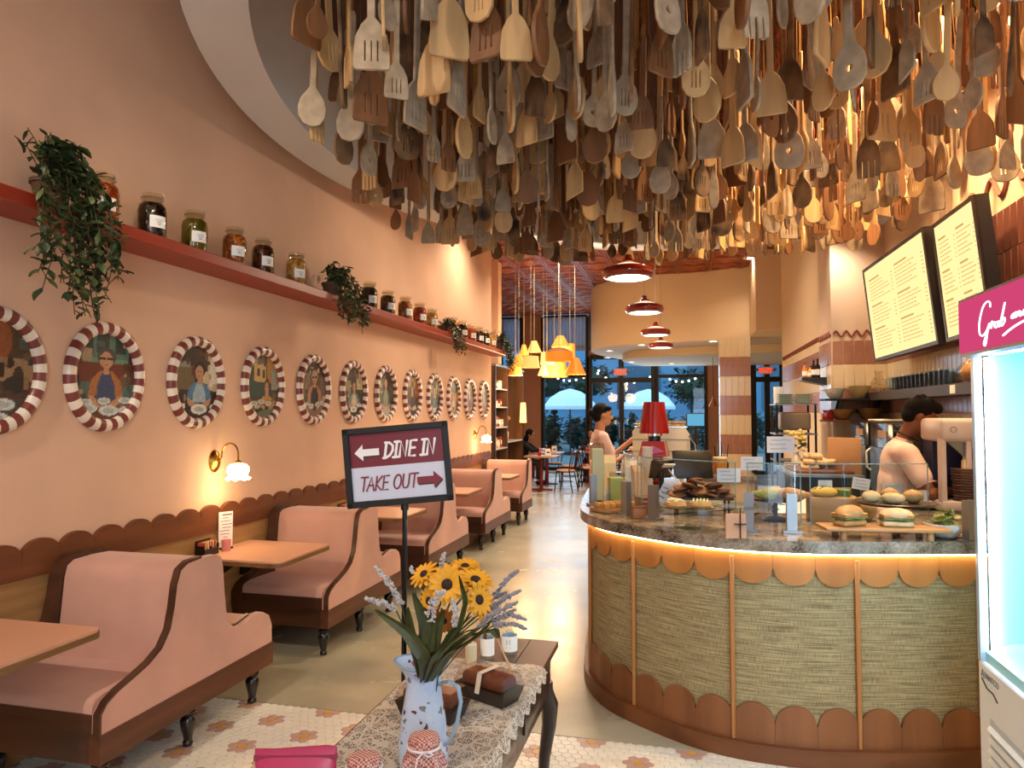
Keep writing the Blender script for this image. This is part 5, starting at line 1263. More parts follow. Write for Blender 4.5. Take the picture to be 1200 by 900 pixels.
for i in range(26): a_ = rnd.uniform(0, 6.3); r_ = rnd.uniform(.1, .95); q.ball((.07*r_*math.cos(a_), .05*r_*math.sin(a_), .025+.03*math.sqrt(max(0, 1-r_*r_))), .006, 5, 4)
o = q.build('herb_crumbs', LETT, t0); o['kind'] = 'stuff'
slice_((pk.x+.07, pk.y+.06, zk), .3, LETT, 'green topped quiche slice on the wooden box')
bun((onC(1013, 610).x, onC(1013, 610).y+.02, ZC), (.075, .06, .07), BREADP, 'large pale loaf behind the front price card', 'loaves on the counter')
# bowl of salad, basket of baguettes
p = onC(1112, 632); p.y += .06; t = thing('salad_bowl', 'white bowl of salad at the fridge end of the counter', 'bowl', p); q = MB(); q.lathe([(.04, 0), (.06, .01), (.09, .05), (.095, .07), (.09, .07), (.08, .045), (0, .02)], 26); q.build('bowl', CERAM, t)
q = MB(); rnd = random.Random(4)
for i in range(60): a_ = rnd.uniform(0, 6.3); r_ = rnd.uniform(0, .07); M = leaf_matrix(Vector((r_*math.cos(a_), r_*math.sin(a_), .06+rnd.uniform(0, .07)*(1-r_/.09))), (rnd.uniform(-1, 1), rnd.uniform(-1, 1), rnd.uniform(-.2, 1)), .05); q.add(LEAFMB.v, LEAFMB.f, 0, M)
o = q.build('salad_leaves', mat('salad_pale', '9aa45c', .5, var=.5, vscale=40), t); o['kind'] = 'stuff'
p = atD(1138, 600, 4.45); t = thing('bread_basket', 'tall dark woven basket of bread beside the fridge', 'basket', (p.x, p.y, ZC)); WICK = mat('dark_wicker', '4a2c24', .7, bump=.5, bscale=90)
q = MB()
for k in range(16): q.tube([((.085+.002*(k % 2)+.001*k)*math.cos(a_), (.085+.001*k)*math.sin(a_)*.8, .012+k*.0165) for a_ in [2*PI*i/24 for i in range(24)]], .0085, 6, closed=True)
o = q.build('wicker_wall', WICK, t); q = MB(); q.lathe([(.08, 0), (.082, .01), (0, .011)], 24, sy=.8); q.build('basket_base', WICK, t)
for i, (dx, h) in enumerate(((-.03, .33), (.035, .36), (0, .31))):
    b_ = thing('baguette', ['short pale baguette standing in the wicker basket', 'taller baguette in the wicker basket', 'baguette at the back of the wicker basket'][i], 'baguette', (p.x+dx, p.y+(.02 if i == 2 else -.01), ZC+.012), 0, 'baguettes in the basket'); q = MB(); q.tube([(0, 0, .0), (0, 0, .05), (.004, 0, h*.5), (.008, 0, h-.03), (.01, 0, h)], [.02, .03, .032, .028, .008], 12); q.build('loaf', BREADP, b_)
# price cards
CL_ = [(915, 521, 38, 22, 4.75, None, 0, 'price card on the tall stem above the croissants'), (881, 543, 30, 18, 4.85, None, 0, 'price card on a medium stem between cookies and croissants'), (854, 557, 32, 19, 4.55, None, 0, 'price card rising over the empty glass stand'), (901, 578, 30, 20, 4.35, None, 0, 'price card in front of the croissants, on the counter edge'), (910, 583, 12, 20, 4.5, None, 0, 'narrow price card tucked behind the croissant card'), (779, 578, 16, 26, 4.6, None, .5, 'tilted price tag beside the pistachio pastries'), (718, 580, 18, 14, 4.95, None, 0, 'small pale tag near the drink cups'),
       (967, 568, 19, 12, 4.55, None, 0, 'small price card over the quiche box'), (1009, 567, 24, 16, 4.6, None, .17, 'tilted price card over the big pale loaf'), (1046, 573, 27, 14, 4.75, None, 0, 'price card behind the dark platter'), (1074, 581, 29, 15, 4.25, None, 0, 'bright price card standing in front of the rolls'), (1010, 604, 25, 16, 4.28, None, -.08, 'price card leaning over the serving board'), (1096, 577, 14, 6, 4.6, None, 0, 'thin card beside the basket')]
for (x, y, w, h, d, b_, ti, lab) in CL_: card(x, y, w, h, d, lab, b_, ti)
p = onC(862, 630); t = thing('tip_sign', 'small wooden holder card at the front counter edge', 'card holder', (p.x, p.y-.02, ZC), YAW); q = MB(); q.box((0, 0, .06), (.1, .008, .12)); q.build('holder', mat('rose_wood', 'c08a68', .5), t); q = MB(); q.cyl((.02, -.01, .0), (.02, -.01, .15), .003, n=6); q.lathe([(.03, .07), (.03, .073), (0, .073)], 16, c=(.02, -.01, 0)); q.build('wire', BLACK, t)
# ---- drinks and take away things at the aisle end
FROST = glass('acrylic', 'e8ece4'); GREENL = mat('green_drink', 'b8c07a', .4); 
def canister(px, py, d, w, h, lab, fill, fh):
    p = atD(px, py, d); t = thing('acrylic_canister', lab, 'canister', (p.x, p.y, ZC), YAW, 'clear canisters at the aisle end'); q = MB(); q.rbox((0, 0, h/2), (w, w, h), .006, seg=1); q.build('clear_box', FROST, t, smooth=False)
    q = MB(); q.rbox((0, 0, fh/2+.004), (w*.9, w*.9, fh), .006, seg=1); q.build('contents', fill, t, smooth=False)
canister(700, 592, 4.95, .09, .40, 'tall clear dispenser of pale drink at the aisle end', mat('pale_lemonade', 'd9d6b8', .5), .36)
canister(722, 592, 4.95, .11, .2, 'clear cup holder with pale green drink', GREENL, .16)
for i, (px, h, m) in enumerate(((712, .30, 'e2cfa2'), (738, .26, 'e0d8cc'), (747, .22, 'c9a882'))):
    p = atD(px, 590, 5.3); t = thing('paper_bag', ['lit cream paper bag behind the drink dispenser', 'white folded paper bag beside the dispenser', 'brown paper bag beside the coffee grinder'][i], 'paper bag', (p.x, p.y, ZC), YAW+.3*i, 'paper bags at the aisle end'); q = MB(); w = .06; vs = [(-w, -.04, 0), (w, -.04, 0), (w, .04, 0), (-w, .04, 0), (-w, -.03, h*.8), (w, -.03, h*.8), (w, .03, h*.8), (-w, .03, h*.8), (-w, -.004, h), (w, -.004, h), (w, .004, h), (-w, .004, h)]
    q.add(vs, [(3, 2, 1, 0), (8, 9, 10, 11)]+[(a_+k, a_+(k+1) % 4, a_+4+(k+1) % 4, a_+4+k) for a_ in (0, 4) for k in range(4)]); q.build('bag_body', mat('bag_'+m, m, .8), t, smooth=False); q = MB(); q.box((0, 0, h*.97), (.125, .012, .02)); q.build('folded_top', mat('bag_'+m, m, .8), t)
p = onC(715, 600); t = thing('sweets_tray', 'wooden tray of small golden sweets behind the first glass', 'tray', (p.x+.02, p.y+.06, ZC), .8); q = MB(); q.rbox((0, 0, .012), (.26, .16, .024), .005); q.build('tray_base', BOARDM, t)
for i in range(10): pp = (-.1+.05*(i % 5), -.035+.07*(i//5), .024); q = MB(); q.rbox((0, 0, .016), (.04, .05, .032), .008); o = q.build('sweet', mat('golden_sweet', 'b5803a', .6), t, pp)
for i, (px, py) in enumerate(((748, 608), (757, 602), (752, 596))):
    p = onC(px, py); t = thing('caramel_box', '%s small caramel coloured box stacked by the second holder' % ORD[i], 'box', (p.x+.0, p.y+.03, ZC), .4+i, 'small boxes by the second holder'); q = MB(); q.rbox((0, 0, .03), (.08, .05, .06), .004); q.build('box_body', mat('caramel_card', '9a6238', .6), t); q = MB(); q.rbox((0, 0, .063), (.083, .053, .012), .003); q.build('box_lid', mat('caramel_lid', '7a4626', .6), t)
# ---- coffee grinder
RED = mat('gloss_red', 'b01420', .18, coat=.6)
p = atD(767, 548, 5.65); t = thing('coffee_grinder', 'glossy red coffee grinder with tapered red hopper', 'grinder', (p.x, p.y, ZC), -.1)
q = MB(); q.rbox((0, .0, .02), (.2, .26, .04), .012); q.build('base', BLACK, t)
q = MB(); q.rbox((0, .04, .18), (.13, .14, .28), .03, seg=3); q.build('body', RED, t)
q = MB(); vs = [(-.11, -.11, .27), (.11, -.11, .27), (.11, .10, .27), (-.11, .10, .27), (-.085, -.07, .39), (.085, -.07, .39), (.085, .08, .39), (-.085, .08, .39)]; q.add(vs, [(3, 2, 1, 0), (4, 5, 6, 7)]+[(k, (k+1) % 4, 4+(k+1) % 4, 4+k) for k in range(4)]); q.build('grinding_head', RED, t, smooth=False)
q = MB(); q.cyl((0, 0, .39), (0, 0, .43), .05, n=20); q.build('collar', BLACK, t); q = MB(); q.cyl((0, 0, .43), (0, 0, .45), .065, n=20); q.build('chrome_ring', CHROME, t)
q = MB(); q.lathe([(.115, .45), (.118, .455), (.09, .66), (.085, .70), (.08, .70), (0, .69)], 26); q.build('hopper', RED, t)
q = MB(); q.cyl((.0, -.1, .26), (0, -.15, .2), .02, n=10); q.rbox((0, -.13, .1), (.07, .06, .015), .004); q.build('spout_fork', BLACK, t)
q = MB(); q.prism([(.0, .29), (.10, .31), (.0, .36)], -.116, -.112, plane='xz'); q.build('painted_glint', mat('pink_glint', 'c86aa0', .2), t)  # pink wedge stands in for a glint on the grinder head
# cup tower
for i, (px, n, r) in enumerate(((759, 7, .04), (735, 5, .036))):
    p = atD(px, 560, 5.35); rt = MB(); rt.lathe([(r*.7, 0), (r, .1), (r*1.05, .1), (r*1.05, .104), (r*.95, .1), (r*.66, .004), (0, .004)], 18); cm_ = rt.mesh('cup', mat('paper_cup', 'dcd6c6', .6))
    for k in range(n): c_ = put('paper_cup', cm_, None, (p.x, p.y, ZC+k*.042)); tag(c_, 'white paper cup nested in the %s of cups by the grinder' % ('taller stack', 'shorter stack')[i], 'cup', ('taller stack of paper cups', 'shorter stack of paper cups')[i])
# till tablet and cables
p = atD(775, 580, 5.2); t = thing('till_tablet', 'black till tablet seen from behind on its stand', 'tablet', (p.x, p.y, ZC), .5); q = MB(); q.rbox((0, 0, .2), (.18, .012, .14), .005, R=Matrix.Rotation(.35, 3, 'X')); q.build('tablet', BLACKG, t); q = MB(); q.cyl((0, 0, 0), (0, 0, .18), .02, n=12); q.lathe([(.07, 0), (.07, .012), (.03, .02)], 18); q.build('stand', BLACK, t)
q = MB(); q.tube([(.05, -.02, .2), (.1, -.06, .12), (.2, -.05, .04), (.28, .0, .01)], .005, 6); q.build('cable', WHITE, t); q = MB(); q.rbox((.03, -.06, .23), (.09, .05, .012), .003, R=Matrix.Rotation(-.5, 3, 'X')); q.build('card_reader', WHITE, t)
p = atD(812, 580, 5.4); t = thing('till_screen', 'large black till screen turned to the staff side', 'screen', (p.x, p.y, ZC), .25); q = MB(); q.rbox((0, 0, .22), (.3, .02, .22), .01, R=Matrix.Rotation(-.3, 3, 'X')); q.build('screen_back', BLACK, t); q = MB(); q.rbox((0, .03, .1), (.08, .04, .2), .01); q.rbox((0, .02, .01), (.18, .16, .02), .008); q.build('stand', BLACK, t)
# ================================================================== UTENSIL CHANDELIER
def outline_mesh(name, loops, ext=.0035, bev=.0015):
    cu = bpy.data.curves.new(name, 'CURVE'); cu.dimensions = '2D'; cu.fill_mode = 'BOTH'; cu.extrude = ext; cu.bevel_depth = bev; cu.bevel_resolution = 0
    for lp in loops:
        sp = cu.splines.new('POLY'); sp.points.add(len(lp)-1); sp.use_cyclic_u = True
        for i, (x, y) in enumerate(lp): sp.points[i].co = (x, y, 0, 1)
    o = bpy.data.objects.new(name, cu); COL.objects.link(o); dg = bpy.context.evaluated_depsgraph_get()
    me = bpy.data.meshes.new_from_object(o.evaluated_get(dg)); bpy.data.objects.remove(o); bpy.data.curves.remove(cu)
    me.transform(Matrix.Rotation(PI/2, 4, 'X')); return me
def hnd(L, w0=.009, w1=.011): return [(-w0, 0), (-w0*.6, .006), (0, .008), (w0*.6, .006), (w0, 0)], L, w1
def prof_ut(headpts, L=.26, w0=.0095, w1=.0085):
    """right half of the head as (x,y) with y measured down from the handle end"""
    r = [(w0*.6, .006), (w0, -.005), (w1, -L*.55), (w1, -L)]+[(x, -L-y) for (x, y) in headpts]
    return r+[(-x, y) for (x, y) in r[::-1]]
def ell(cx, cy, rx, ry, n=14): return [(cx+rx*math.cos(2*PI*i/n), cy+ry*math.sin(2*PI*i/n)) for i in range(n)]
def slot(cx, y0, y1, w): return [(cx-w, y0), (cx-w, y1), (cx+w, y1), (cx+w, y0)]
eg = [(.017, .012), (.035, .038), (.043, .065), (.040, .095), (.026, .118), (.006, .125)]
sq = [(.024, .018), (.039, .05), (.045, .10), (.045, .128), (.041, .134)]
KIND = {
 'wooden_spoon': ('rounded wooden spoon', [prof_ut(eg, .27)]),
 'wooden_spatula': ('flat wooden spatula', [prof_ut(sq, .24)]),
 'slotted_spatula': ('wooden spatula with three slots', [prof_ut(sq, .24)]+[slot(x, -.24-.115, -.24-.06, .0032) for x in (-.016, 0, .016)]),
 'slotted_spoon': ('round wooden spoon with slots', [prof_ut(eg, .27)]+[slot(x, -.27-.1, -.27-.045, .0028) for x in (-.012, 0, .012)]),
 'holed_spoon': ('wooden risotto spoon with a round hole', [prof_ut([(.018, .012), (.034, .035), (.042, .065), (.04, .10), (.028, .12), (.008, .125)], .25), ell(0, -.25-.07, .011, .011)]),
 'wooden_fork': ('wooden fork with tines', [prof_ut([(.016, .015), (.03, .04), (.033, .07), (.031, .125), (.022, .127), (.021, .075), (.015, .075), (.014, .128), (.0055, .128), (.0045, .075), (.001, .075)], .26)]),
 'angled_turner': ('slant edged wooden turner', [[(-.009, 0), (-.009, -.26), (-.03, -.30), (-.034, -.40), (.034, -.37), (.032, -.30), (.009, -.26), (.009, 0), (.004, .006), (-.004, .006)]]),
 'narrow_paddle': ('narrow wooden jam paddle', [prof_ut([(.012, .02), (.02, .06), (.022, .12), (.016, .16), (.004, .17)], .2)]),
}
UW = [('pale', mat('utensil_beech', 'c49c68', .6, var=.18, vscale=30, stretch=(1, 1, .15))), ('greyed', mat('utensil_greyed', 'a8947a', .75, var=.25, vscale=26)), ('brown', mat('utensil_brown', '7d5230', .55, var=.25, vscale=30, stretch=(1, 1, .15))), ('scorched', mat('utensil_scorched', '9a7550', .7, var=.8, vscale=9, col2='2a1a10'))]  # greyed variant has the grey cast of daylight put into its colour
UM = {}
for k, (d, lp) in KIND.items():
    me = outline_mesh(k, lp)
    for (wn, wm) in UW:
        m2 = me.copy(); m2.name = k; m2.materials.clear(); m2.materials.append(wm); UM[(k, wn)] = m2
CORDM = mat('copper_cord', 'b5854a', .35, .6)
q = MB(); q.cyl((0, 0, 0), (0, 0, 1), .0016, n=4); CORD = q.mesh('cord', CORDM)
rnd = random.Random(21); spots = []
kinds = list(KIND); wts = [3, 2, 3, 2, 1.5, 1.5, 1.5, 1]
step = .15
for i in range(-16, 17):
    for j in range(-18, 19):
        x = .03+(i+.5*(j % 2))*step+rnd.uniform(-.06, .06); y = 4.75+j*step*.9+rnd.uniform(-.06, .06)
        e = (abs(x-.0)/2.02)**3+(abs(y-4.75)/2.6)**3
        if e > 1 or x > RX-.1: continue
        k = rnd.choices(kinds, wts)[0]; sc = rnd.uniform(1.05, 1.75)
        L = {'narrow_paddle': .37, 'angled_turner': .40}.get(k, .385)*sc
        edge = max(0, e-.55)*.5
        zb = 2.92+max(0, y-4.8)*.10+.65*rnd.random()**1.8+edge*rnd.uniform(.0, .5)
        zt = zb+L
        if zt > 4.52: zb -= zt-4.52; zt = 4.52
        if math.hypot(x+.48, y-6.04) < .33 and zb < 3.2: continue
        if x > 1.55 and y > 4.6 and zb < 3.25: continue
        px, py, d = proj((x, y, zb))
        if d < 1.2: continue
        if py < -15 or px < 240 or px > 1290: continue
        spots.append((d/sc, x, y, zt, k, rnd.choices([0, 1, 2, 3], [4, 4, 3, 2])[0], sc, rnd.uniform(0, 6.28), rnd.uniform(-.05, .05)))
spots.sort(); extra = MB(); EM = [w[1] for w in UW]+[CORDM]
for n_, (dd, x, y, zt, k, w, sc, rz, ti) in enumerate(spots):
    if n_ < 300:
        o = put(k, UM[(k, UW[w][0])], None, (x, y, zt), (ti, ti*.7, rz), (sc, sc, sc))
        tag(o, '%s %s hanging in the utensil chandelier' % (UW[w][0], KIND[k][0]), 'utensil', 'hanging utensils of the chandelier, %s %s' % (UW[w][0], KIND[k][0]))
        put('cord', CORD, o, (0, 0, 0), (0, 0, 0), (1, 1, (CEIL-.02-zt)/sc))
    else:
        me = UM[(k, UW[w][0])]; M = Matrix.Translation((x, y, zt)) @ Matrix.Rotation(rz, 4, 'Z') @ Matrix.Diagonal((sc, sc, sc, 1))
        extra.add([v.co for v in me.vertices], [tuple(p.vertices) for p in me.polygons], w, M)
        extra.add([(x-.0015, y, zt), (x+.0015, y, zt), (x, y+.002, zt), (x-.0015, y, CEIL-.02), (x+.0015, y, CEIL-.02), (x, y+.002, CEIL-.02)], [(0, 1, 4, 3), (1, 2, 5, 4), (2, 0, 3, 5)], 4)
if extra.v:
    o = extra.build('hanging_utensil_mass', EM); tag(o, 'dense mass of more wooden utensils deep inside the hanging chandelier', 'utensils', kind='stuff')
# tinsel strings of copper wire between the cords
q = MB(); rnd = random.Random(8)
for i in range(190):
    a = rnd.uniform(0, 6.28); r = math.sqrt(rnd.random())
    x = .5+1.3*r*math.cos(a); y = 5.0+1.9*r*math.sin(a); z = CEIL-.02; pts = []
    while z > 3.35: pts.append((x+rnd.uniform(-.012, .012), y+rnd.uniform(-.012, .012), z)); z -= .055
    q.tube(pts, .0028, 3)
o = q.build('copper_tinsel', mat('copper_tinsel', 'a04a2a', .3, .8)); tag(o, 'crinkled copper tinsel strings inside the utensil chandelier', 'tinsel', kind='stuff')
# fairy bulbs among them
# ================================================================== RED PENDANTS
PRED = mat('pendant_red', '8a1c12', .12, coat=.8); PLENS = emis('pendant_diffuser', 'fff0dc', 7); PCREAM = mat('pendant_cream', 'e6d8c8', .4, emit='ffe8c8', estr=.8)
PLAB = ['nearest red saucer pendant lamp, hanging right under the wooden utensils', 'second red saucer pendant lamp along the bar', 'third red saucer pendant lamp along the bar', 'smallest looking red saucer pendant lamp, before the soffit']
PLAB[0] = 'red saucer pendant lamp hanging right under the wooden utensils'; PLAB[3] = 'red saucer pendant lamp at the soffit end of the row'
for i, (x, y, z) in enumerate(((-.48, 6.04, 2.88), (-.47, 8.21, 2.88), (-.46, 10.84, 2.90), (-.46, 13.0, 2.90))):
    t = thing('pendant_lamp', PLAB[i], 'pendant lamp', (x, y, z), 0, 'red pendant lamps over the bar')
    q = MB(); q.shell([(.175, -.045), (.2, -.04), (.222, -.015), (.225, .01), (.21, .035), (.17, .05), (.16, .045), (.18, .02), (.19, -.01), (.17, -.042), (.175, -.045)], 40); q.build('red_rim', PRED, t)
    q = MB(); q.lathe([(.172, -.044), (.172, -.038), (0, -.038)], 36); q.build('diffuser', PLENS, t)
    q = MB(); q.shell([(.172, .046), (.12, .066), (.06, .085), (.045, .09)], 32); q.build('upper_cone', PCREAM, t)
    q = MB(); q.lathe([(.05, .088), (.055, .1), (.045, .115), (.03, .125), (.03, .15), (.018, .16), (0, .162)], 24); q.build('cap', PRED, t)
    q = MB(); q.cyl((0, 0, .16), (0, 0, CEIL-.03-z), .004, n=6); q.build('cord', mat('lamp_cord', 'b8a890', .6), t)
    lamp('pendant_bulb', 'SPOT', (x, y, z-.05), 34, WARM, .12, (0, 0, 0), 2.6, .5)
# ================================================================== RIGHT SIDE
# ---- menu screens
SCRN = emis('menu_screen_light', 'ffdf9a', 1.25); MTXT = emis('menu_text', 'e2b46a', .85)
def screen(a, b, c, lab):
    """a: far bottom, b: near bottom, c: far top (points of the lit face)"""
    a, b, c = Vector(a), Vector(b), Vector(c); x = b-a; W = x.length; x.normalize(); y = c-a; y = y-x*y.dot(x); H = y.length; y.normalize(); z = x.cross(y)
    t = thing('menu_screen', lab, 'menu screen', a, 0, 'menu screens over the back counter'); t.matrix_world = frameM(a, x, y, z)
    q = MB(); f = .03; q.span((-f, -f, -.09), (W+f, H+f, -.004)); q.build('housing', mat('screen_housing', '1a1210', .5), t)
    q = MB()
    for (p0, p1) in (((-f, -f), (W+f, 0)), ((-f, H), (W+f, H+f)), ((-f, 0), (0, H)), ((W, 0), (W+f, H))): q.span((p0[0], p0[1], -.01), (p1[0], p1[1], .008))
    q.build('bezel', mat('screen_bezel', '241812', .4), t)
    ctr = a+x*W/2+y*H/2; al = (RX-.03-ctr.x)/abs(z.x); q = MB(); q.box((W/2, H/2, -(al+.085)/2), (.1, .04, al-.085)); q.build('wall_arm', BLACK, t)
    q = MB(); q.span((0, 0, -.003), (W, H, .001)); s_ = q.build('lit_display', SCRN, t, smooth=False)
    q = MB(); rnd = random.Random(int(W*1000))
    for col_ in range(2):
        x0 = W*(.07+.47*col_); yy = H*.9
        for r_ in range(22):
            yy -= H*.037
            if r_ in (0, 8, 15): q.span((x0, yy, .0012), (x0+W*.2, yy+H*.018, .0016)); continue
            if r_ in (7, 14): continue
            xx = x0
            while xx < x0+W*rnd.uniform(.22, .36): w_ = W*rnd.uniform(.012, .04); q.span((xx, yy, .0012), (xx+w_, yy+H*.009, .0016)); xx += w_+W*.008
            q.span((x0+W*.40, yy, .0012), (x0+W*.425, yy+H*.009, .0016))
    o = q.build('menu_lines', MTXT, s_, smooth=False); o['kind'] = 'stuff'
screen((1.78, 7.53, 2.22), (1.86, 6.03, 2.25), (1.70, 7.47, 3.07), 'large tilted amber menu screen next to the tiled pillar')
screen((1.88, 5.85, 2.25), (1.91, 5.2, 2.27), (1.81, 5.80, 3.08), 'second amber menu screen, the one over the fridge')
# ---- open fridge
FX, FY, FZ = 1.18, 3.42, 2.17; FN = 1.55
FWH = mat('fridge_white', 'dfe6ea', .35); FIN = mat('fridge_interior', '9cdce8', .4)
t = thing('display_fridge', 'white open display fridge with pink lit header', 'fridge', (FX, FY, 0))
D_ = RX-.03-FX; Ln = FY-FN      # local: x into the cabinet, y negative towards the shopfront
q = MB(); q.rbox((D_/2, -Ln/2, .33), (D_, Ln, .66), .008, seg=1); base_ = q.build('base', FWH, t)
q = MB(); q.span((.0-.004, -.12, .10), (.004, -Ln+.1, .46)); q.build('vent_recess', mat('fridge_vent', 'b9c2c6', .5), base_)
for k in range(8): q = MB(); q.box((-.008, -Ln/2, .13+k*.042), (.016, Ln-.26, .02), R=Matrix.Rotation(.5, 3, 'Y')); q.build('louvre', FWH, base_)
q = MB(); q.prism([(.02, .66), (.02, .70), (.12, .74), (D_-.05, .76), (D_-.05, .66)], -.03, -Ln+.03, plane='xz'); q.build('deck', FIN, t)
q = MB(); q.span((D_-.05, 0, .66), (D_, -Ln, FZ)); q.build('back_panel', FIN, t)
q = MB(); q.span((0, 0, 1.95), (D_, -Ln, FZ)); q.build('canopy', FWH, t)
q = MB(); q.span((.03, -.006, .67), (.065, -.002, 1.95)); q.build('end_glass', glass('fridge_glass', 'dff2fa'), t, smooth=False)
q = MB(); q.span((.065, -.03, .66), (D_-.05, -.002, 1.95)); q.build('end_panel', FIN, t)
q = MB(); q.span((0, -.0, .66), (.03, -.03, 1.95)); q.build('corner_post', mat('fridge_post', '9fb4c8', .3), t)
q = MB(); q.span((0, -Ln+.03, .66), (D_, -Ln, 1.95)); q.build('near_end_panel', FWH, t)
CLED = emis('cool_led', 'c4e8ff', 30)
for x_, y_ in ((.045, -.045), (.045, -Ln+.06)):
    q = MB(); q.span((x_-.008, y_-.008, .69), (x_+.008, y_+.008, 1.93)); q.build('led_tube', CLED, t)
q = MB(); q.span((.05, -.1, 1.938), (.075, -Ln+.1, 1.948)); q.build('led_tube', CLED, t)
for k, z_ in enumerate((1.0, 1.28, 1.58)):
    w_ = .42-.05*k; q = MB(); q.span((D_-.05-w_, -.04, z_), (D_-.05, -Ln+.05, z_+.012)); s_ = q.build('shelf', glass('shelf_glass', 'cfe8f2'), t, smooth=False)
    q = MB(); q.span((D_-.06-w_, -.04, z_-.012), (D_-.05-w_, -Ln+.05, z_+.028)); q.build('price_rail', mat('price_rail', 'd8e2c0', .3), s_)
    for yy in (-.05, -Ln+.06): q = MB(); q.span((D_-.05-w_*.9, yy-.004, z_-.04), (D_-.05, yy+.004, z_)); q.build('bracket', FWH, s_)
# header sign
PKS = emis('pink_lightbox', 'd84878', .9); NEO = emis('white_neon', 'e8f4ff', 2.6)
HX = 1.13-FX
q = MB(); q.span((HX, -.03, 1.935), (.02, -Ln-.02, 2.175)); q.build('header_box', mat('header_grey', '8a7476', .4), t)
q = MB(); q.span((HX-.006, -.045, 1.948), (HX, -Ln, 2.163)); hd = q.build('pink_lightbox', PKS, t, smooth=False)
def sgn(zx, zy):
    p = atX(1080+zx/5, 300+zy/5, FX+HX-.008); return (p.x-FX, p.y-FY, p.z)
LET = [[(402, 300), (400, 272), (383, 268), (362, 295), (347, 345), (338, 405), (341, 455), (355, 468), (371, 455), (387, 425), (397, 395)], [(397, 395), (386, 450), (379, 500), (372, 525), (365, 515), (373, 480), (390, 430), (408, 392)], [(408, 392), (414, 385), (408, 425), (414, 400), (428, 386)],
       [(447, 384), (432, 394), (428, 414), (437, 418), (450, 395), (453, 380), (448, 410), (456, 412)], [(456, 412), (472, 345), (488, 272), (474, 350), (464, 405), (476, 402), (489, 375), (482, 360), (470, 380)], [(546, 333), (531, 345), (527, 362), (537, 362), (550, 338), (552, 330), (547, 358), (556, 352)], [(560, 325), (556, 355), (570, 325), (579, 328), (575, 350), (586, 345)],
       [(606, 310), (594, 325), (592, 342), (602, 340), (612, 312), (628, 240), (612, 338), (620, 335)], [(478, 465), (510, 437), (550, 408), (600, 380), (660, 355), (720, 340)],
       [(715, 240), (700, 225), (680, 250), (668, 300), (680, 325), (705, 300), (712, 270), (700, 340), (690, 370)], [(745, 262), (730, 275), (728, 300), (742, 300), (752, 280), (745, 262)]]
for l in LET:
    q = MB(); ls_ = [Vector(p) for p in l]; sm = catmull([ls_[0]*2-ls_[1]]+ls_+[ls_[-1]*2-ls_[-2]], 5); q.tube([sgn(*p) for p in sm], .003 if l is not LET[8] else .0036, 6); q.build('neon_letter_stroke', NEO, hd)
# maker's lettering on the base
def bfont(txt, size, m, par, M, name):
    cu = bpy.data.curves.new(name, 'FONT'); cu.body = txt; cu.size = size; cu.extrude = .0006; o = bpy.data.objects.new(name, cu); COL.objects.link(o)
    me = bpy.data.meshes.new_from_object(o.evaluated_get(bpy.context.evaluated_depsgraph_get())); bpy.data.objects.remove(o); me.materials.append(m); me.transform(M)
    return put(name, me, par)
LOGO = mat('logo_grey', '5a6a78', .5)
p = atX(1150, 792, FX); M = frameM((-.0012, p.y-FY, p.z), (0, -1, 0), (0, 0, 1), (-1, 0, 0))
bfont('A', .05, LOGO, base_, M, 'logo_letter_a'); bfont('VANTCO', .034, LOGO, base_, M @ Matrix.Translation((.032, .006, 0)), 'logo_lettering')
q = MB(); q.tube([(-.002, p.y-FY-.01, p.z-.004), (-.002, p.y-FY-.06, p.z-.03), (-.002, p.y-FY-.12, p.z-.03), (-.002, p.y-FY-.16, p.z-.05)], .003, 6); q.build('logo_swoosh', mat('logo_dark', '1c222c', .5), base_)
lamp('fridge_led', 'AREA', (FX+.14, FY-.8, 1.92), 26, COOL, .5, (0, math.radians(-15), 0))
# ---- wall shelf with glasses
t = thing('glass_shelf', 'dark wooden shelf of glasses under the menu screens', 'shelf', (RX, 6.65, 1.86)); q = MB(); q.span((-.25, -1.52, -.04), (0, 1.52, .04)); q.build('board', mat('shelf_dark', '2c1f1c', .5), t)
q = MB(); q.span((-.252, -1.15, -.03), (-.25, -1.05, .03)); q.build('price_tag', PAPER, t)
gq = MB(); gq.lathe([(.028, 0), (.033, .004), (.038, .13), (.0355, .13), (.031, .01), (0, .01)], 16); GM = gq.mesh('tumbler', GLASS)
for i in range(14):
    for j in range(2):
        o = put('tumbler', GM, None, (RX-.16+.08*j, 6.0+i*.115, 1.901)); tag(o, 'clear tumbler in the double row on the dark shelf', 'glass', 'tumblers on the dark shelf')
t = thing('wrapped_loaf', 'big crusty loaf in a clear bag at the shelf end near the fridge', 'bread', (RX-.13, 5.42, 1.901), .2); q = MB(); q.ball((0, 0, .075), (.09, .15, .078), 18, 10); q.build('loaf', BREAD, t); q = MB(); q.ball((0, .02, .08), (.098, .175, .083), 18, 10); q.build('bag', glass('bag_film', 'f2eee8'), t)
for k in range(3): q = MB(); q.tube([(-.05, -.08+.08*k, .135), (0, -.06+.08*k, .158), (.05, -.04+.08*k, .135)], .007, 6); q.build('score', BREADP, t)
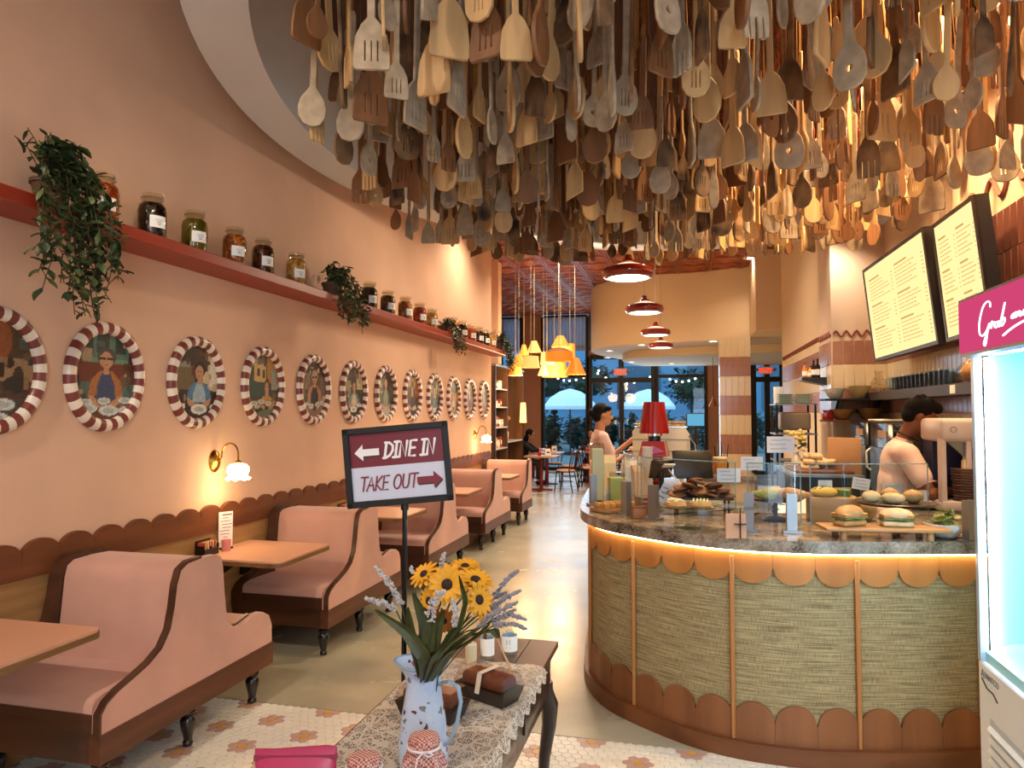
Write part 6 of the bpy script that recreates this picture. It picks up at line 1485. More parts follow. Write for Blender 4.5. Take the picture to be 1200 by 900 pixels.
# ---- pillar shelf with bowls
t = thing('bowl_shelf', 'black shelf of mixing bowls on the tiled pillar', 'shelf', (1.72, 8.215, 1.84)); q = MB(); q.span((-.34, -.34, -.02), (.33, 0, .0)); q.build('board', BLACK, t)
for x_ in (-.2, .2): q = MB(); q.prism([(0, -.02), (-.25, -.02), (0, -.2)], x_-.01, x_+.01, plane='yz'); q.build('bracket', BLACK, t)
def bowl(p, r, h, m, lab, ribs=0):
    t = thing('mixing_bowl', lab, 'bowl', p, 0, 'bowls on the pillar shelf'); n = 40; q = MB(); vs = []; fs = []; pr = [(r*.4, 0), (r*.62, h*.2), (r*.88, h*.7), (r, h), (r*.96, h), (r*.84, h*.7), (r*.58, h*.22), (.0, h*.06)]
    for (rr, z) in pr:
        for i in range(n): a_ = 2*PI*i/n; w_ = rr*(1+(.03*math.cos(ribs*a_) if ribs else 0)); vs.append((w_*math.cos(a_), w_*math.sin(a_), z))
    for k in range(len(pr)-1):
        for i in range(n): fs.append((k*n+i, k*n+(i+1) % n, (k+1)*n+(i+1) % n, (k+1)*n+i))
    fs.append(tuple(range(n))[::-1]); q.add(vs, fs); q.build('bowl_wall', m, t); return t
bowl((1.50, 8.04, 1.842), .105, .10, CERAM, 'ribbed white bowl on the pillar shelf', 20); bowl((1.73, 8.03, 1.842), .12, .13, mat('tan_bowl', 'c8b078', .3), 'smooth tan bowl on the pillar shelf')
t = thing('dried_flowers', 'clear bag of dried pale flowers beside the tan bowl', 'dried flowers', (1.92, 8.02, 1.842)); q = MB(); rnd = random.Random(2)
for i in range(120): v = Vector((rnd.gauss(0, .035), rnd.gauss(0, .035), .1+rnd.gauss(0, .05))); q.ball(v, rnd.uniform(.004, .009), 5, 4)
o = q.build('flower_heads', mat('dried_cream', 'c4b08a', .8), t); o['kind'] = 'stuff'; q = MB(); q.lathe([(.05, 0), (.075, .08), (.08, .16), (.03, .24), (.045, .28)], 16); q.build('bag', glass('bag_film', 'f2eee8'), t)
# ---- small bracket shelf with bottles on the striped wall
t = thing('bottle_shelf', 'small black wedge shelf with bottles on the striped wall', 'shelf', (1.505, 8.62, 2.09)); q = MB(); q.prism([(0, 0), (-.26, 0), (-.26, -.03), (0, -.09)], -.14, .14, plane='xz'); q.build('board', BLACK, t)
for i, (x_, y_, h, c_) in enumerate(((-.2, .05, .17, 'd27a2a'), (-.12, -.05, .2, '2a1a16'), (-.06, .06, .22, '20180f'), (-.15, .0, .13, 'e0a040'))):
    b_ = thing('bottle', ['amber bottle on the wedge shelf', 'dark bottle with pale label on the wedge shelf', 'tall dark bottle on the wedge shelf', 'short yellow bottle on the wedge shelf'][i], 'bottle', (1.505+x_, 8.62+y_, 2.091), 0, 'bottles on the wedge shelf'); q = MB(); q.lathe([(.026, 0), (.028, .005), (.028, h*.6), (.011, h*.75), (.011, h*.95)], 14); q.build('bottle_body', mat('bottle_'+c_, c_, .15), b_); q = MB(); q.lathe([(.013, h*.93), (.013, h), (0, h)], 12); q.build('cap', BLACK, b_)
    q = MB(); q.shell([(.0285, h*.15), (.0285, h*.45)], 14); q.build('label', PAPER, b_)
# ---- back counter, ovens, slicer
t = thing('back_counter', 'steel topped back counter along the tiled wall', 'counter', (0, 0, 0)); q = MB(); q.span((1.56, 5.85, .0), (RX-.014, 8.2, .9)); q.build('cabinet', mat('back_cabinet', '2a2422', .5), t); q = MB(); q.span((1.53, 5.83, .9), (RX-.013, 8.2, .93)); q.build('steel_top', STEEL, t)
for i, (y0, y1, h) in enumerate(((7.0, 7.72, .68), (6.2, 6.92, .68))):
    t = thing('black_oven', ['black oven with white handle and pans on top', 'black oven beside the standing man'][i], 'oven', (1.58, (y0+y1)/2, .931), 0, 'black ovens on the back counter'); w_ = y1-y0
    q = MB(); q.rbox((.22, 0, h/2+.02), (.44, w_, h-.04), .012); q.build('oven_body', BLACKG, t); q = MB(); q.rbox((-.006, 0, h*.42), (.02, w_-.08, h*.55), .006); d_ = q.build('oven_door', BLACK, t)
    q = MB(); q.tube([(-.02, w_/2-.08, h*.66), (-.05, w_/2-.08, h*.62), (-.05, w_/2-.08, h*.42), (-.02, w_/2-.08, h*.38)], .01, 8); q.build('door_handle', WHITE, d_)
    q = MB(); q.box((-.004, -.05, h*.86), (.006, .26, .06)); q.build('label_plate', mat('oven_label', 'b58a68', .6), t)
    q = MB()
    for k in range(4): q.box((-.0022, -.02, h*.78-k*.02), (.004, .3-.05*k, .006))
    o = q.build('printed_lines', mat('oven_print', 'a8a6a2', .6), t); o['kind'] = 'stuff'
    for (x_, y_) in ((.04, -w_/2+.05), (.04, w_/2-.05), (.4, -w_/2+.05), (.4, w_/2-.05)): q = MB(); q.cyl((x_, y_, 0), (x_, y_, .03), .018, n=10); q.build('foot', BLACK, t)
for i in range(3):
    o = MB(); o.rbox((0, 0, .012), (.2, .3, .02), .01); x = o.build('folded_towel', mat('towel_cream', 'd8ccb8', .9), None, (1.78+.03*i, 7.2+.16*(i-1), .931+.68+.001), (0, 0, .3*i)); tag(x, ['folded cream towel on the oven beside the pillar', 'middle folded cream towel on the oven', 'folded cream towel on the oven towards the man'][i], 'towel', 'towels on the oven')
p = atD(1133, 560, 4.5); BS = mat('slicer_white', 'c8b8b4', .35); BSB = mat('slicer_blue', '1c2448', .4)
t = thing('bread_slicer', 'white bread slicer with dark blue interior beside the man', 'machine', (p.x, p.y, ZC), YAW-.18)
q = MB(); q.rbox((0, .1, .03), (.36, .4, .06), .01); q.build('base', BS, t)
q = MB(); q.rbox((0, .08, .505), (.36, .36, .15), .03, seg=3); q.build('hood', BS, t)
for x_ in (-.165, -.02): q = MB(); q.span((x_-.014, -.09, .06), (x_+.014, -.03, .45)); q.build('upright', BS, t)
q = MB(); q.span((.05, -.095, .06), (.18, -.02, .45)); q.build('side_column', BS, t); q = MB(); q.span((.085, -.1, .12), (.18, -.094, .40)); q.build('blue_panel', BSB, t); q = MB(); q.span((-.16, .1, .06), (.06, .26, .45)); q.build('blade_housing', BSB, t)
q = MB(); q.prism([(-.14, .44), (-.04, .44), (-.04, .34)], -.06, -.045, plane='xz'); q.build('guard_plate', STEEL, t)
q = MB(); q.tube([(-.11+.018*math.cos(a_), -.101, .51+.018*math.sin(a_)) for a_ in [2*PI*i/20 for i in range(20)]], .0018, 5, closed=True); q.build('round_emblem', LOGO, t)
# ---- prep island, bagels, rack
t = thing('prep_island', 'dark prep island behind the counter glass', 'island', (0, 0, 0)); q = MB(); q.span((.85, 6.35, 0), (1.38, 7.4, 1.16)); q.build('cabinet', mat('island_dark', '221b1a', .4), t); q = MB(); q.span((.83, 6.33, 1.16), (1.40, 7.42, 1.18)); q.build('steel_top', STEEL, t)
q = MB(); q.prism([(6.33, 1.0), (6.1, .86), (6.1, .84), (6.33, .96)], .7, 1.3, plane='yz'); q.build('sloping_shelf', STEEL, t)
t = thing('bagel_tray', 'copper tray heaped with wrapped bagels', 'tray', (1.12, 6.75, 1.181)); q = MB(); q.rbox((0, 0, .012), (.46, .6, .024), .008); q.build('tray', mat('copper_tray', '7a4a34', .4, .4), t)
rnd = random.Random(14); bq = MB(); bq.tube([(.034*math.cos(a_), .034*math.sin(a_), .02) for a_ in [2*PI*i/14 for i in range(14)]], .02, 8, closed=True); BGM = bq.mesh('bagel', BREADP)
for i in range(22): lay = i//9; o = put('bagel', BGM, None, (1.12+rnd.uniform(-.15, .15)*(1-.25*lay), 6.75+rnd.uniform(-.2, .2)*(1-.2*lay), 1.207+lay*.042), (rnd.uniform(-.3, .3), rnd.uniform(-.3, .3), 0)); tag(o, 'pale bagel in the heap on the copper tray', 'bagel', 'bagels on the copper tray')
o = MB(); o.rbox((0, 0, .15), (.012, .3, .30), .004); x = o.build('cardboard_sheet', mat('cardboard', 'b58a64', .8), None, (1.30, 6.6, 1.181), (0, .0, .9)); tag(x, 'brown cardboard sheet standing behind the bagels', 'cardboard')
t = thing('wire_rack', 'tall steel rack with trays and stacks of plates on top', 'rack', (1.16, 8.6, 0))
for x_ in (-.2, .2):
    for y_ in (-.25, .25): q = MB(); q.cyl((x_, y_, 0), (x_, y_, 1.8), .012, n=8); q.build('post', BLACK, t)
for k, z_ in enumerate((.3, .75, 1.15, 1.45, 1.78)):
    q = MB(); q.span((-.22, -.27, z_), (.22, .27, z_+.012)); q.build('shelf', STEEL, t)
q = MB(); q.rbox((0, -.02, 1.6), (.32, .4, .2), .03, seg=3); q.build('bin', mat('rack_bin', '8a7a68', .4), t)
for i in range(14): o = put('dinner_plate', None or (PLM if 'PLM' in globals() else globals().setdefault('PLM', MB().lathe([(.04, 0), (.06, .002), (.1, .012), (.1, .015), (.058, .006), (0, .005)], 22).mesh('dinner_plate', mat('plate_celadon', 'b8c8b8', .25)))), None, (1.07 if i < 7 else 1.26, 8.5, 1.793+(i % 7)*.016)); tag(o, 'celadon plate in the %s of plates on the steel rack' % ('first stack' if i < 7 else 'stack next to the pillar'), 'plate', 'plates on the rack, %s' % ('first stack' if i < 7 else 'second stack'))
o = MB(); o.lathe([(.05, 0), (.05, .2), (.046, .2), (.046, .01), (0, .01)], 18); x = o.build('white_canister', CERAM, None, (1.02, 8.72, 1.793)); tag(x, 'tall white canister beside the plates on the rack', 'canister')
t = thing('wall_ledge', 'shallow wooden ledge with a red box below the bowl shelf', 'ledge', (1.72, 8.215, 1.62)); q = MB(); q.span((-.34, -.26, -.02), (.33, 0, 0)); q.build('board', mat('ledge_wood', '6a3a2a', .5), t)
bowl((1.58, 8.08, 1.621), .13, .11, wood('bowl_wood', 'b58a50', '8a6030', .5, 'x', 10), 'wooden bowl under the bowl shelf'); bowl((1.84, 8.08, 1.621), .12, .12, wood('bowl_wood2', 'a8844c', '7a5a30', .5, 'x', 10), 'second wooden bowl nearer to the menu screen')
o = MB(); o.rbox((0, 0, .05), (.1, .06, .1), .006); x = o.build('red_box', RED, None, (1.43, 8.05, 1.621)); tag(x, 'small red box on the ledge by the pillar', 'box')
# ---- coffee bar behind the grinder
t = thing('coffee_bar', 'back bar carrying espresso machine and containers', 'counter', (0, 0, 0)); q = MB(); q.span((-.62, 7.25, 0), (.62, 7.95, 1.04)); q.build('cabinet', mat('bar_cabinet', 'c8b090', .5), t); q = MB(); q.span((-.64, 7.23, 1.04), (.64, 7.97, 1.08)); q.build('stone_top', GRAN, t)
EM_ = mat('espresso_cream', 'd9d0bc', .35)
t = thing('espresso_machine', 'cream espresso machine with cups on its roof', 'espresso machine', (-.27, 7.55, 1.081), .03)
q = MB(); q.prism([(-.28, .1), (-.29, .42), (-.26, .46), (.24, .46), (.28, .40), (.29, .1)], -.2, .2, plane='xz'); q.build('housing', EM_, t, ang=20)
for z_ in (.22, .34): q = MB(); q.span((-.285, -.204, z_), (.285, -.2, z_+.006)); q.build('panel_groove', mat('groove_grey', '8a8478', .5), t)
for x_ in (-.2, .2):
    for y_ in (-.15, .15): q = MB(); q.cyl((x_, y_, 0), (x_, y_, .11), .022, n=10); q.build('foot', CHROME, t)
q = MB(); q.span((-.27, -.19, .465), (.26, .19, .47)); q.tube([(-.27, -.19, .5), (.26, -.19, .5), (.26, .19, .5), (-.27, .19, .5)], .006, 6, closed=True); q.build('cup_rail', CHROME, t)
q = MB(); q.tube([(.27, -.22, .38), (.33, -.25, .3), (.35, -.26, .12)], .007, 6); q.build('steam_wand', CHROME, t); q = MB(); q.cyl((-.3, -.1, .22), (-.42, -.12, .2), .012, n=8); q.build('portafilter', BLACK, t)
cq = MB(); cq.lathe([(.024, 0), (.034, .05), (.036, .06), (.033, .06), (.022, .006), (0, .006)], 14); CUPM = cq.mesh('coffee_cup', mat('cup_tan', 'd0b48c', .4))
for i in range(10):
    x_ = -.22+.048*i; o = put('coffee_cup', CUPM, None, (-.27+x_, 7.46+.06*(i % 2), 1.081+.471)); tag(o, 'tan coffee cup in the row on the espresso machine roof', 'cup', 'cups on the espresso machine')
p = atD(815, 492, 7.7); t = thing('monitor', 'small blue lit monitor behind the espresso machine', 'monitor', (p.x, p.y, 1.081), YAW); q = MB(); q.rbox((0, 0, p.z-1.081), (.2, .02, .15), .006); q.build('case', BLACK, t); q = MB(); q.span((-.092, -.0125, p.z-1.081-.065), (.092, -.011, p.z-1.081+.065)); q.build('screen', emis('monitor_blue', '6ab4d8', .9), t); q = MB(); q.cyl((0, 0, 0), (0, 0, p.z-1.15), .012, n=8); q.lathe([(.07, 0), (.07, .01), (.015, .02)], 16); q.build('stand', BLACK, t)
for i, (px, c_) in enumerate(((823, 'c8843a'), (843, 'd08a30'))):
    p = atD(px, 545, 7.3); t = thing('syrup_tub', ['clear tub of orange syrup beside the monitor', 'orange tub with pale lid beside the striped column'][i], 'tub', (p.x, 7.42, 1.081), 0, 'orange tubs on the back bar'); q = MB(); q.lathe([(.055, 0), (.06, .01), (.066, .15), (0, .15)], 18); q.build('tub', mat('tub_'+c_, c_, .3), t); q = MB(); q.lathe([(.07, .15), (.07, .168), (0, .17)], 18); q.build('lid', mat('tub_lid', 'd8c8a0', .4), t)
t = thing('tool_caddy', 'black caddy of barista tools on the back bar', 'caddy', (.33, 7.6, 1.081)); q = MB(); q.rbox((0, 0, .06), (.14, .14, .12), .01); q.build('caddy', BLACK, t)
for i in range(5): q = MB(); q.cyl((-.05+.025*i, 0, .1), (-.07+.035*i, .02, .27+.02*(i % 3)), .006, n=6); q.build('tool', STEEL if i % 2 else BLACK, t)
t = thing('pink_towel', 'crumpled pink towel on the back bar', 'towel', (.17, 7.45, 1.081)); q = MB(); q.ball((0, 0, .03), (.09, .07, .035), 14, 8); q.ball((.05, .03, .05), (.05, .045, .03), 12, 7); q.ball((-.04, -.02, .05), (.045, .04, .03), 12, 7); q.build('cloth', mat('towel_pink', 'c87a70', .9), t)
# flowers by the column
p = atD(893, 530, 7.6); t = thing('flower_vase', 'small vase of yellow flowers beside the rack', 'vase', (p.x, p.y-.2, 1.181)); t.location = (1.0, 7.25, 1.181); q = MB(); q.lathe([(.03, 0), (.045, .03), (.04, .09), (.025, .12), (.03, .14), (.026, .14), (0, .13)], 16); q.build('vase', CERAM, t)
q = MB(); rnd = random.Random(6)
for i in range(26): a_ = rnd.uniform(0, 6.3); r_ = rnd.uniform(.02, .11); q.ball((r_*math.cos(a_), r_*math.sin(a_), .2+rnd.uniform(0, .14)), rnd.uniform(.012, .024), 7, 5)
o = q.build('blossoms', mat('blossom_yellow', 'd8c070', .7, var=.3, vscale=30), t); o['kind'] = 'stuff'; q = MB()
for i in range(30): a_ = rnd.uniform(0, 6.3); M = leaf_matrix(Vector((.05*math.cos(a_), .05*math.sin(a_), .15+rnd.uniform(0, .1))), (math.cos(a_), math.sin(a_), rnd.uniform(-.2, .8)), .06); q.add(LEAFMB.v, LEAFMB.f, 0, M)
o = q.build('leaves', LEAF3, t); o['kind'] = 'stuff'
# dome camera and exit signs
t = thing('dome_camera', 'small white dome camera on the cream soffit', 'camera', (1.75, 14.1, 4.35)); p = atY(930, 313, 14.15); t.location = (p.x, 14.42, p.z)
q = MB(); q.rbox((0, .0, .04), (.14, .12, .05), .02); q.build('mount', WHITE, t); q = MB(); q.ball((0, -.05, -.01), .055, 16, 10); q.build('dome', BLACKG, t)
EXR = emis('exit_red', 'ff2a1e', 2.5)
for i, (px, py) in enumerate(((727, 436), (897, 434))):
    p = atY(px, py, YB-.07); t = thing('exit_sign', ['lit exit sign over the double glass doors', 'lit exit sign over the door beside the striped column'][i], 'exit sign', p, 0, 'exit signs'); q = MB(); q.rbox((0, 0, 0), (.36, .05, .2), .01); q.build('housing', mat('exit_housing', 'd8c8c0', .5, emit='ff8a78', estr=.12), t)
    bfont('EXIT', .17, EXR, t, frameM((-.165, -.028, -.06), (1, 0, 0), (0, 0, 1), (0, -1, 0)), 'exit_lettering')
    for sx in (-1, 1): q = MB(); q.ball((sx*.23, -.02, .02), .05, 12, 8); q.build('emergency_lamp', mat('lamp_grey', '8a8078', .4), t)
    q = MB(); q.box((0, .03, (3.4-p.z)/2), (.06, .075, 3.4-p.z)); q.build('hanger', BLACK, t)
# hanging copper shade near the far wall
p = atD(836, 475, 16.5); t = thing('copper_pendant', 'small copper pendant hanging beside the striped column', 'pendant lamp', p); q = MB(); q.lathe([(.02, .2), (.04, .12), (.1, 0), (.105, -.03), (.1, -.03), (.03, .12)], 20); q.build('shade', mat('copper_shade', 'b5764a', .3, .8), t); q = MB(); q.cyl((0, 0, .2), (0, 0, 3.12-p.z), .006, n=6); q.build('cord', BLACK, t)
# ================================================================== DINING WING
# shelf unit
SHB = wood('unit_brown', '6a4426', '4a2e18', .5, 'z', 8)
t = thing('shelf_unit', 'tall open brown shelf unit at the end of the booths', 'shelf unit', (-3.42, 12.5, 0)); UD = .42; UL = 2.3; UH = 2.55
q = MB(); q.span((-UD, 0, 0), (-UD+.02, UL, UH)); q.build('back', SHB, t)
for y_ in (0, .92, UL-.03): q = MB(); q.span((-UD, y_, 0), (0, y_+.03, UH)); q.build('upright', SHB, t)
q = MB(); q.span((-UD, 0, UH), (.02, UL, UH+.04)); q.build('top', mat('unit_steel', '8a8a88', .35, .6), t)
q = MB(); q.span((-.004, -.012, 0), (.012, .03, UH)); q.build('front_edge', BLACK, t)
shz = [.25, .62, 1.0, 1.4, 1.78, 2.12]
for z_ in shz: q = MB(); q.span((-UD+.02, .03, z_), (0, .92, z_+.025)); q.build('shelf', mat('shelf_pale', 'a8a090', .4), t)
for z_ in (.3, 1.1): q = MB(); q.span((-UD+.02, .95, z_), (0, UL-.03, z_+.025)); q.build('shelf', mat('shelf_pale', 'a8a090', .4), t)
rnd = random.Random(31); k = 0
for zi, z_ in enumerate(shz):
    y_ = .1
    while y_ < .82:
        w_ = rnd.uniform(.07, .14); h = rnd.uniform(.05, .2); c_ = rnd.choice(('b5a58a', '8a3a2a', 'd8cdb8', '4a4238', 'b07a3a'))
        o = MB(); o.rbox((0, 0, h/2), (.2, w_, h), .006, seg=1); x = o.build('packed_box', mat('pack_'+c_, c_, .6), None, (-3.60, 12.5+y_+w_/2, z_+.026))
        o2 = MB(); o2.span((.1, -w_*.35, h*.3), (.1015, w_*.35, h*.7)); o2.build('box_label', PAPER, x)
        tag(x, 'small goods box on the %s shelf of the brown unit' % ['lowest', 'second lowest', 'third', 'fourth', 'fifth', 'top'][zi], 'box', 'goods on the %s shelf of the brown unit' % ['lowest', 'second lowest', 'third', 'fourth', 'fifth', 'top'][zi]); y_ += w_+rnd.uniform(.01, .05)
t = thing('white_vase', 'white vase with a few blossoms in the brown shelf unit', 'vase', (-3.56, 13.75, 1.126)); q = MB(); q.lathe([(.05, 0), (.075, .06), (.08, .16), (.045, .25), (.05, .28), (.044, .28), (0, .26)], 20); q.build('vase_body', CERAM, t)
for (dx, dy, h, r_) in ((.02, .02, .52, .03), (.05, .12, .45, .04), (-.02, -.05, .6, .03)):
    q = MB(); q.tube([(0, 0, .26), (dx*.6, dy*.5, h*.7), (dx, dy, h)], .004, 5); s_ = q.build('stem', SGRN, t); q = MB(); q.ball((dx, dy, h), r_, 10, 7); q.build('blossom', mat('blossom_rose', 'b07a68', .7), s_)
# floor lamp
p = atD(613, 492, 15.0); t = thing('floor_lamp', 'slim floor lamp with tall glowing yellow shade', 'floor lamp', (p.x, p.y, 0)); LSH = mat('lamp_shade_yellow', 'f0d890', .6, emit='ffd070', estr=2.2)
q = MB(); q.lathe([(.13, 0), (.13, .02), (.02, .03)], 20); q.build('base', BLACK, t); q = MB(); q.cyl((0, 0, .02), (0, 0, 1.5), .012, n=8); q.build('pole', BLACK, t); q = MB(); q.shell([(.075, 1.48), (.055, 1.9)], 20); q.build('shade', LSH, t)
lamp('floor_lamp_bulb', 'POINT', (p.x, p.y, 1.7), 12, WARM, .05)
# lamp cluster
LAMPM = [mat('shade_amber', 'c8802c', .6, emit='ff8420', estr=.5), mat('shade_gold', 'd09a44', .6, emit='ff9c34', estr=.65), mat('shade_cream', 'd8b070', .6, emit='ffb860', estr=.85)]; LTOP = mat('shade_brown_top', '7a4422', .7, emit='a05020', estr=.25)
LP = [(608, 422, 17, 14, 0, 1, 12.6), (626, 406, 17, 13, 0, 2, 12.8), (622, 424, 20, 13, 1, 2, 12.4), (641, 420, 16, 14, 1, 2, 13.5), (655, 415, 32, 16, 2, 0, 12.6), (657, 400, 22, 13, 0, 1, 13.2), (650, 433, 30, 17, 1, 1, 14.0), (674, 429, 25, 19, 0, 0, 12.7), (668, 412, 13, 18, 1, 1, 13.4), (604, 434, 16, 12, 1, 0, 13.2), (637, 434, 14, 12, 0, 2, 13.5), (614, 410, 12, 12, 0, 1, 13.6)]
SHN = ['bell shaped pleated', 'fringed drum', 'wide brown topped']
for i, (px, py, w_, h_, kind, mi, d_) in enumerate(LP):
    c_ = atD(px, py, d_); r_ = w_/2/F*d_; h = h_/F*d_
    t = thing('shade_lamp', '%s amber lampshade, the %s of the hanging dining room cluster' % (SHN[kind], ORD[i]), 'pendant lamp', c_, 0, 'amber lampshades of the dining cluster')
    n = 30; q = MB(); vs = []; fs = []
    pr = {0: [(.35, .5), (.5, .25), (.72, -.1), (1, -.5)], 1: [(.86, .5), (.9, .1), (.96, -.3), (1, -.5)], 2: [(.98, .15), (1, 0), (1, -.5)]}[kind]
    for (a, b) in pr:
        for k in range(n): an = 2*PI*k/n; w2 = a*r_*(1+.03*(k % 2)); vs.append((w2*math.cos(an), w2*math.sin(an), b*h-(.04*h*(k % 2) if (a, b) == pr[-1] else 0)))
    for j in range(len(pr)-1):
        for k in range(n): fs.append((j*n+k, j*n+(k+1) % n, (j+1)*n+(k+1) % n, (j+1)*n+k))
    q.add(vs, fs); q.build('shade', LAMPM[mi], t)
    if kind == 2: q = MB(); q.shell([(r_*1.0, h*.15), (r_*.5, h*.42), (r_*.12, h*.5)], 24); q.build('brown_roof', LTOP, t)
    if kind == 1: q = MB(); q.tube([(r_*math.cos(2*PI*k/20), r_*math.sin(2*PI*k/20), -h*.5) for k in range(20)], .008, 5, closed=True); q.build('fringe_band', LAMPM[2], t)
    q = MB(); q.cyl((0, 0, h*.4), (0, 0, CEIL-.04-c_.z), .005, n=5); q.build('cord', mat('lamp_cord', 'b8a890', .6), t)
for (x_, y_, z_) in ((-2.9, 12.7, 2.55), (-2.2, 12.7, 2.5), (-2.45, 13.2, 2.9)): lamp('cluster_bulb', 'POINT', (x_, y_, z_-.25), 60, WARMER, .2)
# tables and chairs
TOPD = mat('dining_top', 'b8825c', .4, var=.1, vscale=6); REDL = mat('table_red_leg', '7a1f1a', .35); BENT = mat('bentwood_dark', '2c1710', .35); SEATP = mat('seat_pink', 'd8a890', .8)
def dtable(x, y, lab):
    t = thing('dining_table', lab, 'table', (x, y, 0), 0, 'dining tables'); q = MB(); q.rbox((0, 0, .735), (.72, .72, .03), .01); q.build('top', TOPD, t); q = MB(); q.cyl((0, 0, .03), (0, 0, .72), .04, n=12); q.build('column', REDL, t); q = MB(); q.box((0, 0, .015), (.5, .08, .03)); q.box((0, 0, .016), (.08, .5, .03)); q.build('cross_foot', REDL, t); return t
def chair_proto():
    t = thing('bentwood_chair', 'x', 'chair', (0, 0, 0), 0, 'bentwood dining chairs')
    q = MB(); q.lathe([(.17, .43), (.2, .44), (.205, .455), (.19, .475), (0, .48)], 22); q.build('seat', SEATP, t); q = MB(); q.tube([(.2*math.cos(a_), .2*math.sin(a_), .435) for a_ in [2*PI*i/24 for i in range(24)]], .014, 6, closed=True); q.build('seat_ring', BENT, t)
    for (x_, y_) in ((.15, -.15), (-.15, -.15)): q = MB(); q.tube([(x_, y_, .44), (x_*1.12, y_*1.15, .2), (x_*1.2, y_*1.25, 0)], .013, 6); q.build('leg', BENT, t)
    for sx in (-1, 1): q = MB(); q.tube([(sx*.16, .14, .44), (sx*.18, .18, .2), (sx*.19, .22, 0)], .013, 6); q.build('leg', BENT, t)
    q = MB(); q.tube([(-.16, .13, .44), (-.185, .17, .65), (-.17, .2, .8), (-.1, .22, .89), (0, .225, .91), (.1, .22, .89), (.17, .2, .8), (.185, .17, .65), (.16, .13, .44)], .013, 6); q.build('back_bow', BENT, t)
    q = MB(); q.tube([(-.07, .15, .45), (-.09, .18, .62), (-.07, .2, .74), (0, .212, .79), (.07, .2, .74), (.09, .18, .62), (.07, .15, .45)], .009, 6); q.build('inner_bow', BENT, t)
    q = MB(); q.tube([(.155*math.cos(a_), .155*math.sin(a_), .22) for a_ in [2*PI*i/20 for i in range(20)]], .008, 5, closed=True); q.build('stretcher_ring', BENT, t); return t
ch = chair_proto()
dt = [(-3.12, 15.25, 'square dining table with red pedestal, first after the booths'), (-3.25, 16.55, 'square dining table behind the first red pedestal table'), (-2.35, 17.2, 'square dining table between the glass doors and the second table'), (-1.6, 15.9, 'square dining table hidden partly by the standing woman'), (-3.9, 18.0, 'square dining table next to the far window')]
for d_ in dt: dtable(*d_)
CH = [(-2.55, 15.05, -1.75, 'bentwood chair with pink seat on the aisle side of first red pedestal table'), (-3.72, 15.2, 1.5, 'bentwood chair with pink seat on the shelf side of first red pedestal table'), (-2.66, 16.3, -1.4, 'bentwood chair with pink seat on the aisle side of the second table'), (-3.85, 16.5, 1.6, 'bentwood chair with pink seat on the wall side of the second table'), (-2.3, 16.62, 3.1, 'bentwood chair with pink seat in front of the third table'), (-1.75, 17.2, -1.5, 'bentwood chair with pink seat near the glass doors'), (-2.15, 15.9, 1.5, 'bentwood chair with pink seat on the booth side of the fourth table'), (-1.6, 15.3, 3.14, 'bentwood chair with pink seat in front of the fourth table'), (-3.2, 17.15, 0, 'bentwood chair with pink seat behind the second table'), (-2.35, 17.8, 0, 'bentwood chair with pink seat behind the third table')]
for i, (x_, y_, a_, lab) in enumerate(CH):
    c_ = ch if i == 0 else copy_tree(ch); c_.location = (x_, y_, 0); c_.rotation_euler = (0, 0, a_); c_['label'] = lab
for i, (x_, y_) in enumerate(((-3.1, 15.2), (-3.2, 16.5), (-2.3, 17.15))):
    w3 = ['first', 'second', 'third'][i]
    t = thing('sauce_bottle', 'red sauce bottle on the %s dining table' % w3, 'bottle', (x_-.05, y_, .751), 0, 'red bottles on the dining tables'); q = MB(); q.lathe([(.035, 0), (.045, .03), (.03, .09), (.012, .12), (.012, .15)], 14); q.build('bottle_body', RED, t); q = MB(); q.lathe([(.016, .15), (.016, .17), (0, .172)], 10); q.build('cap', WHITE, t)
    t = thing('table_card', 'white folded card on the %s dining table' % w3, 'card', (x_+.12, y_+.08, .751), .4, 'cards on the dining tables'); q = MB(); q.prism([(-.04, 0), (0, .15), (.04, 0), (.036, 0), (0, .142), (-.036, 0)], -.06, .06, plane='yz'); q.build('folded_card', PAPER, t, smooth=False); q = MB(); q.box((0, -.024, .07), (.07, .001, .03), R=Matrix.Rotation(-.26, 3, 'X')); q.build('card_print', INK, t)
t = thing('banquette', 'low pink banquette against the wall beside the far window', 'bench', (-4.9, 17.2, 0)); q = MB(); q.rbox((0, 0, .25), (.5, 2.4, .42), .04, seg=2); q.build('seat', UPH, t); q = MB(); q.rbox((-.25, 0, .6), (.14, 2.4, .7), .05, seg=2); q.build('back', UPH, t); q = MB(); q.span((-.3, -1.18, 0), (.22, 1.18, .05)); q.build('plinth', DARKW, t)
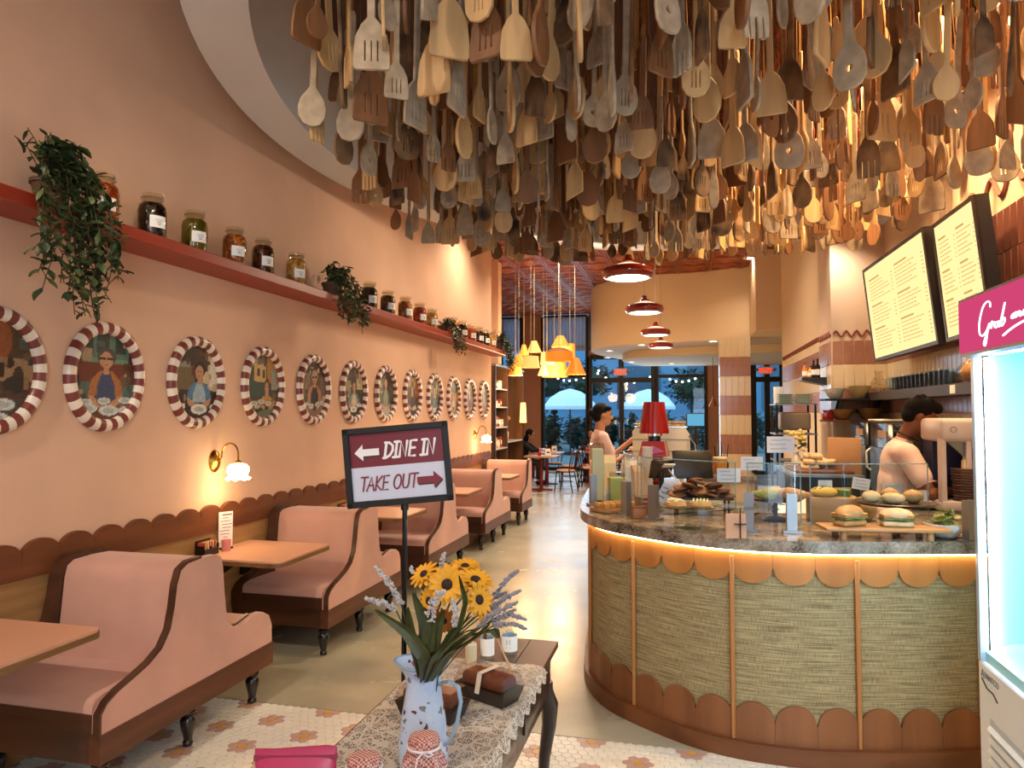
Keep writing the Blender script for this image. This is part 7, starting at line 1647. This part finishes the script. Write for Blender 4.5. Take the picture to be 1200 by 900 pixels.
# ================================================================== OUTSIDE
q = MB(); q.span((-40, YB+.25, -.25), (40, 90, -.1)); struct(q.build('ground_outside', mat('pavement', '6e7478', .8, var=.15, vscale=1)))
BLD = mat('street_facade', '5a87a8', .5); BWIN = mat('facade_window', '34566e', .2); BLIT = emis('lit_window', 'cfe0e8', .8)
t = thing('street_building', 'blue grey building across the street beyond the glass doors', 'building', (2, 50, -.1)); q = MB(); q.span((-30, 0, 0), (30, 8, 22)); q.build('facade', BLD, t)
for i in range(11):
    for j in range(4):
        q = MB(); q.span((-26+i*4.8, -.06, 2+j*4.6), (-23+i*4.8, .0, 5+j*4.6)); w_ = q.build('window', BWIN, t, smooth=False)
UMB = mat('umbrella_cloth', 'dfe6ee', .8); 
for i, (px, d_) in enumerate(((668, 30), (760, 30.5))):
    c_ = atD(px, 476, d_); t = thing('patio_umbrella', ['white patio umbrella outside the window of the dining wing', 'white patio umbrella outside the glass doors'][i], 'umbrella', (c_.x, c_.y, -.1), .2*i, 'white patio umbrellas'); zt = c_.z+.1; n = 8; R_ = 1.15
    q = MB(); vs = [(0, 0, zt+.75)]; fs = []
    for ring, (rr, zz) in enumerate(((.4, .62), (.75, .36), (1, 0), (1, -.14))):
        for k in range(n*2): a_ = PI*k/n; w2 = R_*rr*(1 if k % 2 == 0 else .955); vs.append((w2*math.cos(a_), w2*math.sin(a_), zt+zz))
    m_ = n*2
    for k in range(m_): fs.append((0, 1+k, 1+(k+1) % m_))
    for r_ in range(3):
        for k in range(m_): fs.append((1+r_*m_+k, 1+(r_+1)*m_+k, 1+(r_+1)*m_+(k+1) % m_, 1+r_*m_+(k+1) % m_))
    q.add(vs, fs); q.build('canopy', UMB, t, smooth=False); q = MB(); q.cyl((0, 0, 0), (0, 0, zt+.8), .03, n=8); q.build('pole', BRONZE, t); q = MB(); q.lathe([(.3, 0), (.3, .1), (.05, .14)], 16); q.build('base', BRONZE, t)
    for k in range(8): a_ = 2*PI*k/8; q = MB(); q.cyl((0, 0, zt+.3), (R_*.9*math.cos(a_), R_*.9*math.sin(a_), zt+.06), .012, n=5); q.build('rib', BRONZE, t)
HEDG = mat('hedge_green', '2c3f2a', .6, var=.5, vscale=3); HED2 = mat('hedge_blue_green', '3a5148', .6, var=.5, vscale=3)
def shrub(x, y, r, h, lab, m, trunk=0, seed=1, name='hedge_bush'):
    t = thing(name, lab, 'tree' if trunk else 'bush', (x, y, -.1), 0, 'greenery outside'); rnd = random.Random(seed); q = MB()
    for i in range(260):
        v = Vector((rnd.gauss(0, 1), rnd.gauss(0, 1), rnd.gauss(0, 1))).normalized()*rnd.uniform(.55, 1); p_ = Vector((v.x*r, v.y*r, trunk+h/2+v.z*h/2)); M = leaf_matrix(p_, (rnd.uniform(-1, 1), rnd.uniform(-1, 1), rnd.uniform(-.6, .8)), rnd.uniform(.25, .45)); q.add(LEAFMB.v, LEAFMB.f, 0, M)
    q.ball((0, 0, trunk+h/2), (r*.62, r*.62, h*.36), 10, 7); o = q.build('foliage', m, t); o['kind'] = 'stuff'
    if trunk: q = MB(); q.tube([(0, 0, 0), (.05, 0, trunk*.6), (0, 0, trunk+h*.3)], [.12, .09, .05], 8); q.build('trunk', mat('bark', '3a2c22', .8), t)
    else:
        q = MB(); q.tube([(0, 0, 0), (0, .02, h*.5)], [.06, .03], 6); q.build('stem', mat('bark', '3a2c22', .8), t)
for i, (px, d_, r_, h) in enumerate(((612, 32, .62, 1.7), (645, 34, .66, 1.8), (678, 32, .62, 1.6), (711, 34, .66, 1.7), (744, 32, .62, 1.6), (777, 34, .66, 1.8), (810, 32, .62, 1.7), (842, 34, .66, 1.6), (880, 32, .62, 1.9), (912, 34, .66, 2.0))):
    c_ = atD(px, 483, d_); shrub(c_.x, c_.y, r_, h, '%s clipped bush of the planting beyond the windows, counted from the shelf side' % ORD[i], HEDG if i % 2 else HED2, 0, i)
for i, (px, d_, r_, h, tr_) in enumerate(((636, 37, 1.5, 2.4, 2.2), (690, 44, 1.7, 2.6, 2.4), (810, 42, 1.6, 2.2, 2.2))):
    c_ = atD(px, 483, d_); shrub(c_.x, c_.y, r_, h, ['round street tree behind the first umbrella', 'taller street tree behind the glass door edge', 'small street tree behind the window by the column'][i], HEDG, tr_, 40+i, 'street_tree')
# string of bulbs outside
t = thing('string_lights', 'string of warm bulbs hanging outside above the glass doors', 'string lights', (0, 23.5, 0)); BUL = emis('string_bulb', 'fff2d8', 7); wp = []
for (a, b) in ((wx(636), wx(700)), (wx(700), wx(770)), (wx(770), wx(830))):
    for k in range(9): u = k/8; wp.append((lerp(a, b, u)*1.14, .25*math.sin(k), 3.15-.35*math.sin(PI*u)+.1*math.sin(a*3)))
q = MB(); q.tube(wp, .008, 4); q.build('wire', BLACK, t)
for k, w_ in enumerate(wp):
    q = MB(); q.ball((w_[0], w_[1], w_[2]-.07), .035, 8, 6); q.build('bulb', BUL, t)
for x_ in (wp[0][0], wp[-1][0]): q = MB(); q.cyl((x_, 0, -.1), (x_, 0, 3.2), .04, n=8); q.build('post', BRONZE, t)
# ================================================================== PEOPLE
SKIN = mat('skin', 'b98262', .55, var=.06, vscale=14); SKIND = mat('skin_tan', '8a5436', .55, var=.06, vscale=14); HAIRM = mat('black_hair', '0c0908', .75, spec=.2); SHIRT = mat('pink_tshirt', 'ebc6ba', .85, var=.1, vscale=9, bump=.8, bscale=9); SHIRTD = mat('tshirt_seam', 'b8897c', .85); TROU = mat('dark_trousers', '23222a', .85); BLKJ = mat('black_jacket', '121215', .8, bump=.2, bscale=14)
def fused(name, mb_, m, parent, vox=.012, it=6):
    me = mb_.mesh(name, m, True, 180); o = bpy.data.objects.new(name, me); COL.objects.link(o)
    r = o.modifiers.new('r', 'REMESH'); r.mode = 'VOXEL'; r.voxel_size = vox; r.use_smooth_shade = True
    s = o.modifiers.new('s', 'SMOOTH'); s.factor = .5; s.iterations = it
    m2 = bpy.data.meshes.new_from_object(o.evaluated_get(bpy.context.evaluated_depsgraph_get())); bpy.data.objects.remove(o); bpy.data.meshes.remove(me)
    m2.name = name; m2.polygons.foreach_set('use_smooth', [True]*len(m2.polygons))
    m2.materials.clear(); m2.materials.append(m); return put(name, m2, parent)
def limb(q, pts, rs, n=12):
    q.tube(pts, rs, n)
    for p_, r_ in zip(pts, rs): q.ball(p_, r_*1.0, 10, 7)
def hand(q, wrist, d, up):
    d = Vector(d).normalized(); up = Vector(up).normalized(); s = d.cross(up).normalized(); w = Vector(wrist); c_ = w+d*.05
    q.ball(c_, (.045, .045, .045), 8, 6); limb(q, [w, c_+d*.03], [.026, .032])
    for k, (o_, L_) in enumerate(((-.027, .062), (-.009, .072), (.009, .07), (.026, .055))):
        b_ = c_+d*.035+s*o_; limb(q, [b_, b_+d*L_*.5-up*.006, b_+d*L_*.9-up*.025], [.0105, .010, .009], 8)
    b_ = w+d*.025-s*.03; limb(q, [b_, b_+d*.025-s*.028-up*.01, b_+d*.055-s*.035-up*.02], [.012, .011, .010], 8)
def person(lab, loc, rz, hc, J, armR, armL, skin, shirt, lower, hairfn, head_tilt=0, wide=1, legs=None, long_sleeve=False):
    """faces local +x; hc = head centre; J = dict of torso points"""
    t = thing('person', lab, 'person', loc, rz); hc = Vector(hc); Rh = Matrix.Rotation(head_tilt, 3, 'Y')
    def h(x, y, z): return hc+Rh @ Vector((x, y, z))
    q = MB(); q.ball(h(-.005, 0, .02), (.098, .078, .105), 18, 12, R=Rh); q.ball(h(.025, 0, -.05), (.068, .058, .072), 16, 10, R=Rh); q.ball(h(.066, 0, -.085), (.028, .026, .022), 10, 8, R=Rh)
    limb(q, [h(.088, 0, .012), h(.112, 0, -.022)], [.012, .016], 8); q.ball(h(.09, 0, -.062), (.012, .024, .011), 8, 6, R=Rh); q.ball(h(.082, 0, .04), (.016, .05, .012), 10, 6, R=Rh)
    for s_ in (-1, 1): q.ball(h(-.008, s_*.08, .0), (.02, .012, .032), 8, 6, R=Rh); q.ball(h(.066, s_*.038, -.02), (.02, .022, .02), 8, 6, R=Rh)
    neck = Vector(J['neck']); limb(q, [h(-.02, 0, -.06), neck], [.052, .058])
    ch_, wa, pe = Vector(J['chest']), Vector(J['waist']), Vector(J['pelvis'])
    q.ball(ch_, (.105, .15*wide, .19), 16, 10); q.ball(wa, (.095, .13*wide, .16), 16, 10); q.ball(pe, (.11, .155*wide, .14), 16, 10)
    for A in (armR, armL):
        limb(q, [A[0], A[1], A[2]], [.05*wide, .04*wide, .028]); d_ = (Vector(A[2])-Vector(A[1])).normalized(); hand(q, A[2], d_, (0, 0, 1))
        limb(q, [ch_+Vector((0, (Vector(A[0]).y-ch_.y)*.4, .1)), A[0]], [.07, .055])
    if legs:
        for l_ in legs: limb(q, l_, [.085, .06, .042])
    fused('body', q, skin, t, .009)
    for s_ in (-1, 1):
        q = MB(); q.ball(h(.083, s_*.034, .018), (.010, .012, .008), 8, 6, R=Rh); q.build('eye', mat('eye_dark', '1c1210', .3), t)
        q = MB(); q.tube([h(.088, s_*.055, .036), h(.096, s_*.036, .043), h(.097, s_*.016, .037)], .004, 5); q.build('eyebrow', HAIRM, t)
    q = MB(); q.tube([h(.088, -.022, -.06), h(.103, 0, -.058), h(.088, .022, -.06)], [.002, .005, .002], 6); q.build('lips', mat('lips', '8a4a40', .5), t)
    q = MB(); hairfn(q, h, Rh); fused('hair', q, HAIRM, t, .008, 3)
    q = MB(); q.ball(ch_, (.122, .175*wide, .2), 16, 10); q.ball(wa, (.118, .158*wide, .18), 16, 10); q.ball(pe+Vector((0, 0, .06)), (.125, .168*wide, .1), 16, 10)
    for A in (armR, armL):
        a0, a1, a2 = Vector(A[0]), Vector(A[1]), Vector(A[2])
        limb(q, [ch_+Vector((0, (a0.y-ch_.y)*.4, .1)), a0], [.085, .072]); limb(q, [a0, a0.lerp(a1, .62)] if not long_sleeve else [a0, a1, a2], [.07*wide, .064*wide] if not long_sleeve else [.066, .056, .042])
    limb(q, [neck+Vector((-.01, 0, -.035)), ch_], [.068, .1]); q.ball((ch_+wa)/2+Vector((0, 0, -.02)), (.125, .18*wide, .2), 16, 10); fused('shirt', q, shirt, t, .011, 14)
    for A in (armR, armL):
        if not long_sleeve:
            a0, a1 = Vector(A[0]), Vector(A[1]); e_ = a0.lerp(a1, .64); ax_ = (a1-a0).normalized(); u_ = ax_.cross(Vector((1, 0, 0))).normalized(); v_ = ax_.cross(u_); q = MB(); q.tube([e_+ax_*.045+(u_*math.cos(k*.3)+v_*math.sin(k*.3))*.062*wide for k in range(21)], .005, 6, closed=True); q.build('sleeve_hem', SHIRTD, t)
    if legs:
        q = MB(); q.ball(pe+Vector((0, 0, -.03)), (.128, .172*wide, .12), 14, 9)
        for l_ in legs: limb(q, l_[:2]+[Vector(l_[2])+Vector((0, 0, .08))], [.105, .078, .06])
        fused('trousers', q, lower, t, .014)
        for l_ in legs: q = MB(); e_ = Vector(l_[2]); q.ball(e_+Vector((.05, 0, -.035)), (.13, .048, .05), 12, 8); q.build('shoe', BLACK, t)
    return t
def hair_bun(q, h, R):
    q.ball(h(-.028, 0, .04), (.098, .088, .102), 16, 10, R=R); q.ball(h(-.125, 0, .01), (.05, .055, .05), 12, 8, R=R); q.ball(h(-.06, 0, -.02), (.06, .082, .07), 14, 9, R=R); q.ball(h(.04, .04, .085), (.05, .05, .03), 12, 8, R=R); q.ball(h(.04, -.04, .085), (.05, .05, .03), 12, 8, R=R)
def hair_short(q, h, R):
    q.ball(h(-.022, 0, .045), (.102, .088, .09), 16, 10, R=R); q.ball(h(-.05, 0, -.0), (.066, .082, .07), 14, 9, R=R)
    q.ball(h(.03, 0, .1), (.085, .07, .045), 14, 9, R=R); q.ball(h(.075, 0, .09), (.04, .055, .03), 12, 8, R=R)
    for (x_, y_, z_, r_) in ((.02, -.035, .128, .026), (-.03, .02, .135, .028), (.05, .025, .125, .024), (-.06, -.02, .12, .026)): q.ball(h(x_, y_, z_), r_, 8, 6)
def hair_long(q, h, R):
    q.ball(h(-.025, 0, .03), (.105, .092, .11), 16, 10, R=R); q.ball(h(-.05, 0, -.1), (.07, .09, .13), 14, 9, R=R)
stand_legs = lambda: [[(0, -.1, .93), (.02, -.1, .5), (0, -.1, .08)], [(0, .1, .93), (.02, .1, .5), (-.02, .1, .08)]]
p = atD(703, 488, 7.95)
person('woman in pink t-shirt with dark hair in a bun at the espresso machine', (p.x, p.y, 0), YAW+.05, (.03, 0, 1.665), dict(neck=(0, 0, 1.5), chest=(0, 0, 1.3), waist=(0, 0, 1.1), pelvis=(0, 0, .96)),
       [(.0, -.19, 1.42), (.12, -.22, 1.16), (.3, -.12, 1.26)], [(0, .19, 1.42), (.2, .2, 1.22), (.4, .1, 1.4)], SKIN, SHIRT, TROU, hair_bun, .12, .95, stand_legs())
p = atD(1052, 488, 4.95)
man = person('man in pink t-shirt with short dark hair bending over the bread slicer', (p.x, p.y, 0), YAW-.4, (.13, -.01, 1.665), dict(neck=(.04, 0, 1.52), chest=(0, 0, 1.32), waist=(-.03, 0, 1.1), pelvis=(-.05, 0, .95)),
       [(.03, -.22, 1.42), (.15, -.31, 1.17), (.36, -.2, 1.2)], [(.02, .21, 1.42), (.16, .24, 1.15), (.32, .12, 1.2)], SKIND, SHIRT, TROU, hair_short, .42, 1.1, [[(-.05, -.1, .93), (-.02, -.1, .5), (-.05, -.1, .08)], [(-.05, .1, .93), (-.02, .1, .5), (-.07, .1, .08)]])
q = MB(); q.tube([(.05+.075*math.cos(a_), .068*math.sin(a_), 1.535-.04*math.cos(a_)) for a_ in [2*PI*i/26 for i in range(26)]], .006, 6, closed=True); q.build('bead_necklace', BLACK, man)
def seated(lab, x, y, rz, skin, hairfn, lean):
    return person(lab, (x, y, 0), rz, (.1+lean, 0, 1.16), dict(neck=(.05+lean*.6, 0, 1.02), chest=(.03+lean*.3, 0, .84), waist=(0, 0, .66), pelvis=(0, 0, .53)), [(.04+lean*.4, -.18, .95), (.2+lean, -.2, .8), (.42, -.08, .80)], [(.04+lean*.4, .18, .95), (.2+lean, .2, .8), (.42, .08, .80)], skin, BLKJ, TROU, hairfn, .35, 1, [[(.02, -.1, .52), (.42, -.1, .5), (.42, -.1, .08)], [(.02, .1, .52), (.42, .1, .5), (.42, .1, .08)]], True)
seated('seated diner in black leaning over the second table', -3.85, 16.5, 0, SKIN, hair_long, .1)
seated('seated diner in black with long dark hair facing the room, behind the third table', -2.35, 17.8, -PI/2, SKIN, hair_long, .0)
